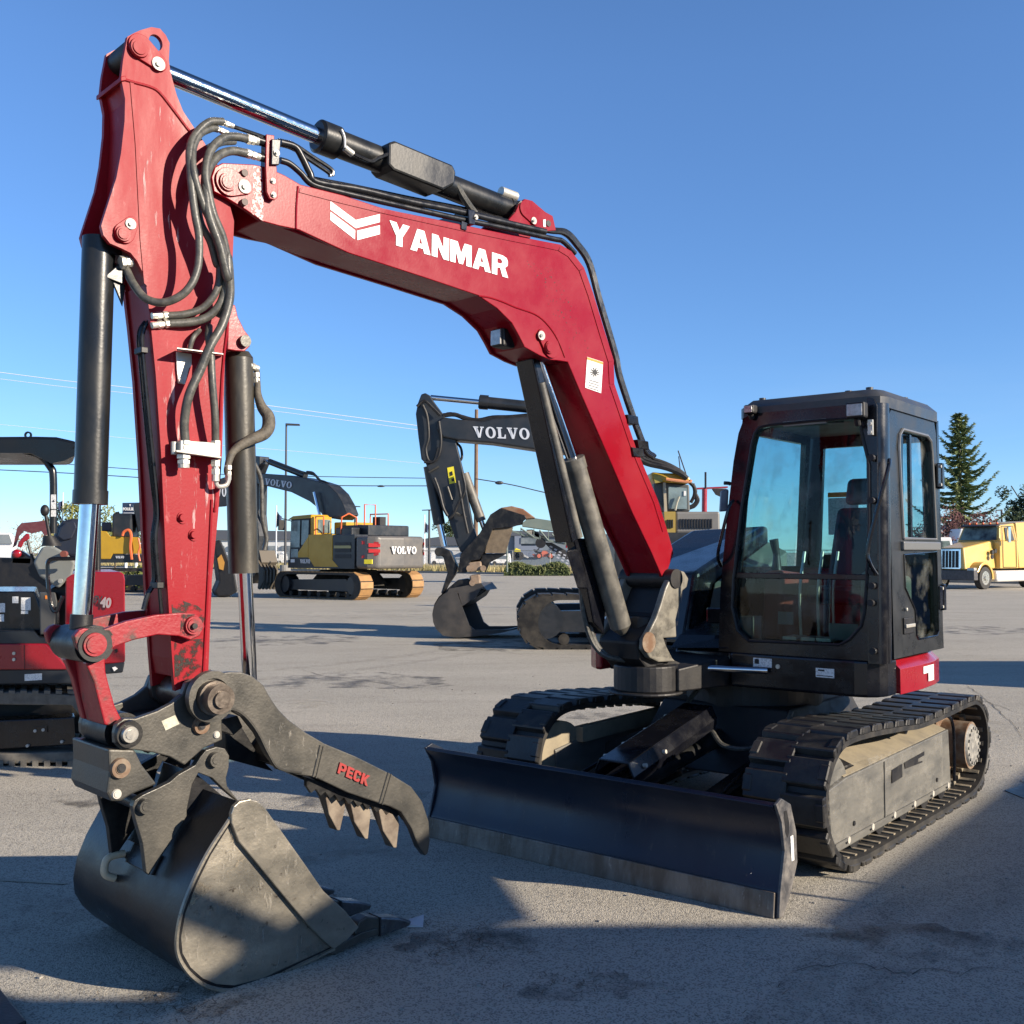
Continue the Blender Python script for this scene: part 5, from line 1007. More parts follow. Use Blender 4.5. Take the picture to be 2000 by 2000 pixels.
Tb('engine_side',[(100,1150),(132,1130),(128,1230),(125,1260),(60,1262),(70,1200)],Y0+.16,1.0,BLKM,X2,bevel=.01)
Tb('floor_deck',[(-200,1232),(66,1232),(76,1244),(90,1246),(92,1258),(-200,1258)],Y0-.02,1.3,VGR,X2,bevel=.008)
DR=Tb('side_panel',[(-200,1258),(90,1257),(132,1304),(132,1308),(-200,1308)],Y0-.03,1.4,REDF,X2,bevel=.01)
Tb('panel_gap',[(47.5,1259),(48.5,1259),(48.5,1307),(47.5,1307)],Y0-.034,.01,BLKM,DR)
for y in (1276,1288): 
    mb=MB(); c=at(28,y,Y0-.03); mb.cyl(c,c+V((0,-.012,0)),.013,n=12); mb.build('panel_bolt',ZINC,DR)
SK2=Tb('lower_skirt',[(-200,1308),(135,1306),(152,1328),(150,1336),(-200,1340)],Y0-.01,1.3,VGR,X2,bevel=.012)
Tb('skirt_sticker',[(48,1317),(82,1315),(82,1328),(48,1330)],Y0-.016,.004,STK,SK2)
for (x0,x1,y0,y1) in ((0,10,1178,1196),(24,36,1165,1178),(41,60,1167,1192),(41,55,1193,1199),(88,93,1163,1170),(0,8,1200,1214)): Tb('instruction_sticker',[(x0,y0),(x1,y0),(x1,y1),(x0,y1)],Y0+(.115 if x0<80 else .035),.003,STK if x0!=88 else ORG,X2)
mb=MB(); T(mb,[(-200,1352),(60,1352),(175,1360),(190,1400),(188,1460),(170,1488),(-200,1498),(-200,1478),(150,1468),(160,1440),(158,1400),(140,1378),(-200,1374)],Y0-.06,.32); tk=mb.build('rubber_track',mat('dusty_rubber',(.16,.145,.12),.8,0,(.06,.055,.05),.7,8,9,.1,60),X2,bevel=.01)
mb=MB(); 
for k in range(16):
    x=-190+k*23; T(mb,[(x,1349),(x+12,1349.5),(x+12,1356),(x,1355)] ,Y0-.07,.34) if x<150 else None
    T(mb,[(x,1486),(x+12,1485),(x+12,1497),(x,1499)],Y0-.07,.34) if x<150 else None
mb.build('track_lug',bpy.data.materials['dusty_rubber'],tk)
Tb('track_frame',[(-200,1415),(120,1402),(146,1400),(148,1455),(-200,1476)],Y0-.02,.22,BLK,X2,bevel=.01)
Tb('frame_plate',[(64,1420),(92,1418),(92,1430),(64,1432)],Y0-.03,.01,BLK,X2)
for x,y in ((70,1427),(86,1425),(55,1456),(122,1448)):
    mb=MB(); c=at(x,y,Y0-.02); mb.cyl(c,c+V((0,-.02,0)),.013,n=8); mb.build('frame_bolt',BOLT,X2)
Tb('undercarriage',[(-200,1340),(140,1338),(140,1420),(-200,1420)],Y0+.5,.7,BLKM,X2)
Tb('rubber_track',[(-200,1330),(170,1332),(185,1360),(180,1432),(-200,1445)],Y0+1.25,.3,RUB,X2,bevel=.02)
SKW=0
# ---------------- excavators: shared builders
def track_loop(L_,H_,n=18):
    r=H_/2; P=[]
    for i in range(n+1): a=math.pi/2-math.pi*i/n; P.append((L_/2-r+r*math.cos(a),r+r*math.sin(a)))
    for i in range(n+1): a=-math.pi/2-math.pi*i/n; P.append((-L_/2+r+r*math.cos(a),r+r*math.sin(a)))
    return P
def steel_track(root,fn,L_,H_,w,shoe,side,pn=42):
    """fn(f,r,z)->world ; r centre offset"""
    lp=track_loop(L_-.06,H_-.06); mb=MB(); inner=[( .86*x,.05+.03+.86*(z-.0)) for x,z in lp]
    k=len(lp); r0=side*1.0
    A=[fn(x,side-w/2,z+.03) for x,z in lp]; B=[fn(x,side+w/2,z+.03) for x,z in lp]
    C_=[fn(x,side-w/2,z) for x,z in inner]; D_=[fn(x,side+w/2,z) for x,z in inner]
    mb.add(A+B+C_+D_,[(i,(i+1)%k,k+(i+1)%k,k+i) for i in range(k)]+[(2*k+i,3*k+i,3*k+(i+1)%k,2*k+(i+1)%k) for i in range(k)]+[(i,2*k+i,2*k+(i+1)%k,(i+1)%k) for i in range(k)]+[(k+i,k+(i+1)%k,3*k+(i+1)%k,3*k+i) for i in range(k)])
    tr=mb.build('steel_track',TRK,root)
    mb=MB(); dl=[0]
    for i in range(k): a=V(lp[i]+(0,)); b2=V(lp[(i+1)%k]+(0,)); dl.append(dl[-1]+(b2-a).length)
    for j in range(pn):
        s=dl[-1]*j/pn; i=max(q for q in range(k) if dl[q]<=s); f=(s-dl[i])/max(dl[i+1]-dl[i],1e-6); a=V(lp[i]+(0,)).lerp(V(lp[(i+1)%k]+(0,)),f); u=(V(lp[(i+1)%k]+(0,))-V(lp[i]+(0,))).normalized(); nn=V((-u.y,u.x,0)); 
        if (a-V((0,H_/2,0))).dot(nn)<0: nn=-nn
        h=dl[-1]/pn*.44; q=[a-u*h,a+u*h,a+u*h+nn*.035,a-u*h+nn*.02,]
        mb.prism([fn(p.x,side-w/2,p.y+.03) for p in q],fn(0,w,0)-fn(0,0,0))
    mb.build('track_shoe',shoe,tr)
    mb=MB(); mb.prism([fn(x,side-w*.22,z) for x,z in ((-L_*.36,H_*.30),(L_*.36,H_*.30),(L_*.34,H_*.68),(-L_*.30,H_*.74))],fn(0,w*.5,0)-fn(0,0,0)); mb.build('track_frame',VGR,tr)
    for x in (-L_/2+H_*.5,L_/2-H_*.5):
        mb=MB(); mb.cyl(fn(x,side-w*.42,H_/2+.02),fn(x,side+w*.42,H_/2+.02),H_*.34,n=22); mb.build('sprocket',VGR,tr,smooth=True)
    for i in range(7): x=-L_*.33+L_*.66*i/6; MB().cyl(fn(x,side-w*.3,.17),fn(x,side+w*.3,.17),.10,n=12).build('roller',TRK,tr)
    return tr
# machine A : yellow excavator in mid distance
P0=gnd(705,1173); fA=V((-.773,.635,0)).normalized(); rA=V((.635,.773,0)).normalized(); OA=P0+fA*2.45+rA*1.6
def A_(f,r,z): return OA+fA*f+rA*r+Z*z
XA=empty('excavator',tuple(OA),'yellow and charcoal excavator seen from behind with grey counterweight and orange steps','excavator')
steel_track(XA,A_,4.9,1.0,.6,SHOE,-1.3); steel_track(XA,A_,4.9,1.0,.6,SHOE,1.3)
mb=MB(); mb.box(A_(0,0,.72),(1,1,1)) if False else mb.hexa([A_(-1.2,-1,.45),A_(1.2,-1,.45),A_(1.2,1,.45),A_(-1.2,1,.45),A_(-.8,-.7,1.05),A_(.8,-.7,1.05),A_(.8,.7,1.05),A_(-.8,.7,1.05)]); mb.cyl(A_(0,0,1.0),A_(0,0,1.15),.7,n=28); mb.build('undercarriage_frame',TRK,XA)
def hx(name,f0,f1,r0,r1_,z0,z1,m,par=None,ins=0,fn=A_,root=None,**k):
    mb=MB(); mb.hexa([fn(f0,r0,z0),fn(f1,r0,z0),fn(f1,r1_,z0),fn(f0,r1_,z0),fn(f0+ins,r0+ins,z1),fn(f1-ins,r0+ins,z1),fn(f1-ins,r1_-ins,z1),fn(f0+ins,r1_-ins,z1)]); return mb.build(name,m,par or root or XA,**k)
hx('house_base',-1.95,1.8,-1.47,1.47,1.12,1.42,VGR)
sp=hx('side_panel',-.75,.62,-1.47,-.9,1.36,2.38,YEL,bevel=.02)
mb=MB(); mb.prism([A_(.62,-1.475,1.42),A_(1.25,-1.475,1.42),A_(1.25,-1.475,1.66),A_(.62,-1.475,2.3)],rA*.5); mb.build('side_panel',YEL,XA,bevel=.01)
mb=MB(); mb.prism([A_(-.75,-1.48,1.18),A_(.25,-1.48,1.18),A_(.62,-1.48,1.55),A_(-.60,-1.48,1.55),A_(-1.1,-1.48,1.18)],rA*.02); mb.build('side_panel',YEL,XA)
mb=MB(); mb.prism([A_(.30,-1.482,1.20),A_(1.7,-1.482,1.20),A_(1.7,-1.482,1.52),A_(.60,-1.482,1.52)],rA*.015); b4=mb.build('lower_stripe',VGR,XA)
VOL=word('VOLVO',.09,True)
letters('side_lettering',VOL,A_(1.05,-1.487,1.30),A_(.48,-1.487,1.30),Z*.15,WHITE,b4,out=-rA,thick=.01)
hx('plate',1.38,1.6,-1.50,-1.48,1.33,1.45,STK)
gr=hx('grille_door',-1.95,-.76,-1.46,-.8,1.36,2.36,VGR,bevel=.02)
for i in range(3): hx('grille_slot',-1.75,-.9,-1.475,-1.455,1.5+.22*i,1.64+.22*i,BLKM,gr)
hx('yellow_band',-1.75,-.85,-1.48,-1.46,1.86,1.96,mat('dull_yellow',(.34,.30,.12),.5),gr)
hx('hood',-1.9,-.3,-.75,1.35,2.3,2.72,VGR,bevel=.05)
hx('hood_box',-1.5,-.6,-1.2,-.6,2.3,2.62,VGR,bevel=.04)
hx('exhaust_fin',-1.4,-1.0,.3,.6,2.7,3.05,BLKM)
mb=MB(); cwp=[(-1.97,-1.46),(-2.55,-1.40),(-2.85,-1.15),(-2.98,0),(-2.85,1.15),(-2.55,1.40),(-1.97,1.46)]
mb.prism([A_(f,r,1.12) for f,r in cwp],Z*1.18); cw=mb.build('counterweight',VGL,XA,bevel=.12,seg=4)
mb=MB(); mb.prism([A_(-2.93,-.95,1.55),A_(-2.99,0,1.55),A_(-2.93,.95,1.55),A_(-2.93,.95,2.05),A_(-2.99,0,2.05),A_(-2.93,-.95,2.05)],fA*-.02) if False else None
letters('rear_lettering',VOL,A_(-2.965,-.62,1.66),A_(-2.985,.62,1.66),Z*.26,WHITE,cw,out=-fA,thick=.05)
def chev(s):
    mb=MB(); fo=[(-2.62,1.38),(-2.90,1.02)]
    for z0 in (1.62,1.82):
        mb.prism([A_(-2.60,s*1.41,z0+.22),A_(-2.60,s*1.41,z0+.08),A_(-2.89,s*1.12,z0-.02+.10),A_(-2.89,s*1.12,z0+.20)],-fA*.03)
    mb.prism([A_(-2.3,s*1.445,1.5),A_(-2.86,s*1.15,1.62),A_(-2.86,s*1.15,1.72),A_(-2.3,s*1.445,1.60)],(-fA+rA*s*.6)*.03)
    mb.prism([A_(-2.3,s*1.445,2.0),A_(-2.86,s*1.15,1.98),A_(-2.86,s*1.15,2.08),A_(-2.3,s*1.445,2.12)],(-fA+rA*s*.6)*.03)
    mb.build('reflector_chevron',mat('chevron_red',(.50,.03,.03),.4) if 'chevron_red' not in bpy.data.materials else bpy.data.materials['chevron_red'],cw)
chev(-1); chev(1)
mb=MB(); mb.prism([A_(-2.45,-1.43,1.30),A_(-2.72,-1.30,1.30),A_(-2.72,-1.30,1.46),A_(-2.45,-1.43,1.46)],-rA*.03); mb.build('yellow_reflector',YELD,cw)
# cab of A
ca=hx('cab',.55,1.75,-1.46,-.50,1.45,3.05,BLKM,ins=.04,bevel=.05)
mb=MB(); mb.hexa([A_(.45,-1.48,3.0),A_(1.85,-1.48,2.96),A_(1.85,-.48,2.96),A_(.45,-.48,3.0),A_(.55,-1.38,3.14),A_(1.65,-1.38,3.10),A_(1.65,-.58,3.10),A_(.55,-.58,3.14)]); mb.build('cab_roof',YEL,ca,bevel=.03)
SKYG=glass('far_glass',(.35,.45,.45),1.5)
for f0,f1,z0,z1 in ((1.12,1.66,1.9,2.92),(.62,1.02,2.0,2.92),(1.2,1.62,1.52,1.84)): 
    mb=MB(); mb.prism([A_(f0,-1.475+.02*(z0-1.4),z0),A_(f1,-1.475+.02*(z0-1.4),z0),A_(f1,-1.475+.02*(z1-1.4)+.005,z1),A_(f0,-1.475+.02*(z1-1.4)+.005,z1)],-rA*.01); mb.build('cab_window',mat('window_reflect',(.10,.13,.13),.1,0,(.25,.30,.29),.8,2,5) if 'window_reflect' not in bpy.data.materials else bpy.data.materials['window_reflect'],ca)
hx('rear_cab_wall',.40,.56,-1.40,-.52,2.38,3.05,YEL)
mb=MB(); mb.prism([A_(.39,-1.2,2.45),A_(.39,-.6,2.45),A_(.39,-.6,2.95),A_(.39,-1.2,2.95)],-fA*.01); mb.build('rear_window',bpy.data.materials['window_reflect'],ca)
hx('valve_cover',-.3,.4,-.4,1.3,2.3,2.86,YEL,bevel=.04)
def railA(pts,par=None,m=ORR,r=.03,nm='step_rail'): mb=MB(); mb.tube([A_(*p) for p in pts],r,6,smooth=0); return mb.build(nm,m,par or XA,smooth=True)
railA([(.30,-1.38,2.38),(.30,-1.38,3.05),(-.15,-1.38,3.05),(-.15,-1.38,2.38)]); railA([(-.9,-1.2,2.38),(-.95,-1.2,3.0),(-1.0,-.9,3.15),(-1.1,-.6,3.0),(-1.1,-.6,2.5)])
railA([(-1.2,-.3,2.7),(-1.2,-.3,3.50),(-1.2,.25,3.50),(-1.2,.25,2.7)]); railA([(.1,1.2,2.8),(.1,1.2,3.2),(-.8,1.3,3.2),(-.8,1.3,2.5)])
hx('mirror',1.80,1.88,-1.9,-1.65,2.55,2.95,BLKM,bevel=.02); railA([(1.6,-1.45,2.9),(1.84,-1.75,3.0)],m=BLKM,r=.02,nm='mirror_arm')
def plA(mb,px,r0,th): 
    Q=[pln(x,y,OA+rA*r0,rA) for x,y in px]; return mb.prism(Q,rA*th)
mb=MB(); plA(mb,z2((385,285),(600,300),(740,320),(860,350),(930,372),(1000,440),(1045,520),(1075,600),(1030,640),(900,620),(870,580),(845,545),(790,500),(650,430),(430,375),(385,365)),-.30,.6)
bA=mb.build('boom',VGR,XA,bevel=.03)
q=[pln(*p,OA-rA*.31,rA) for p in z2((452,372),(655,402),(457,325))]; letters('boom_lettering',VOL,q[0],q[1],q[2]-q[0],VTX,bA,out=-rA,thick=.02)
def cA(name,a,b2,r,m,r0=0): mb=MB(); a,b2=z2(a,b2); mb.cyl(pln(*a,OA+rA*r0,rA),pln(*b2,OA+rA*r0,rA),r,n=12); return mb.build(name,m,XA,smooth=True)
cA('arm_cylinder_rod',(415,178),(500,205),.06,CHROME); cA('arm_cylinder',(490,200),(760,305),.13,VGR); cA('boom_cylinder_rod',(825,430),(865,600),.06,CHROME,-.45)
mb=MB(); mb.tube([pln(*p,OA-rA*.1,rA) for p in z2((720,275),(760,285),(830,300),(870,340),(960,400),(1010,470),(1050,560))],.05,6); mb.tube([pln(*p,OA-rA*.1,rA) for p in z2((770,275),(820,285),(860,335),(930,365),(1030,470))],.04,6); mb.build('boom_hoses',BLKM,bA,smooth=True)
mb=MB(); plA(mb,z2((370,155),(415,160),(415,215),(385,290),(400,380),(395,600),(410,760),(400,900),(340,900),(330,400),(340,200)),-.25,.5); mb.build('arm',VGR,XA,bevel=.03)
mb=MB(); mb.tube([pln(*p,OA-rA*.4,rA) for p in z2((390,500),(400,600),(440,690),(455,760),(445,830))],.05,6); mb.build('hose',BLKM,XA,smooth=True)
mb=MB()
for i in range(5): x=370+i*26; plA(mb,z2((x-20,900),(x+10,910),(x+70,1020),(x+66,1110),(x+40,1165),(x+28,1155),(x+40,1060),(x+5,980)),-.5+.2*i,.08)
plA(mb,z2((330,880),(410,870),(430,960),(380,1050),(320,1120)),-.4,.8)
mb.build('grapple_bucket',mat('tine_dark',(.09,.075,.055),.6),XA)
# ---------------- machine C : yellow excavator behind the left machine
XC=empty('excavator',tuple(gnd(235,1157)),'far yellow excavator, partly hidden behind the red arm, with orange hoses on its deck','excavator')
YC=45.; SKW=-.4
def fnC(f,r,z): return V((-f,0,0))+V((at(233,1157,YC).x,YC+1.6+r,z))
steel_track(XC,fnC,4.8,1.0,.6,TRK,-1.3); steel_track(XC,fnC,4.8,1.0,.6,TRK,1.3)
b6=Tb('side_panel',r6((1260,560),(1340,565),(1390,630),(1740,640),(1790,850),(1420,850),(1390,915),(1265,915)),YC,2.6,YEL,XC,bevel=.03)
Tb('lower_stripe',r6((1100,915),(1390,915),(1425,850),(1800,855),(1800,960),(1100,960)),YC+.02,2.6,VGR,XC)
q=[at(*p,YC) for p in r6((1455,905),(1560,905),(1455,875))]; letters('side_lettering',VOL,q[0],q[1],q[2]-q[0],VTX,XC,out=V((0,-1,0)),thick=.02)
Tb('seat_back',r6((1280,450),(1400,450),(1410,570),(1280,560)),YC+1,.8,VIN,XC,bevel=.05)
Tb('exhaust_stack',r6((1460,330),(1490,325),(1540,430),(1540,560),(1600,570),(1600,480),(1560,440),(1460,430)),YC+.6,.5,BLKM,XC,bevel=.03)
Hb('orange_hose',r6((1540,620),(1560,570),(1620,550),(1650,620),(1640,760),(1660,920)),YC-.1,.06,ORR,XC)
Hb('orange_rail',r6((1740,650),(1760,760),(1740,830),(1760,940)),YC-.2,.04,ORR,XC)
mb=MB(); mb.box(at(*r6((1580,500))[0],YC+1.0),(.9,.9,1.1)); mb.build('hood',VGR,XC,bevel=.1)
Tb('boom',[(260,985),(330,965),(400,945),(445,930),(445,988),(400,992),(330,1010),(270,1040)],YC+.5,.6,VGR,XC,bevel=.03)
q=[at(*p,YC+.49) for p in ((396,968),(442,970),(396,948))]; letters('boom_lettering',VOL,q[0],q[1],q[2]-q[0],VTX,XC,out=V((0,-1,0)),thick=.02)
mb=MB(); T(mb,z2((60,800),(120,790),(150,860),(190,960),(230,1060),(250,1180),(190,1215),(100,1220),(75,1180),(110,1100),(90,950)),40,1.2); bc_=mb.build('bucket',BLKM,XC,bevel=.06)
Tb('worn_bucket_face',z2((95,930),(125,900),(150,960),(140,1020),(110,1010)),39.9,.1,mat('worn_orange',(.45,.22,.04),.6),bc_)
SKW=0
# ---------------- machine B : centre, dark excavator
YB=21.
XB=empty('excavator',tuple(gnd(900,1242)),'charcoal excavator with yellow cab roof, its bucket and thumb lowered to the asphalt','excavator')
bB=Tb('boom',s3((255,300),(300,262),(420,278),(560,290),(640,272),(890,258),(1130,265),(1330,330),(1450,480),(1520,760),(1560,1000),(1450,1010),(1390,800),(1310,620),(1150,510),(970,490),(640,440),(400,420),(300,400),(255,350)),YB,.55,VGR,XB,bevel=.03)
q=[at(*p,YB-.005) for p in s3((512,402),(898,416),(505,326))]; letters('boom_lettering',VOL,q[0],q[1],q[2]-q[0],VTX,bB,out=V((0,-1,0)),thick=.012)
Hb('boom_hose',s3((300,250),(380,245),(450,270),(540,285),(640,265),(760,262),(890,250)),YB+.1,.045,BLKM,bB)
Hb('boom_hose',s3((260,300),(330,240),(420,255),(520,280),(620,270),(800,255)),YB+.3,.035,BLKM,bB)
aB=Tb('arm',s3((112,240),(125,170),(150,105),(178,96),(212,115),(240,160),(300,240),(330,290),(385,420),(440,640),(500,980),(532,1090),(480,1180),(420,1190),(390,1120),(335,960),(225,700),(180,580),(150,550),(130,400)),YB+.07,.40,VGR,XB,bevel=.02)
Tb('arm_sticker',s3((328,610),(372,600),(388,712),(344,722)),YB+.06,.01,YELD,aB)
Tb('sticker_print',s3((345,640),(362,632),(368,660),(350,668)),YB+.05,.01,BLKM,aB)
Tb('sticker_print',s3((356,685),(376,680),(378,700),(360,704)),YB+.05,.01,BLKM,aB)
for pts,dy in ((s3((160,180),(190,260),(200,400),(180,480),(200,560),(240,560),(268,470)),0),(s3((270,290),(285,420),(270,520),(230,570),(170,570)),0),(s3((380,430),(420,470),(430,530),(420,560)),.3),(s3((430,640),(450,760),(400,860),(370,930),(340,960)),-.05),(s3((240,680),(270,760),(300,880),(330,940)),-.05),(s3((400,700),(420,800),(440,920),(470,1060)),-.05),(s3((120,190),(170,150),(230,200),(280,250)),-.02)): Hb('hose',pts,YB+dy,.028,BLKM,XB)
for pts in (s3((330,740),(360,830)),s3((405,700),(425,830)),s3((200,640),(270,600)),s3((390,920),(460,950))): Hb('hard_pipe',pts,YB-.03,.022,IRON,XB)
Cb('arm_cylinder_rod',*s3((215,128),(550,160)),YB+.27,.055,CHROME,XB); Cb('arm_cylinder',*s3((545,158),(1000,205)),YB+.27,.125,VGR,XB); Cb('cylinder_head',*s3((550,158),(610,163)),YB+.27,.15,VGR,XB)
Cb('bucket_cylinder',*s3((205,600),(275,1000)),YB+.27,.12,VGR,XB); Cb('bucket_cylinder_rod',*s3((275,1000),(308,1150)),YB+.27,.06,CHROME,XB)
Cb('thumb_cylinder',*s3((445,650),(562,975)),YB+.27,.10,GREYC,XB); Cb('thumb_cylinder_rod',*s3((562,975),(590,1050)),YB+.27,.05,CHROME,XB)
Tb('bucket_link',s3((255,1165),(290,1155),(350,1180),(400,1290),(385,1340),(330,1420),(300,1480),(285,1470),(330,1330),(300,1220),(255,1205)),YB+.0,.55,IRON2,XB,bevel=.02)
mb=MB(); mb.cyl(at(*s3((272,1186))[0],YB-.05),at(*s3((272,1186))[0],YB+.6),.09,n=16); mb.build('link_pin',IRON2,XB,smooth=True)
tB=Tb('thumb',s3((400,1330),(420,1200),(550,1060),(625,930),(690,888),(760,905),(860,935),(872,958),(825,1000),(770,1018),(640,1030),(585,1180),(550,1240),(490,1250),(460,1330)),YB-.05,.10,IRON2,XB,bevel=.01)
Tb('thumb',s3((420,1330),(440,1200),(570,1060),(645,930),(710,888),(860,945),(845,1000),(660,1030),(605,1180),(570,1240)),YB+.45,.10,IRON2,XB,bevel=.01)
Tb('thumb_plate',s3((620,1025),(780,1018),(765,1070),(728,1195),(588,1195)),YB+.0,.45,mat('rust_tan',(.18,.135,.085),.7,0,(.10,.075,.05),.8,9,9,.1,50),tB)
Tb('thumb_tip',s3((690,885),(770,872),(850,892),(935,955),(870,962),(820,930),(740,905)),YB+.1,.5,mat('rust_orange',(.20,.09,.045),.7,0,(.28,.21,.14),.7,4,5),tB,bevel=.02)
Tb('thumb_blade',s3((570,1200),(740,1196),(700,1220),(620,1260),(590,1330),(560,1250)),YB+.05,.40,IRON2,tB)
for (x0,y0,x1,y1) in ((470,1250,560,1330),(480,1340,550,1440)): Tb('coupler',s3((x0,y0+10),(x1,y0),(x1+12,y1-20),(x0+10,y1)),YB-.06,.5,mat('coupler_tan',(.30,.22,.15),.6,.1,(.16,.11,.08),.7,12,6) if 'coupler_tan' not in bpy.data.materials else bpy.data.materials['coupler_tan'],XB,bevel=.03)
for x,y in s3((480,1300),(575,1300),(500,1400)): 
    mb=MB(); mb.cyl(at(x,y,YB-.09),at(x,y,YB-.04),.06,n=14); mb.build('coupler_pin',bpy.data.materials['coupler_tan'],XB)
mb=MB(); T(mb,s3((290,1490),(330,1440),(400,1380),(470,1370),(560,1440),(600,1450),(560,1480),(430,1560),(400,1460),(340,1480)),YB+.02,.5); mb.build('coupler_frame',IRON2,XB,bevel=.02)
bp_=[(300,1478),(330,1462),(395,1462),(430,1560),(480,1690),(520,1722),(640,1722),(810,1716),(700,1742),(560,1762),(400,1776),(300,1762),(250,1715),(232,1670),(226,1620),(240,1555),(270,1505)]
uB=Tb('bucket',s3(*bp_),YB-.10,.05,mat('bucket_dark',(.045,.043,.042),.5,.3,(.09,.08,.07),.7,3,8),XB)
mb=MB(); fr=[at(x,y,YB-.05) for x,y in s3((300,1478),(270,1505),(240,1555),(226,1620),(232,1670),(250,1715),(300,1762),(400,1776),(560,1762),(700,1742),(810,1716))]
k_=len(fr); sh=V((.25,1.05,0)); mb.add(fr+[p+sh for p in fr]+[p+Z*.03 for p in fr]+[p+sh+Z*.03 for p in fr],[(i,i+1,k_+i+1,k_+i) for i in range(k_-1)]+[(2*k_+i,3*k_+i,3*k_+i+1,2*k_+i+1) for i in range(k_-1)]); mb.build('bucket_shell',bpy.data.materials['bucket_dark'],uB,smooth=True)
mb=MB(); mb.prism([at(x,y,YB-.10)+sh for x,y in s3(*bp_)],V((.01,.05,0))); mb.build('bucket_side',bpy.data.materials['bucket_dark'],uB)
mb=MB(); mb.prism([at(x,y,YB-.08) for x,y in s3((600,1450),(560,1440),(520,1500),(430,1560),(405,1470),(330,1462),(340,1440),(560,1400))],V((.2,.9,0))); mb.build('bucket_back',bpy.data.materials['bucket_dark'],uB)
# track and body of B
def fnB(f,r,z): return V((at(1010,1270,18.4).x+2.45+(-f),18.9+r,z))
steel_track(XB,fnB,4.9,.98,.6,TRK,0); steel_track(XB,fnB,4.9,.98,.6,TRK,2.6)
mb=MB(); mb.hexa([fnB(1.3,.2,.4),fnB(-1.3,.2,.4),fnB(-1.3,2.4,.4),fnB(1.3,2.4,.4),fnB(.8,.6,1.1),fnB(-.8,.6,1.1),fnB(-.8,2,1.1),fnB(.8,2,1.1)]); mb.build('undercarriage_frame',TRK,XB)
def hB(name,x0,x1,y0,y1,Y,dep,m,par=None,**k): return Tb(name,[(x0,y0),(x1,y0),(x1,y1),(x0,y1)],Y,dep,m,par or XB,**k)
hB('house_base',1200,1430,1040,1150,19.6,2.4,VGR)
h1=Tb('hood',u4((720,960),(1420,960),(1425,1300),(720,1300)),20.2,1.4,mat('hood_grey',(.16,.155,.145),.5,0,(.20,.19,.175),.5,2,4),XB,bevel=.04)
for i in range(12): 
    x=790+i*44; Tb('vent_slot',u4((x,1075),(x+22,1075),(x+22,1222),(x,1222)),20.17,.05,BLKM,h1)
h2=Tb('side_panel',u4((540,960),(720,960),(720,1300),(560,1300)),20.15,1.4,mat('mustard',(.33,.23,.05),.5),XB)
for i in range(3): x=595+i*35; Tb('vent_slot',u4((x,1085),(x+16,1085),(x+16,1215),(x,1215)),20.12,.05,BLKM,h2)
cB=Tb('cab',u4((380,510),(540,490),(940,540),(950,960),(560,960),(400,700)),20.6,1.2,mat('cab_charcoal',(.07,.075,.075),.5),XB,bevel=.03)
Tb('cab_roof',u4((340,335),(500,350),(700,355),(880,385),(960,430),(940,520),(740,505),(520,495),(400,515),(360,430)),20.45,1.5,YEL,cB,bevel=.04)
Tb('roof_side',u4((370,400),(480,395),(520,490),(400,515)),20.42,.05,mat('mustard2',(.30,.24,.05),.5),cB)
Tb('cab_window',u4((610,565),(900,590),(900,920),(610,915)),20.56,.05,mat('window_pale',(.20,.26,.27),.15,0,(.10,.13,.13),.8,3,5),cB)
Tb('window_sticker',u4((850,635),(885,635),(885,710),(850,710)),20.54,.02,STK,cB)
Tb('cab_pillar',u4((525,500),(565,500),(590,960),(545,960)),20.5,.1,mat('pillar_tan',(.36,.31,.22),.5),cB)
Hb('wiper',u4((780,720),(740,830),(715,940)),20.5,.02,mat('wiper_tan',(.4,.38,.3),.5),cB)
Hb('roof_rail',u4((570,450),(680,465),(800,480),(940,490),(960,460)),20.3,.03,mat('rail_orange_pale',(.62,.25,.12),.5),cB)
for pts in (u4((940,500),(1010,580),(1015,700),(960,820)),u4((990,520),(1035,640),(1000,760)),u4((1040,690),(1075,780),(1020,870),(940,905)),u4((1030,700),(1050,790),(1000,860),(930,890))): Hb('deck_hose',pts,20.9,.035,BLKM,XB)
mb=MB(); a=at(*u4((760,0))[0],20.8); mb.cyl(a,at(*u4((885,370))[0],20.8),.012,n=6); mb.cyl(at(*u4((770,90))[0],20.9),at(*u4((795,320))[0],20.9),.010,n=6); mb.build('antenna',BLKM,XB)
for k in range(3): Hb('hydraulic_hose',[(1222+k,868-3*k),(1240,890-5*k),(1262,905-6*k),(1300,914-4*k),(1328,925-2*k),(1342,935)],20.3+.1*k,.05,BLKM,XB)
XR=empty('crane',tuple(gnd(1375,1120)),'red mast and jib of a crane behind the hood of the charcoal and yellow excavator','crane')
mb=MB(); mb.cyl(at(1375,1060,30),at(1376,955,30),.075,n=14); mb.build('mast',REDF,XR,smooth=True); Tb('jib',u4((1035,585),(1540,562),(1545,585),(1040,608)),30,.3,REDF,XR); Tb('jib_cylinder',u4((1310,600),(1520,600),(1440,720),(1370,690)),30,.2,BLKM,XR)
mb=MB(); mb.cyl(at(1378,955,30),at(1378,922,30),.03,n=6); mb.build('mast_tip',BLKM,XR); Tb('jib_base',[(1355,1050),(1400,1050),(1400,1120),(1355,1120)],30,1.5,BLKM,XR)
Tb('mirror',u4((1440,640),(1530,600),(1560,620),(1545,950),(1420,960)),(M(-.05,.68,2).y),.04,mat('mirror_back',(.10,.13,.17),.35),cab,bevel=.01)
Hb('mirror_arm',u4((1480,510),(1560,515),(1590,530)),M(-.02,.68,2.1).y,.012,BLKM,cab)
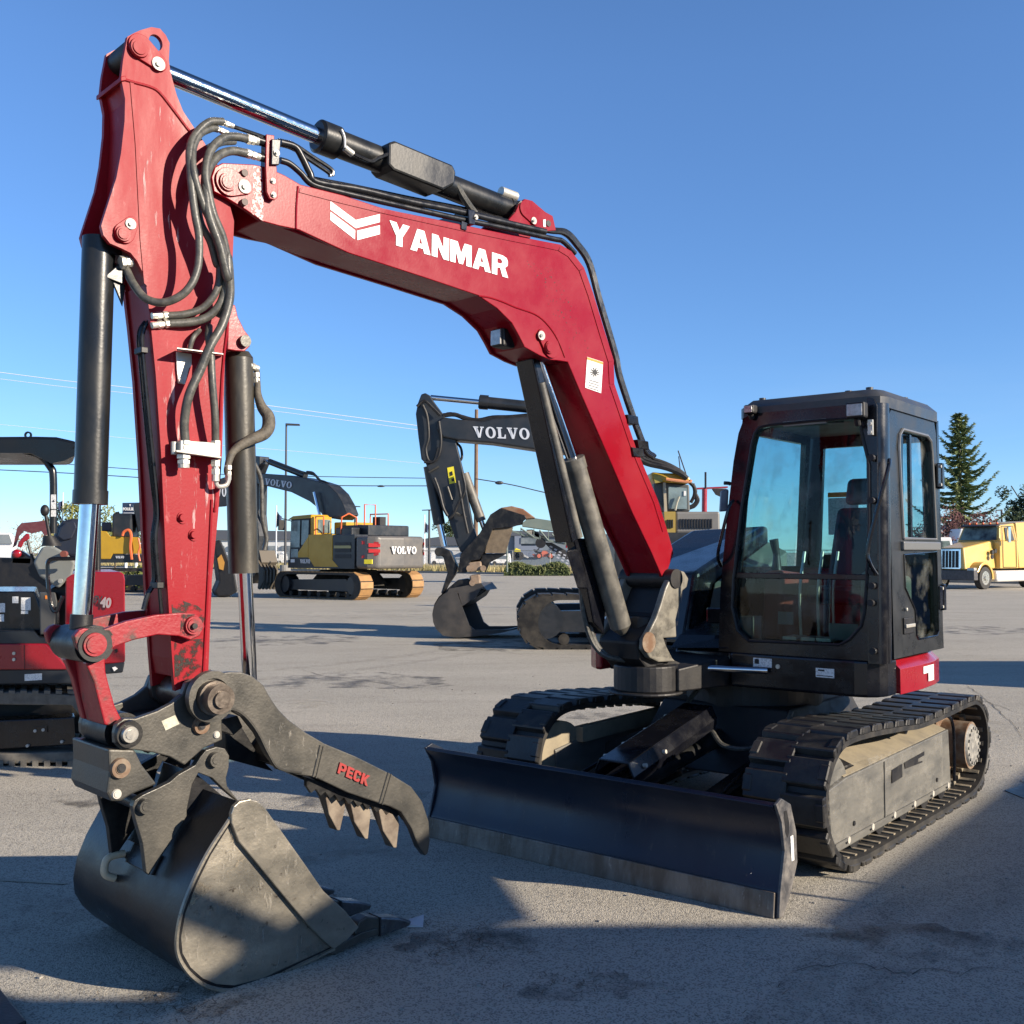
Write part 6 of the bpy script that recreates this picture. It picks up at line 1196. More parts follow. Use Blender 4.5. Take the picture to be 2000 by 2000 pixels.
# ================================================ yellow road tractor, right
P1=gnd(1903,1152); hT=V((-.80,-.60,0)); lT=V((.60,-.80,0))   # heading, and lateral towards image right/near
XT=empty('truck',tuple(P1-hT*3-lT*1.2),'yellow conventional road tractor with chrome grille and dark front bumper, at right','truck')
OT=P1
def T_(f,r,z): return OT+hT*f+lT*(r)+Z*z     # f forward of bumper corner, r from near corner (0) to far side (-2.4)
TY=mat('truck_yellow',(.62,.40,.10),.35,0,(.55,.34,.08),.3,1,3,coat=.3)
mb=MB(); mb.hexa([T_(0,0,.42),T_(0,-2.4,.42),T_(-.35,-2.4,.42),T_(-.35,0,.42),T_(0,0,.88),T_(0,-2.4,.88),T_(-.35,-2.4,.88),T_(-.35,0,.88)]); bm_=mb.build('bumper',mat('bumper_dark',(.04,.038,.042),.5,0,(.12,.11,.11),.6,9,6),XT,bevel=.03)
mb=MB(); hd_=[(-.15,-.42),(-.15,-1.98),(-2.2,-2.15),(-2.2,-.25)]
mb.hexa([T_(-.15,-.50,.88),T_(-.15,-1.90,.88),T_(-2.5,-2.10,.95),T_(-2.5,-.30,.95),T_(-.20,-.62,1.92),T_(-.20,-1.78,1.92),T_(-2.5,-1.95,2.28),T_(-2.5,-.45,2.28)]); hoodT=mb.build('hood',TY,XT,bevel=.08,seg=3)
mb=MB(); mb.hexa([T_(-.08,-.70,.92),T_(-.08,-1.70,.92),T_(-.2,-1.70,.92),T_(-.2,-.70,.92),T_(-.12,-.72,1.88),T_(-.12,-1.68,1.88),T_(-.24,-1.68,1.88),T_(-.24,-.72,1.88)]); gT=mb.build('grille_surround',CHROME,hoodT,bevel=.03)
mb=MB(); mb.hexa([T_(-.06,-.80,1.0),T_(-.06,-1.60,1.0),T_(-.09,-1.60,1.0),T_(-.09,-.80,1.0),T_(-.10,-.80,1.78),T_(-.10,-1.60,1.78),T_(-.13,-1.60,1.78),T_(-.13,-.80,1.78)]); mb.build('grille',BLKM,gT)
for i in range(4): 
    mb=MB(); r_=-.95-.165*i; mb.tube([T_(-.05,r_,1.0),T_(-.09,r_,1.78)],.012,6,smooth=0); mb.build('grille_bar',CHROME,gT)
for s0,s1 in ((-.02,-.50),(-1.9,-2.38)):
    mb=MB(); P=[]
    for i in range(13):
        a=R(10+170*i/12); P.append((-1.05+.72*math.cos(a)*1.0,.50+.78*math.sin(a)))
    pol=[(.0-.18,.60)]+P[2:]+[(-1.78,.50),(-1.68,.50)]
    pol=[(-.25,.70)]+[(x,z) for x,z in P[3:]]+[(-1.85,.45),(-1.62,.45)]+[(-1.05+.60*math.cos(R(180-150*i/10)),.50+.64*math.sin(R(180-150*i/10))) for i in range(11)]
    mb.prism([T_(x,s0,z) for x,z in pol],lT*(s1-s0)); mb.build('fender',TY,XT,bevel=.03)
    mb=MB(); mb.hexa([T_(-.12,s0-.05,.78),T_(-.12,s1+.08,.78),T_(-.35,s1+.08,.78),T_(-.35,s0-.05,.78),T_(-.14,s0-.05,1.0),T_(-.14,s1+.08,1.0),T_(-.4,s1+.08,1.0),T_(-.4,s0-.05,1.0)]); mb.build('headlight',mat('headlight',(.5,.48,.42),.2,.3) if 'headlight' not in bpy.data.materials else bpy.data.materials['headlight'],XT,bevel=.03)
def wheel(root,c,ax,r,w_,m1,m2):
    mb=MB(); mb.cyl(c,c-ax*w_,r,n=36); t_1=mb.build('wheel',m1,root,bevel=.03)
    mb=MB(); mb.cyl(c+ax*.005,c-ax*.02,r*.62,n=28); mb.cyl(c+ax*.06,c,r*.22,n=16)
    for k in range(10):
        a=2*math.pi*k/10; u=ax.orthogonal().normalized(); v=ax.cross(u); q=c+(u*math.cos(a)+v*math.sin(a))*r*.36; mb.cyl(q+ax*.03,q,.02,n=6)
    mb.build('rim',m2,t_1,smooth=True); return t_1
TYR=mat('tyre',(.020,.020,.020),.8,0,(.09,.08,.07),.5,5,6); RIM=mat('rim_polished',(.7,.68,.62),.25,.8,(.4,.38,.33),.5,12,5)
wheel(XT,T_(-1.05,-.03,.52),lT,.52,.3,TYR,RIM); wheel(XT,T_(-1.05,-2.1,.52),lT,.52,.3,TYR,RIM); wheel(XT,T_(-5.4,-.03,.52),lT,.52,.5,TYR,RIM)
mb=MB(); mb.hexa([T_(-2.5,-.10,.95),T_(-2.5,-2.3,.95),T_(-4.2,-2.3,.95),T_(-4.2,-.10,.95),T_(-2.55,-.12,2.25),T_(-2.55,-2.28,2.25),T_(-4.2,-2.28,2.25),T_(-4.2,-.12,2.25)]); mb.hexa([T_(-2.55,-.14,2.25),T_(-2.55,-2.26,2.25),T_(-4.2,-2.26,2.25),T_(-4.2,-.14,2.25),T_(-2.85,-.30,3.0),T_(-2.85,-2.10,3.0),T_(-4.2,-2.10,3.12),T_(-4.2,-.30,3.12)])
cT=mb.build('cab',TY,XT,bevel=.04)
mb=MB(); mb.hexa([T_(-4.2,-.06,.95),T_(-4.2,-2.36,.95),T_(-7.4,-2.36,.95),T_(-7.4,-.06,.95),T_(-4.2,-.2,3.15),T_(-4.2,-2.2,3.15),T_(-7.4,-2.2,3.30),T_(-7.4,-.2,3.30)]); mb.build('sleeper',TY,XT,bevel=.06)
mb=MB(); mb.prism([T_(-2.53,-.28,2.30),T_(-2.53,-2.12,2.30),T_(-2.81,-2.0,2.93),T_(-2.81,-.38,2.93)],hT*.02); mb.build('windshield',mat('windshield_dark',(.03,.035,.04),.06,0,(.25,.33,.30),.7,1.2,3),cT)
mb=MB(); mb.hexa([T_(-2.6,-.3,2.93),T_(-2.6,-2.1,2.93),T_(-2.9,-2.1,2.98),T_(-2.9,-.3,2.98),T_(-2.55,-.3,2.97),T_(-2.55,-2.1,2.97),T_(-2.9,-2.1,3.06),T_(-2.9,-.3,3.06)]); mb.build('sun_visor',BLKM,cT)
mb=MB(); mb.prism([T_(-3.1,-.125,2.28),T_(-3.85,-.125,2.28),T_(-3.80,-.26,2.90),T_(-3.2,-.26,2.90)],lT*.02); mb.build('side_window',BLKM,cT)
mb=MB(); mb.tube([T_(-2.75,-.09,1.0),T_(-2.75,-.09,2.2),T_(-2.95,-.24,2.95),T_(-3.95,-.24,2.98),T_(-3.98,-.09,2.2),T_(-3.98,-.09,1.0),T_(-2.75,-.09,1.0)],.015,5,smooth=0); mb.build('door_seam',BLKM,cT)
mb=MB(); mb.box(T_(-2.75,.22,2.55),(.12,.12,.75),None); mb.tube([T_(-2.75,.2,2.9),T_(-2.9,-.2,2.95)],.02,6,smooth=0); mb.build('mirror',CHROME,cT,bevel=.03)
mb=MB(); mb.cyl(T_(-3.3,-.02,.42),T_(-5.0,-.02,.42),.001,n=6) if False else mb.hexa([T_(-2.0,.02,.32),T_(-2.0,-.5,.32),T_(-4.9,-.5,.32),T_(-4.9,.02,.32),T_(-1.95,.02,.85),T_(-1.95,-.5,.85),T_(-4.9,-.5,.85),T_(-4.9,.02,.85)]); mb.build('fuel_tank',mat('tank_polished',(.78,.76,.72),.35,.3),XT,bevel=.12,seg=3)
mb=MB(); mb.hexa([T_(-.4,-.6,.5),T_(-.4,-1.8,.5),T_(-6.5,-1.8,.5),T_(-6.5,-.6,.5),T_(-.4,-.6,.95),T_(-.4,-1.8,.95),T_(-6.5,-1.8,.95),T_(-6.5,-.6,.95)]); mb.build('chassis',BLKM,XT)
for r_ in (-.35,-.45):
    pass
mb=MB(); 
for f,z in ((-2.1,1.72),(-2.35,1.78),(-2.05,1.50)): mb.cyl(T_(f,-.27,z),T_(f,-.22,z),.11,n=12)
mb.build('air_intake',BLKM,hoodT)
for i in range(5):
    mb=MB(); mb.sphere(T_(-3.0,-.5-.35*i,3.1),.06); mb.build('marker_light',ORR,cT)
# white trucks behind
def pickup(name,lab,px,Y,w_px,h_px,m):
    r=empty(name,tuple(gnd(px,CH*F/Y+1078.6)),lab,'truck'); x0,x1=px-w_px/2,px+w_px/2; yb=1078.6+CH*F/Y; yt=yb-h_px
    Tb('body',[(x0,yb-8),(x0,yt+h_px*.52),(x0+w_px*.18,yt+h_px*.42),(x0+w_px*.30,yt),(x0+w_px*.72,yt),(x0+w_px*.80,yt+h_px*.42),(x1,yt+h_px*.45),(x1,yb-8)],Y,1.9,m,r,bevel=.08)
    Tb('window',[(x0+w_px*.24,yt+h_px*.38),(x0+w_px*.34,yt+h_px*.08),(x0+w_px*.68,yt+h_px*.08),(x0+w_px*.74,yt+h_px*.38)],Y-.03,.05,bpy.data.materials['windshield_dark'],r)
    for x in (x0+w_px*.2,x0+w_px*.8):
        mb=MB(); c=at(x,yb,Y-.05); c=V((c.x,c.y,.38)); mb.cyl(c,c+V((0,.25,0)),.38,n=18); mb.build('wheel',TYR,r)
    return r
WHT=mat('white_vehicle',(.74,.74,.73),.35,0,(.65,.65,.64),.3,1,3)
pickup('truck','white truck parked directly behind the yellow road tractor grille, nearest of the white ones',1838,60,92,88,WHT)
pickup('van','white van farther back, between the red maple and the yellow road tractor',1893,80,84,90,WHT)
pickup('truck','white truck roof showing above the cab side, beside the cab door',1832,88,60,84,mat('white_blue',(.55,.60,.66),.35))
# ================================================ trees
def leafmat(n,a,c,b2=None): return mat(n,a,.7,0,c,.8,.9,6,0,60,.4,.62,.25)
BARK=mat('bark',(.09,.065,.045),.9,0,(.05,.04,.03),.7,8,8,.3,30)
def conifer(base,h,rad,nb,label,lm,seed,tips=1.0,droop=.15,root=None,cat='tree',group=None):
    rnd=random.Random(seed); r=root or empty('conifer_tree',tuple(base),label,cat,group); base=V(base)
    mb=MB(); mb.cyl(base,base+Z*h*.97,h*.016,h*.002,n=8); mb.build('trunk',BARK,r)
    mb=MB()
    for i in range(nb):
        f=(i/nb)**.85; z=h*(.06+.92*f); R_=rad*(1-f)**.72*(.55+.6*rnd.random())+.10; az=i*2.399+rnd.random()*.8
        dirv=V((math.cos(az),math.sin(az),0)); up=.30+.25*f
        n=max(8,int(13*R_+12))
        for k in range(n):
            t=(k+1)/n; p=base+Z*z+dirv*R_*t+Z*(R_*(up*t*t-droop*math.sin(t*2.6)))
            sz=(.26+.16*rnd.random())*(1.15-.75*t)*h/14
            for q in range(3):
                a=dirv.rotated_by(0) if False else dirv
                side=V((-dirv.y,dirv.x,0))*(rnd.uniform(-1,1)); d1=(dirv*rnd.uniform(.5,1.2)+side*1.0+Z*rnd.uniform(-.5,.35)).normalized()*sz*1.6
                w1=d1.cross(V((rnd.uniform(-1,1),rnd.uniform(-1,1),rnd.uniform(-1,1)))).normalized()*sz*.30
                o=p+V((rnd.gauss(0,1),rnd.gauss(0,1),rnd.gauss(0,.6)))*sz*.25
                mb.add([o-w1,o+w1,o+d1],[(0,1,2)])
    mb.build('crown',lm,r); return r
def broad(base,h,rad,n,label,lm,seed,name='tree',leaf=.22,cat='tree',zc=.62,flat=.8,trunk=True,group=None):
    rnd=random.Random(seed); base=V(base); r=empty(name,tuple(base),label,cat,group)
    mb=MB()
    if trunk:
        mb.cyl(base,base+Z*h*.45,h*.02,h*.014,n=8)
        for k in range(7): a=k*.9+seed; mb.tube([base+Z*h*(.25+.05*k),base+Z*h*(.45+.05*k)+V((math.cos(a),math.sin(a),0))*rad*.4,base+Z*h*(.6+.05*k)+V((math.cos(a),math.sin(a),0))*rad*.75],h*.006,5,smooth=2)
        mb.build('trunk',BARK,r)
    cl=[(V((rnd.gauss(0,.42)*rad,rnd.gauss(0,.42)*rad,(zc+rnd.uniform(-.28,.30)*flat)*h)),rad*rnd.uniform(.22,.42)) for _ in range(34)]
    mb=MB()
    for i in range(n):
        c,cr=rnd.choice(cl); v=V((rnd.gauss(0,1),rnd.gauss(0,1),rnd.gauss(0,.8))).normalized()*cr*rnd.uniform(.55,1.05); p=base+c+v
        if p.z<.05: continue
        a=V((rnd.gauss(0,1),rnd.gauss(0,1),rnd.gauss(0,1))).normalized()*leaf*rnd.uniform(.6,1.3); b3=a.orthogonal().normalized()*leaf*.5
        mb.add([p-a*.5,p+b3*.5,p+a*.5,p-b3*.5],[(0,1,2,3)])
    mb.build('crown',lm,r); return r
GC=leafmat('conifer_green',(.085,.13,.05),(.25,.27,.10)); GD=leafmat('dark_green',(.020,.038,.018),(.045,.065,.025)); PUR=leafmat('maple_purple',(.085,.035,.038),(.15,.075,.065)); GO=leafmat('olive_green',(.11,.13,.035),(.22,.21,.06)); GM=leafmat('mid_green',(.06,.085,.03),(.12,.13,.05)); BRN=leafmat('bare_twigs',(.20,.15,.11),(.30,.24,.17))
def gb(px,Y): p=at(px,1100,Y); return V((p.x,p.y,0))
g_=gb(1878,95)
conifer(tuple(g_),14.6,5.4,84,'tall pointed green conifer with upswept branch tips behind the truck yard',GC,3)
broad(tuple(gb(1862,84)),5.6,3.3,5200,'dark red maple in front of the tall conifer',PUR,5,zc=.55,leaf=.26)
broad(tuple(gb(2012,110)),9.8,3.4,4200,'dark evergreen cut off by the right edge of the photo',GD,9,zc=.6,leaf=.4)
broad(tuple(gb(140,70)),5.2,1.7,3000,'small round olive green tree behind the black canopy post',GO,11,zc=.68,leaf=.22)
broad(tuple(gb(225,95)),4.6,2.2,2600,'low green tree beside the dark blue dealer sign',GM,12,zc=.7,leaf=.26)
broad(tuple(gb(55,60)),3.0,2.4,1500,'bare brown shrub in front of the far red excavator',BRN,14,zc=.72,leaf=.10)
broad(tuple(gb(78,40)),1.7,.9,1800,'green shrub seen through the red digger boom at far left',GM,15,zc=.6,leaf=.10,cat='shrub',name='shrub')
broad(tuple(gb(878,230)),9.5,3.0,1500,'far slim dark tree left of the telephone pole',GD,21,zc=.55,leaf=.6)
# hedge and verge behind the yard
kl=gnd(560,1114); kr=gnd(1130,1124.5); dk=(kr-kl).normalized(); nk=V((-dk.y,dk.x,0))
if nk.y<0: nk=-nk
kA=kl-dk*60; kB=kr+dk*60
mb=MB(); mb.prism([kA,kB,kB+nk*.3,kA+nk*.3],Z*.15); tag(mb.build('kerb',mat('kerb_concrete',(.25,.24,.22),.85,0,(.17,.165,.15),.6,2,5)),kind='structure')
mb=MB(); mb.prism([kA+nk*.3,kB+nk*.3,kB+nk*14,kA+nk*14],Z*.12); tag(mb.build('verge',mat('dry_verge',(.30,.25,.13),.9,0,(.20,.19,.09),.7,1.2,8,.4,20)),kind='structure')
def grass():
    rnd=random.Random(2); mb=MB()
    for i in range(26000):
        s=rnd.uniform(20,145); w_=rnd.random()**1.3*12+.4; p=kA+dk*s+nk*w_+Z*.11; h=rnd.uniform(.18,.62); a=rnd.uniform(0,6.28); d=V((math.cos(a),math.sin(a),0))*.05
        mb.add([p-d,p+d,p+V((rnd.gauss(0,.12),rnd.gauss(0,.12),h))],[(0,1,2)])
    return mb.build('dry_grass',leafmat('straw',(.42,.34,.17),(.25,.24,.10)))
tag(grass(),kind='stuff')
def hedge(pxa,pxb,Y,h,label,seed,m):
    rnd=random.Random(seed); a=gb(pxa,Y); b3=gb(pxb,Y); r=empty('hedge',tuple((a+b3)/2),label,'hedge'); mb=MB(); L_=(b3-a).length; nn=int(L_*420)
    for i in range(nn):
        t=rnd.random(); hh=h*(.82+.18*math.sin(t*L_*2.2+seed)+.1*rnd.random()); q=rnd.random(); e=min(1,min(t,1-t)*10+.35); hh*=e**.5
        z=hh*(1-abs(rnd.gauss(0,.32))) if q<.5 else hh*rnd.random(); z=max(.02,z); p=a.lerp(b3,t)+V((0,rnd.uniform(-.7,.7)*(1-.3*z/h),z))
        v=V((rnd.gauss(0,1),rnd.gauss(0,1),rnd.gauss(0,1))).normalized()*.12; w_=v.orthogonal().normalized()*.06; mb.add([p-v,p+w_,p+v,p-w_],[(0,1,2,3)])
    mb.build('foliage',m,r); mb=MB(); mb.hexa([a+V((0,-.4,0)),b3+V((0,-.4,0)),b3+V((0,.4,0)),a+V((0,.4,0)),a+V((.3,-.3,h*.6)),b3+V((-.3,-.3,h*.6)),b3+V((-.3,.3,h*.6)),a+V((.3,.3,h*.6))]); mb.build('branches',GD,r)
hedge(985,1112,77,.95,'low clipped green hedge behind the kerb near the conveyor',31,GM)
hedge(150,300,50,1.0,'yellowish low hedge behind the far yellow excavator at left',32,GO)
# fence along the verge
XF=empty('chain_fence',tuple(kl),'thin wire mesh fence on the dry verge behind the yard','fence')
mb=MB()
for i in range(32): p=kA+dk*(20+i*4)+nk*5; mb.cyl(p,p+Z*1.9,.035,n=6)
mb.build('post',ZINC,XF,)
MESH=bpy.data.materials.new('wire_mesh'); MESH.use_nodes=True; t=MESH.node_tree; N=t.nodes; L=t.links; b=N['Principled BSDF']; b.inputs['Base Color'].default_value=(.35,.35,.34,1)
tr=N.new('ShaderNodeBsdfTransparent'); mx=N.new('ShaderNodeMixShader'); tc=N.new('ShaderNodeTexCoord'); ck=N.new('ShaderNodeTexNoise'); ck.inputs['Scale'].default_value=22; rp=N.new('ShaderNodeMapRange'); rp.inputs[1].default_value=.56; rp.inputs[2].default_value=.6
L.new(tc.outputs['Object'],ck.inputs[0]); L.new(ck.outputs[0],rp.inputs[0]); L.new(rp.outputs[0],mx.inputs[0]); L.new(tr.outputs[0],mx.inputs[1]); L.new(b.outputs[0],mx.inputs[2]); L.new(mx.outputs[0],N['Material Output'].inputs[0])
mb=MB(); a=kA+dk*20+nk*5; b3=kA+dk*144+nk*5; mb.add([a+Z*.1,b3+Z*.1,b3+Z*1.85,a+Z*1.85],[(0,1,2,3)]); mb.build('mesh',MESH,XF)
mb=MB(); mb.cyl(a+Z*1.86,b3+Z*1.86,.025,n=6); mb.build('top_rail',ZINC,XF)
# ================================================ poles, lamps, wires, flags, signs
def lamp(px,ytop,Y,label,arm=26,base=True,two=False):
    g=gb(px,Y); top=at(px,ytop,Y).z; r=empty('lamp_post',tuple(g),label,'street lamp'); k=Y/F
    mb=MB(); mb.cyl(g,g+Z*top,3.6*k*.75,2.4*k*.75,n=10); mb.build('pole',mat('pole_bronze',(.045,.045,.048),.5) if 'pole_bronze' not in bpy.data.materials else bpy.data.materials['pole_bronze'],r,smooth=True)
    for s in ((1,-1) if two else (1,)):
        mb=MB(); p=g+Z*(top-.05); mb.hexa([p+V((0,-.15,-.1)),p+V((s*arm*k,-.2,-.12)),p+V((s*arm*k,.2,-.12)),p+V((0,.15,-.1)),p+V((0,-.15,.05)),p+V((s*arm*k,-.15,.0)),p+V((s*arm*k,.15,.0)),p+V((0,.15,.05))]); mb.build('lamp_head',bpy.data.materials['pole_bronze'],r)
    if base: mb=MB(); mb.cyl(g,g+Z*.75,.42,n=16); mb.build('concrete_base',bpy.data.materials['kerb_concrete'],r)
lamp(557,827,80,'tall dark lamp post rising behind the charcoal boom of the yellow excavator')
lamp(838,995,150,'small distant lamp post beside the grey counterweight',14,False,True)
lamp(693,988,140,'small distant lamp post above the yellow excavator deck',10,False,True)
lamp(1958,995,120,'distant lamp post above the yellow truck cab',-10,False)
def flag(px,ytop,Y,label,fy0,fy1,w_=10,m=None):
    g=gb(px,Y); top=at(px,ytop,Y).z; r=empty('flagpole',tuple(g),label,'flagpole'); k=Y/F
    mb=MB(); mb.cyl(g,g+Z*top,1.6*k,1.1*k,n=8); mb.build('pole',mat('pole_white',(.7,.7,.7),.4) if 'pole_white' not in bpy.data.materials else bpy.data.materials['pole_white'],r)
    mb=MB(); z0=at(px,fy1,Y).z; z1=at(px,fy0,Y).z; P=[]
    n=8
    for i in range(n+1):
        t=i/n; P.append((V((g.x+w_*k*t,g.y+.15*math.sin(t*7),z1-(z1-z0)*.35*t)),V((g.x+w_*k*t*.8,g.y+.2*math.sin(t*6),z0+(z1-z0)*.1*math.sin(t*3)))))
    vs=[q for pr in P for q in pr]; mb.add(vs,[(2*i,2*i+1,2*i+3,2*i+2) for i in range(n)]); o=mb.build('flag',m or mat('flag_navy',(.02,.03,.08),.8) if 'flag_navy' not in bpy.data.materials else bpy.data.materials['flag_navy'],r); s_=o.modifiers.new('t','SOLIDIFY'); s_.thickness=.03
flag(539,987,110,'flagpole with a drooping navy flag between the cylinder and the lamp post',998,1030)
flag(121,962,70,'white flagpole with navy flag beside the black canopy post',976,1000,-10)
flag(829,1005,140,'distant flagpole behind the grey counterweight',1018,1042,7)
# telephone pole
g=gb(929,120); XP=empty('utility_pole',tuple(g),'wooden telephone pole behind the charcoal excavator arm','pole')
mb=MB(); mb.cyl(g,V((at(929,800,120).x+.1,g.y,at(929,800,120).z)),.26,.20,n=10); mb.build('pole',mat('pole_wood',(.20,.13,.085),.9,0,(.12,.08,.055),.6,3,6),XP,smooth=True)
mb=MB(); mb.box(at(929,838,120),(2.6,.12,.15)); mb.build('crossarm',bpy.data.materials['pole_wood'],XP)
WIRE=mat('wire_dark',(.04,.04,.045),.5); WIREL=mat('wire_bright',(.75,.77,.80),.4)
def wire(pts,Y,r,m,label,dy=0):
    mb=MB(); P=[at(x,y,Y) for x,y in pts]; mb.tube(P,r,5,smooth=6); tag(mb.build('overhead_wire',m),label,'wire')
wire([(-40,722),(130,744),(250,757),(560,797),(820,832)],70,.022,WIREL,'upper of the two bright overhead wires crossing the upper left sky')
wire([(-40,735),(130,756),(250,768),(560,806),(820,840)],70,.016,WIREL,'lower of the two bright overhead wires crossing the upper left sky')
wire([(-40,825),(130,842),(260,857),(560,880),(820,905)],90,.016,WIREL,'faint thin wire just above the black canopy')
wire([(-60,890),(150,908),(400,925),(640,931),(835,934)],110,.04,WIRE,'dark overhead wire running left of the charcoal arm, upper of two')
wire([(-60,915),(150,925),(400,940),(640,948),(843,949)],110,.05,WIRE,'dark overhead wire running left of the charcoal arm, lower of two')
wire([(929,935),(1000,947),(1092,968),(1300,1010)],118,.06,WIRE,'dark overhead cable falling to the right from the telephone pole')
mb=MB(); mb.sphere(at(975,943,117.6),.30,(1.6,1,.7)); tag(mb.build('cable_closure',WIRE),'small black splice box hanging on the cable right of the telephone pole','cable box')
mb=MB(); mb.sphere(at(744,949.5,110),.22,(1.9,1,.5)); tag(mb.build('cable_closure',WIRE),'small coil on the lower dark wire left of the charcoal arm','cable box')
# dealer sign
XS=empty('dealer_sign',tuple(gb(268,85)),'dark blue dealer sign with white lettering left of the red arm','sign')
for x in (246,266): 
    mb=MB(); g=gb(x,85); mb.cyl(g,g+Z*at(x,1012,85).z,.12,n=8); mb.build('post',bpy.data.materials['pole_white'],XS)
sb_=Tb('panel',[(239,982),(300,981),(300,1007),(239,1007)],85,.3,mat('sign_navy',(.02,.035,.075),.5),XS)
vs,fs=plain('POULSBO RV',.03); a=at(240,997,84.9); letters('sign_lettering',(vs,fs),a,a+V((1.5,0,0)),Z*.24,WHITE,sb_,out=V((0,-1,0)),thick=.01)
Tb('sign_text_line',[(241,1001),(268,1001),(268,1004),(241,1004)],84.9,.02,mat('sign_text_grey',(.4,.42,.45),.5),sb_)
Tb('sign_mark',[(252.5,985),(255.5,985),(254,989)],84.9,.02,WHITE,sb_)
Tb('lower_panel',[(243,1010),(266,1009),(266,1025),(243,1024)],85,.3,mat('sign_blue',(.03,.10,.28),.5,0,(.5,.55,.6),.6,1.5,3),XS)
# ================================================ conveyor screen plant behind the boom
XK=empty('conveyor',tuple(gb(1060,58)),'long grey green tracked conveyor with lattice frame behind the red boom','conveyor'); YK=58
CVG=mat('conveyor_green',(.13,.165,.145),.6,0,(.18,.21,.18),.5,1,4)
ck_=Tb('side_cover',s7((770,600),(860,520),(1000,500),(1450,570),(1640,600),(1660,780),(1300,730),(780,655)),YK,1.4,CVG,XK)
Tb('lower_chord',s7((560,720),(800,800),(1100,870),(1500,960),(1720,990),(1720,1020),(1480,985),(1080,900),(790,835),(560,745)),YK,1.2,CVG,XK)
for i,(x,y0,y1) in enumerate(((740,680,810),(985,700,880),(1100,720,900),(1260,740,930),(1430,760,960),(1570,780,985))): Tb('lattice_post',s7((x,y0),(x+16,y0),(x+16,y1),(x,y1)),YK-.02,.1,CVG,XK)
for (x0,y0,x1,y1) in ((750,700,985,860),(1100,730,1260,920),(1330,800,1480,960),(1500,950,1640,830),(1480,930,1700,840)): Hb('lattice_brace',s7((x0,y0),(x1,y1)),YK-.05,.05,CVG,XK)
mb=MB(); mb.cyl(at(*s7((1120,970))[0],YK),at(*s7((1120,970))[0],YK+.4),.17*YK/58*1.7,n=20); mb.build('roller_wheel',BLKM,XK)
mb=MB(); T(mb,s7((1180,960),(1330,965),(1720,1180),(1640,1300),(1400,1180)),YK+.5,.15); ld=mb.build('chute',mat('chute_dark',(.03,.03,.032),.5),XK)
for r_ in range(5):
    for c_ in range(3):
        x=1300+r_*85-c_*20; y=1020+r_*52+c_*50; Tb('chute_panel',s7((x,y),(x+50,y+22),(x+34,y+48),(x-14,y+24)),YK+.48,.03,mat('panel_pale',(.35,.37,.42),.5) if 'panel_pale' not in bpy.data.materials else bpy.data.materials['panel_pale'],ld)
Tb('hopper',s7((850,720),(960,715),(1090,780),(1085,870),(1250,910),(1250,870),(1100,840),(985,800)),YK+.3,1,mat('hopper_dark',(.03,.035,.035),.6),XK)
Hb('red_strut',s7((1690,860),(1685,1190)),YK-.3,.12,REDF,XK); Hb('red_strut',s7((1690,880),(1620,1000),(1600,1060)),YK-.3,.05,REDF,XK)
Tb('head_motor',s7((1440,400),(1520,390),(1560,460),(1560,520),(1440,500)),YK-.1,.5,BLKM,XK); Hb('support_leg',s7((480,1000),(490,1520)),YK+5,.05,CVG,XK); 
Tb('drive_unit',s7((850,740),(970,730),(950,830),(860,830)),YK-.05,.3,mat('drive_tan',(.35,.32,.26),.6,0,(.08,.08,.07),.8,4,5),XK)
# ================================================ far buildings and vehicles
def bld(label,pts,Y,dep,m,extra=None,name='building',cat='building'):
    a=at(*pts[0],Y); r=empty(name,(a.x,a.y,0),label,cat); Tb('wall',pts,Y,dep,m,r); return r
DKB=mat('roof_slate',(.07,.08,.10),.7); PALE=mat('wall_pale',(.55,.56,.55),.7,0,(.42,.43,.43),.5,.3,3); GLB=mat('shop_glass',(.08,.10,.12),.2,0,(.35,.38,.38),.6,.4,3)
r=bld('long low pale building with a dark flat roof behind the lamp post, at left',[(300,1108),(300,1052),(610,1052),(610,1108)],150,20,PALE)
Tb('roof',[(290,1054),(290,1033),(615,1038),(615,1054)],149.6,22,DKB,r); 
for i in range(7): Tb('window',[(420+i*26,1100),(420+i*26,1066),(438+i*26,1066),(438+i*26,1100)],149.7,.4,GLB,r)
r=bld('grey and white showroom behind the conveyor',[(990,1106),(990,1043),(1125,1043),(1125,1106)],140,18,mat('wall_bluegrey',(.14,.17,.20),.7),)
Tb('roof',[(985,1046),(985,1036),(1130,1040),(1130,1049)],139.6,19,DKB,r); Tb('window',[(1017,1062),(1017,1050),(1055,1050),(1055,1062)],139.5,.5,GLB,r); Tb('pale_front',[(1005,1088),(1005,1047),(1018,1047),(1018,1066),(1060,1066),(1060,1088)],139.6,.4,mat('wall_slate',(.16,.19,.25),.7),r)
r=bld('white building with a low dark roof right of the grey counterweight',[(806,1106),(806,1064),(995,1062),(995,1106)],160,18,PALE); Tb('roof',[(800,1066),(800,1056),(860,1048),(1000,1054),(1000,1064)],159.6,19,DKB,r)
r=bld('pale warehouse behind the yellow truck, at right edge',[(1905,1060),(1905,1030),(2080,1026),(2080,1060)],170,18,mat('wall_white',(.5,.5,.48),.7)); Tb('roof',[(1900,1032),(1935,1022),(2085,1018),(2085,1028)],169.6,19,DKB,r); Tb('base_wall',[(1900,1100),(1900,1058),(2080,1058),(2080,1100)],170.2,18,PALE,r)
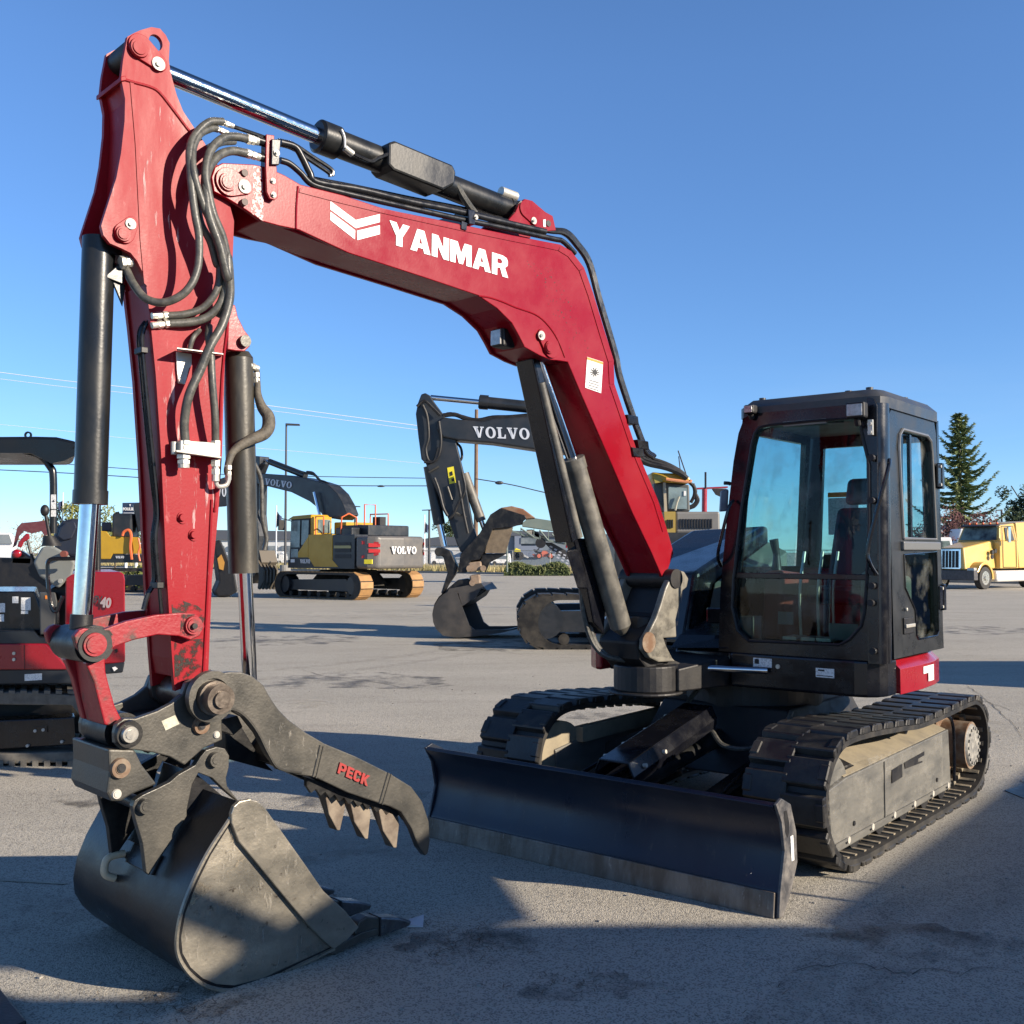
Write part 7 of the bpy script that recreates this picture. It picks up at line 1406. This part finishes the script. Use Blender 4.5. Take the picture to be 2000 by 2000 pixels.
def vehicle(label,x,y,w_,h_,Y,m,cat='car'):
    r=empty('parked_car' if cat=='car' else 'camper_van',tuple(gb(x,Y)),label,cat); yb=y
    Tb('body',[(x,yb-h_*.16),(x,yb-h_*.55),(x+w_*.10,yb-h_*.60),(x+w_*.22,yb-h_),(x+w_*.72,yb-h_),(x+w_*.88,yb-h_*.60),(x+w_,yb-h_*.52),(x+w_,yb-h_*.16)] if cat=='car' else [(x,yb-h_*.12),(x,yb-h_*.9),(x+w_*.06,yb-h_),(x+w_*.96,yb-h_),(x+w_,yb-h_*.5),(x+w_,yb-h_*.12)],Y,1.8,m,r,bevel=.08)
    Tb('window',[(x+w_*.2,yb-h_*.62),(x+w_*.28,yb-h_*.92),(x+w_*.68,yb-h_*.92),(x+w_*.8,yb-h_*.62)] if cat=='car' else [(x+w_*.3,yb-h_*.5),(x+w_*.3,yb-h_*.8),(x+w_*.8,yb-h_*.8),(x+w_*.8,yb-h_*.5)],Y-.03,.05,GLB,r)
    for f in (.2,.8):
        mb=MB(); c=at(x+w_*f,yb-h_*.16,Y-.02); mb.cyl(c,c+V((0,.2,0)),h_*.17*Y/F,n=14); mb.build('wheel',TYR,r)
SIL=mat('car_silver',(.45,.46,.47),.35,.3); BLU=mat('car_blue',(.05,.10,.20),.35); CREAM=mat('camper_white',(.78,.77,.74),.5)
i=0
for x,w_,h_,m,c,l in ((420,42,24,CREAM,'van','white camper nearest the thumb cylinder, in the far vehicle row'),(466,34,16,SIL,'car','silver car between the campers in the far vehicle row'),(505,50,26,CREAM,'van','white camper just left of the lamp post base'),(560,40,15,BLU,'car','dark blue car right of the lamp post in the far row'),(840,40,24,CREAM,'van','white camper right of the grey counterweight'),(882,34,15,SIL,'car','silver car behind the dark digging bucket arm'),(958,40,22,CREAM,'van','white camper left of the yellow loader in the far row'),):
    vehicle(l,x,1103,w_,h_,118,m,c)
r=empty('loader',tuple(gb(1010,105)),'tiny yellow loader parked behind the hedge','loader'); Tb('body',s7((615,1110),(650,1065),(740,1100),(760,1190),(620,1205)),105,1.5,YELD,r,bevel=.05); Tb('arm',s7((740,1120),(800,1180),(900,1240),(880,1260),(760,1200)),105,.6,mat('pale_grey',(.5,.5,.48),.5),r)
for x in (640,720): 
    mb=MB(); c=at(*s7((x,1215))[0],104.9); mb.cyl(c,c+V((0,.4,0)),.45,n=14); mb.build('wheel',TYR,r)
r=empty('farm_tractor',tuple(gb(1060,100)),'small orange red tractor with round wheels behind the hedge','tractor'); Tb('body',s7((1150,1120),(1260,1120),(1280,1200),(1240,1230),(1000,1240),(960,1180),(1100,1190)),100,1.2,mat('tractor_red',(.60,.16,.10),.5),r,bevel=.04); Tb('hood',s7((985,1090),(1050,1100),(1090,1060),(1100,1080),(1060,1130),(1150,1140),(1150,1180),(1010,1150)),100.2,.6,BLKM,r)
for x,rr in ((1090,62),(1310,66)):
    mb=MB(); c=at(*s7((x,1215))[0],99.8); k=rr*.10352*100/F; mb.cyl(c,c+V((0,.5,0)),k,n=20); w1=mb.build('wheel',TYR,r); mb=MB(); mb.cyl(c-V((0,.02,0)),c,k*.6,n=14); mb.build('rim',bpy.data.materials['tractor_red'],w1)
# far left: red compact excavator and white vehicle
SKW=-.44
XL=empty('excavator',tuple(gb(50,22)),'distant small red excavator with folded boom left of the grey console','excavator'); YL=22
Tb('boom',r6((215,520),(270,460),(480,440),(600,420),(660,580),(560,620),(520,560),(400,590),(300,560),(240,620),(200,740),(160,770)),YL,.3,mat('red_brown',(.12,.03,.035),.5,0,(.16,.07,.07),.5,12,4),XL); Tb('arm',r6((330,590),(370,600),(370,660),(300,700),(270,770),(215,760),(240,690)),YL-.1,.25,REDF,XL,bevel=.02)
Tb('body',r6((150,800),(280,810),(420,900),(400,1000),(120,990)),YL,1.2,BLK,XL,bevel=.05); mb=MB(); c=at(*r6((210,845))[0],YL-.1); mb.sphere(c,.10,(1,.6,.9)); mb.build('round_cover',REDF,XL,smooth=True)
mb=MB(); T(mb,[(-60,1088),(110,1092),(110,1180),(-60,1180)],YL,1.2); mb.build('undercarriage',BLKM,XL)
r=empty('pickup_truck',tuple(gb(-10,34)),'white pickup cut off by the left edge of the photo','truck'); Tb('body',[(-80,1130),(-80,1075),(-30,1060),(-20,1040),(22,1040),(30,1062),(32,1130)],34,2,WHT,r,bevel=.08); Tb('window',[(-25,1062),(-16,1044),(18,1044),(24,1062)],33.95,.05,GLB,r)
for x in (-50,10):
    mb=MB(); c=at(x,1165,33.9); c=V((c.x,c.y,.38)); mb.cyl(c,c+V((0,.25,0)),.38,n=18); mb.build('wheel',TYR,r)
SKW=0
# ================================================ small things on the ground
g=gnd(812,1807); mb=MB(); c=[gnd(794,1812),gnd(826,1812),gnd(828,1797),gnd(800,1797)]; mb.prism([p+Z*.002 for p in c],Z*.004); mb.v[4]=tuple(V(mb.v[4])+Z*.012); mb.v[6]=tuple(V(mb.v[6])+Z*.02)
tag(mb.build('paper_scrap',mat('paper',(.50,.50,.53),.8)),'scrap of white paper lying by the bucket teeth','paper')
rnd=random.Random(4); LIT=mat('litter_brown',(.10,.065,.04),.9)
def litter(cx,cy,sx,sy,n,label):
    mb=MB()
    for i in range(n):
        p=gnd(cx+rnd.gauss(0,sx),cy+rnd.gauss(0,sy)); a=rnd.uniform(0,6.28); d=V((math.cos(a),math.sin(a),rnd.uniform(-.1,.3)))*rnd.uniform(.006,.028); e=V((-d.y,d.x,0))*.10; p+=Z*.006; mb.add([p-d-e,p+d,p+e],[(0,1,2)])
    o=mb.build('leaf_litter',LIT); tag(o,kind='stuff'); o.name='leaf_litter'; return o
litter(900,1840,60,22,420,''); litter(350,1960,60,22,260,''); litter(1120,1925,50,18,110,''); litter(1300,1880,300,60,200,''); 
sc_=mat('light_chips',(.30,.285,.26),.8); mb=MB()
for i in range(260):
    p=gnd(rnd.uniform(0,2000),1320+680*rnd.random()**1.2); s_=rnd.uniform(.003,.009); mb.box(p+Z*s_*.4,(s_*2,s_*1.5,s_),Matrix.Rotation(rnd.uniform(0,3),3,'Z'))
tag(mb.build('stone_chips',sc_),kind='stuff')
# drain cover, painted lines with one painted sliver of sunlight
mb=MB(); c=[gnd(1962,1545),gnd(2010,1532),gnd(2040,1545),gnd(1998,1560)]; mb.prism([p+Z*.001 for p in c],Z*.005); dr_=mb.build('drain_cover',IRON2); tag(dr_,'square iron drain cover in the asphalt at the right edge','drain cover')
PAINT=mat('line_and_sliver_paint',(.42,.39,.30),.8,0,(.20,.19,.16),.9,3,8)
mb=MB()
for a,b4 in (((0,1720),(130,1727)),((240,1180),(380,1182)),((820,1227),(880,1229)),((205,1172),(300,1172)),((490,1205),(560,1206))):  # the nearest stroke is a sliver of sunlight put in as ground colour
    p=gnd(*a);q=gnd(*b4); n2=V((-(q-p).y,(q-p).x,0)).normalized()*(.05 if a[1]<1500 else .012); mb.add([p-n2+Z*.004,q-n2+Z*.004,q+n2+Z*.004,p+n2+Z*.004],[(0,1,2,3)])
tag(mb.build('marking_and_sun_sliver',PAINT),kind='structure')
CRK=mat('crack_dark',(.06,.055,.05),.95)
def crack(pts,w_):
    P=[gnd(*p) for p in pts]; Q=[]; rr=random.Random(len(pts)+int(pts[0][0]))
    for i in range(len(P)-1):
        for k in range(8): Q.append(P[i].lerp(P[i+1],k/8)+V((rr.gauss(0,.012),rr.gauss(0,.03),0)))
    mb=MB(); vs=[]
    for i,p in enumerate(Q):
        u=(Q[min(i+1,len(Q)-1)]-Q[max(i-1,0)]).normalized(); n2=V((-u.y,u.x,0))*w_*rr.uniform(.3,1)*min(1,i/6,(len(Q)-1-i)/6+.05); vs+=[p-n2+Z*.004,p+n2+Z*.004]
    mb.add(vs,[(2*i,2*i+1,2*i+3,2*i+2) for i in range(len(Q)-1)]); tag(mb.build('asphalt_crack',CRK),kind='structure')
crack([(1845,1345),(1880,1362),(1930,1372),(2010,1400)],.006); crack([(1880,1330),(1905,1352),(1960,1395),(2010,1460)],.005); crack([(560,1300),(640,1322),(720,1330),(860,1360)],.008); crack([(1500,1900),(1640,1880),(1780,1905),(2010,1880)],.004); crack([(420,1240),(600,1262),(900,1258),(1080,1290)],.01)
OIL=mask_mat('oil_stain_mask',(.025,.022,.020),2.6,.46,.66,rough=.5,alpha=.5); TYM=mask_mat('tyre_mark_mask',(.035,.033,.030),7,.40,.72,rough=.8,alpha=.20); PALEM=mask_mat('pale_wear_mask',(.50,.46,.38),1.6,.5,.7,rough=.9,alpha=.45)
def blob(px,py,rx,ry,m,name,seed):
    rr=random.Random(seed); c=gnd(px,py); mb=MB(); P=[]
    for i in range(26):
        a=2*math.pi*i/26; k=rr.uniform(.75,1.15); P.append(c+V((rx*k*math.cos(a),ry*k*math.sin(a),.0045+seed*.00003)))
    mb.add(P,[tuple(range(26))]); o=mb.build(name,m); tag(o,kind='structure')
for k,(x,y,rx,ry) in enumerate(((930,1850,.35,.22),(350,1955,.30,.16),(1150,1930,.28,.15),(1250,1400,.8,.5),(700,1330,1.4,.9),(560,1250,1.6,1.2),(1800,1850,.5,.3),(980,1260,1.5,1.3),(1880,1230,1.6,1.6),(240,1560,.5,.35),(1700,1560,.5,.4),(700,1560,.5,.4))): blob(x,y,rx,ry,OIL,'oil_stain',k)
for k,(x,y,rx,ry) in enumerate(((760,1200,3,2.0),(480,1380,1.0,.8),(1900,1420,.9,.6),(600,1650,.6,.4),(1500,1940,.4,.25))): blob(x,y,rx,ry,PALEM,'pale_patch',20+k)
def tyre(pts,w_):
    P=[gnd(*p) for p in pts]; mb=MB(); Q=[]
    E=[P[0]*2-P[1]]+P+[P[-1]*2-P[-2]]
    for i in range(1,len(E)-2):
        a,b4,c,d=E[i-1:i+3]
        for k in range(10): t=k/10; Q.append(.5*((2*b4)+(c-a)*t+(2*a-5*b4+4*c-d)*t*t+(3*b4-a-3*c+d)*t**3))
    vs=[]
    for i,p in enumerate(Q):
        u=(Q[min(i+1,len(Q)-1)]-Q[max(i-1,0)]).normalized(); n2=V((-u.y,u.x,0))*w_; vs+=[p-n2+Z*.0052,p+n2+Z*.0052]
    mb.add(vs,[(2*i,2*i+1,2*i+3,2*i+2) for i in range(len(Q)-1)]); tag(mb.build('tyre_mark',TYM),kind='structure')
for dy in (0,16): tyre([(-50,1330+dy),(400,1318+dy),(760,1285+dy),(1100,1230+dy)],.12)
for dx in (0,150): tyre([(1500+dx,2010),(1620+dx,1880),(1790+dx,1760),(2040+dx,1690)],.10)
tyre([(-60,1830),(300,1760),(620,1680),(840,1640)],.09)
# steel plate edge in the lower left corner: corner of a bucket lying on the ground
XQ=empty('steel_ramp',tuple(gnd(10,1990)),'corner of a dark steel ramp in the bottom left of the photo','ramp'); mb=MB(); mb.prism([gnd(-60,1950)+Z*0,gnd(0,1945),gnd(52,2010),gnd(-60,2060)],Z*.03); mb.build('plate',IRON2,XQ,bevel=.006)
# ================================================ unseen trucks and a canopy, added at right to shade the foreground
def shade_truck(cx,cy,dx,dy,L_,W_,H_,label,mbox,mcab):
    u=V((dx,dy,0)).normalized(); v=V((u.y,-u.x,0)); o=V((cx,cy,0))
    def q(a,b,z): return o+u*a+v*b+Z*z
    r=empty('shade_truck',tuple(o),label,'truck')
    def bx(n,a0,a1,b0,b1,z0,z1,m,bev=.03,ins=0):
        mb=MB(); mb.hexa([q(a0,b0,z0),q(a1,b0,z0),q(a1,b1,z0),q(a0,b1,z0),q(a0+ins,b0+ins,z1),q(a1-ins,b0+ins,z1),q(a1-ins,b1-ins,z1),q(a0+ins,b1-ins,z1)]); return mb.build(n,m,r,bevel=bev)
    bx('cargo_box',0,L_,0,W_,1.0,H_,mbox); bx('chassis',-2,L_,.5,W_-.5,.6,.98,BLKM)
    bx('cab',-2.2,-.15,.1,W_-.1,.6,2.5,mcab,.1,.08); bx('windshield',-2.24,-2.12,.25,W_-.25,1.6,2.3,GLB)
    for a in (-1.3,L_-2.2,L_-1.1):
        for b in (0,W_-.3):
            mb=MB(); mb.cyl(q(a,b,.5),q(a,b+.3,.5),.5,n=24); mb.build('wheel',TYR,r)
    return r
bt=shade_truck(7.0,.92,1,-.0,7.0,2.5,3.58,'white box truck added out of view beside the camera to shade the foreground',WHT,WHT)  # invented truck; its box height sets where the foreground shade ends
mb=MB(); mb.box(V((5.8,-.3,2.75)),(1.7,2.2,.5)); mb.build('shade_deflector',WHT,bt,bevel=.08)  # added block, raises the cab outline so its shade meets the bucket foot
mb=MB(); mb.box(V((5.85,.80,3.29)),(2.2,.06,.13)); mb.build('shade_bar',ZINC,bt)  # added bar out of view, throws the shadow band across the bucket side
for x in (5.0,6.7): MB().cyl(V((x,.8,2.4)),V((x,.8,3.25)),.03).build('shade_bar_post',ZINC,bt)  # posts carrying the added shade bar
shade_truck(8.4,1.6,.62,.785,9.0,2.4,3.0,'grey box truck added out of view at right to shade ground by the tracks',mat('box_grey',(.45,.46,.47),.5),BLU)  # invented truck; its top edge draws the shade line beside the track

TC=empty('shade_canopy',(5.0,3.1,0),'low white canopy slab added out of view to shade ground before the blade','canopy')  # made-up slab on thin legs, shades the ground between bucket and blade
MB().box(V((4.98,3.05,2.42)),(.95,1.75,.16),Matrix.Rotation(R(14),3,'Z')).build('roof',WHT,TC,bevel=.04)
for x in (4.58,5.38):
    for y in (2.25,3.85): MB().cyl(V((x,y,0)),V((x,y,2.36)),.015,n=8).build('leg',ZINC,TC)

shade_truck(13.2,13.3,1,.0,6.0,2.3,3.0,'blue cab box truck added out of view at right to cast a shadow band',WHT,BLU)  # added unseen for the shadow band right of the cab
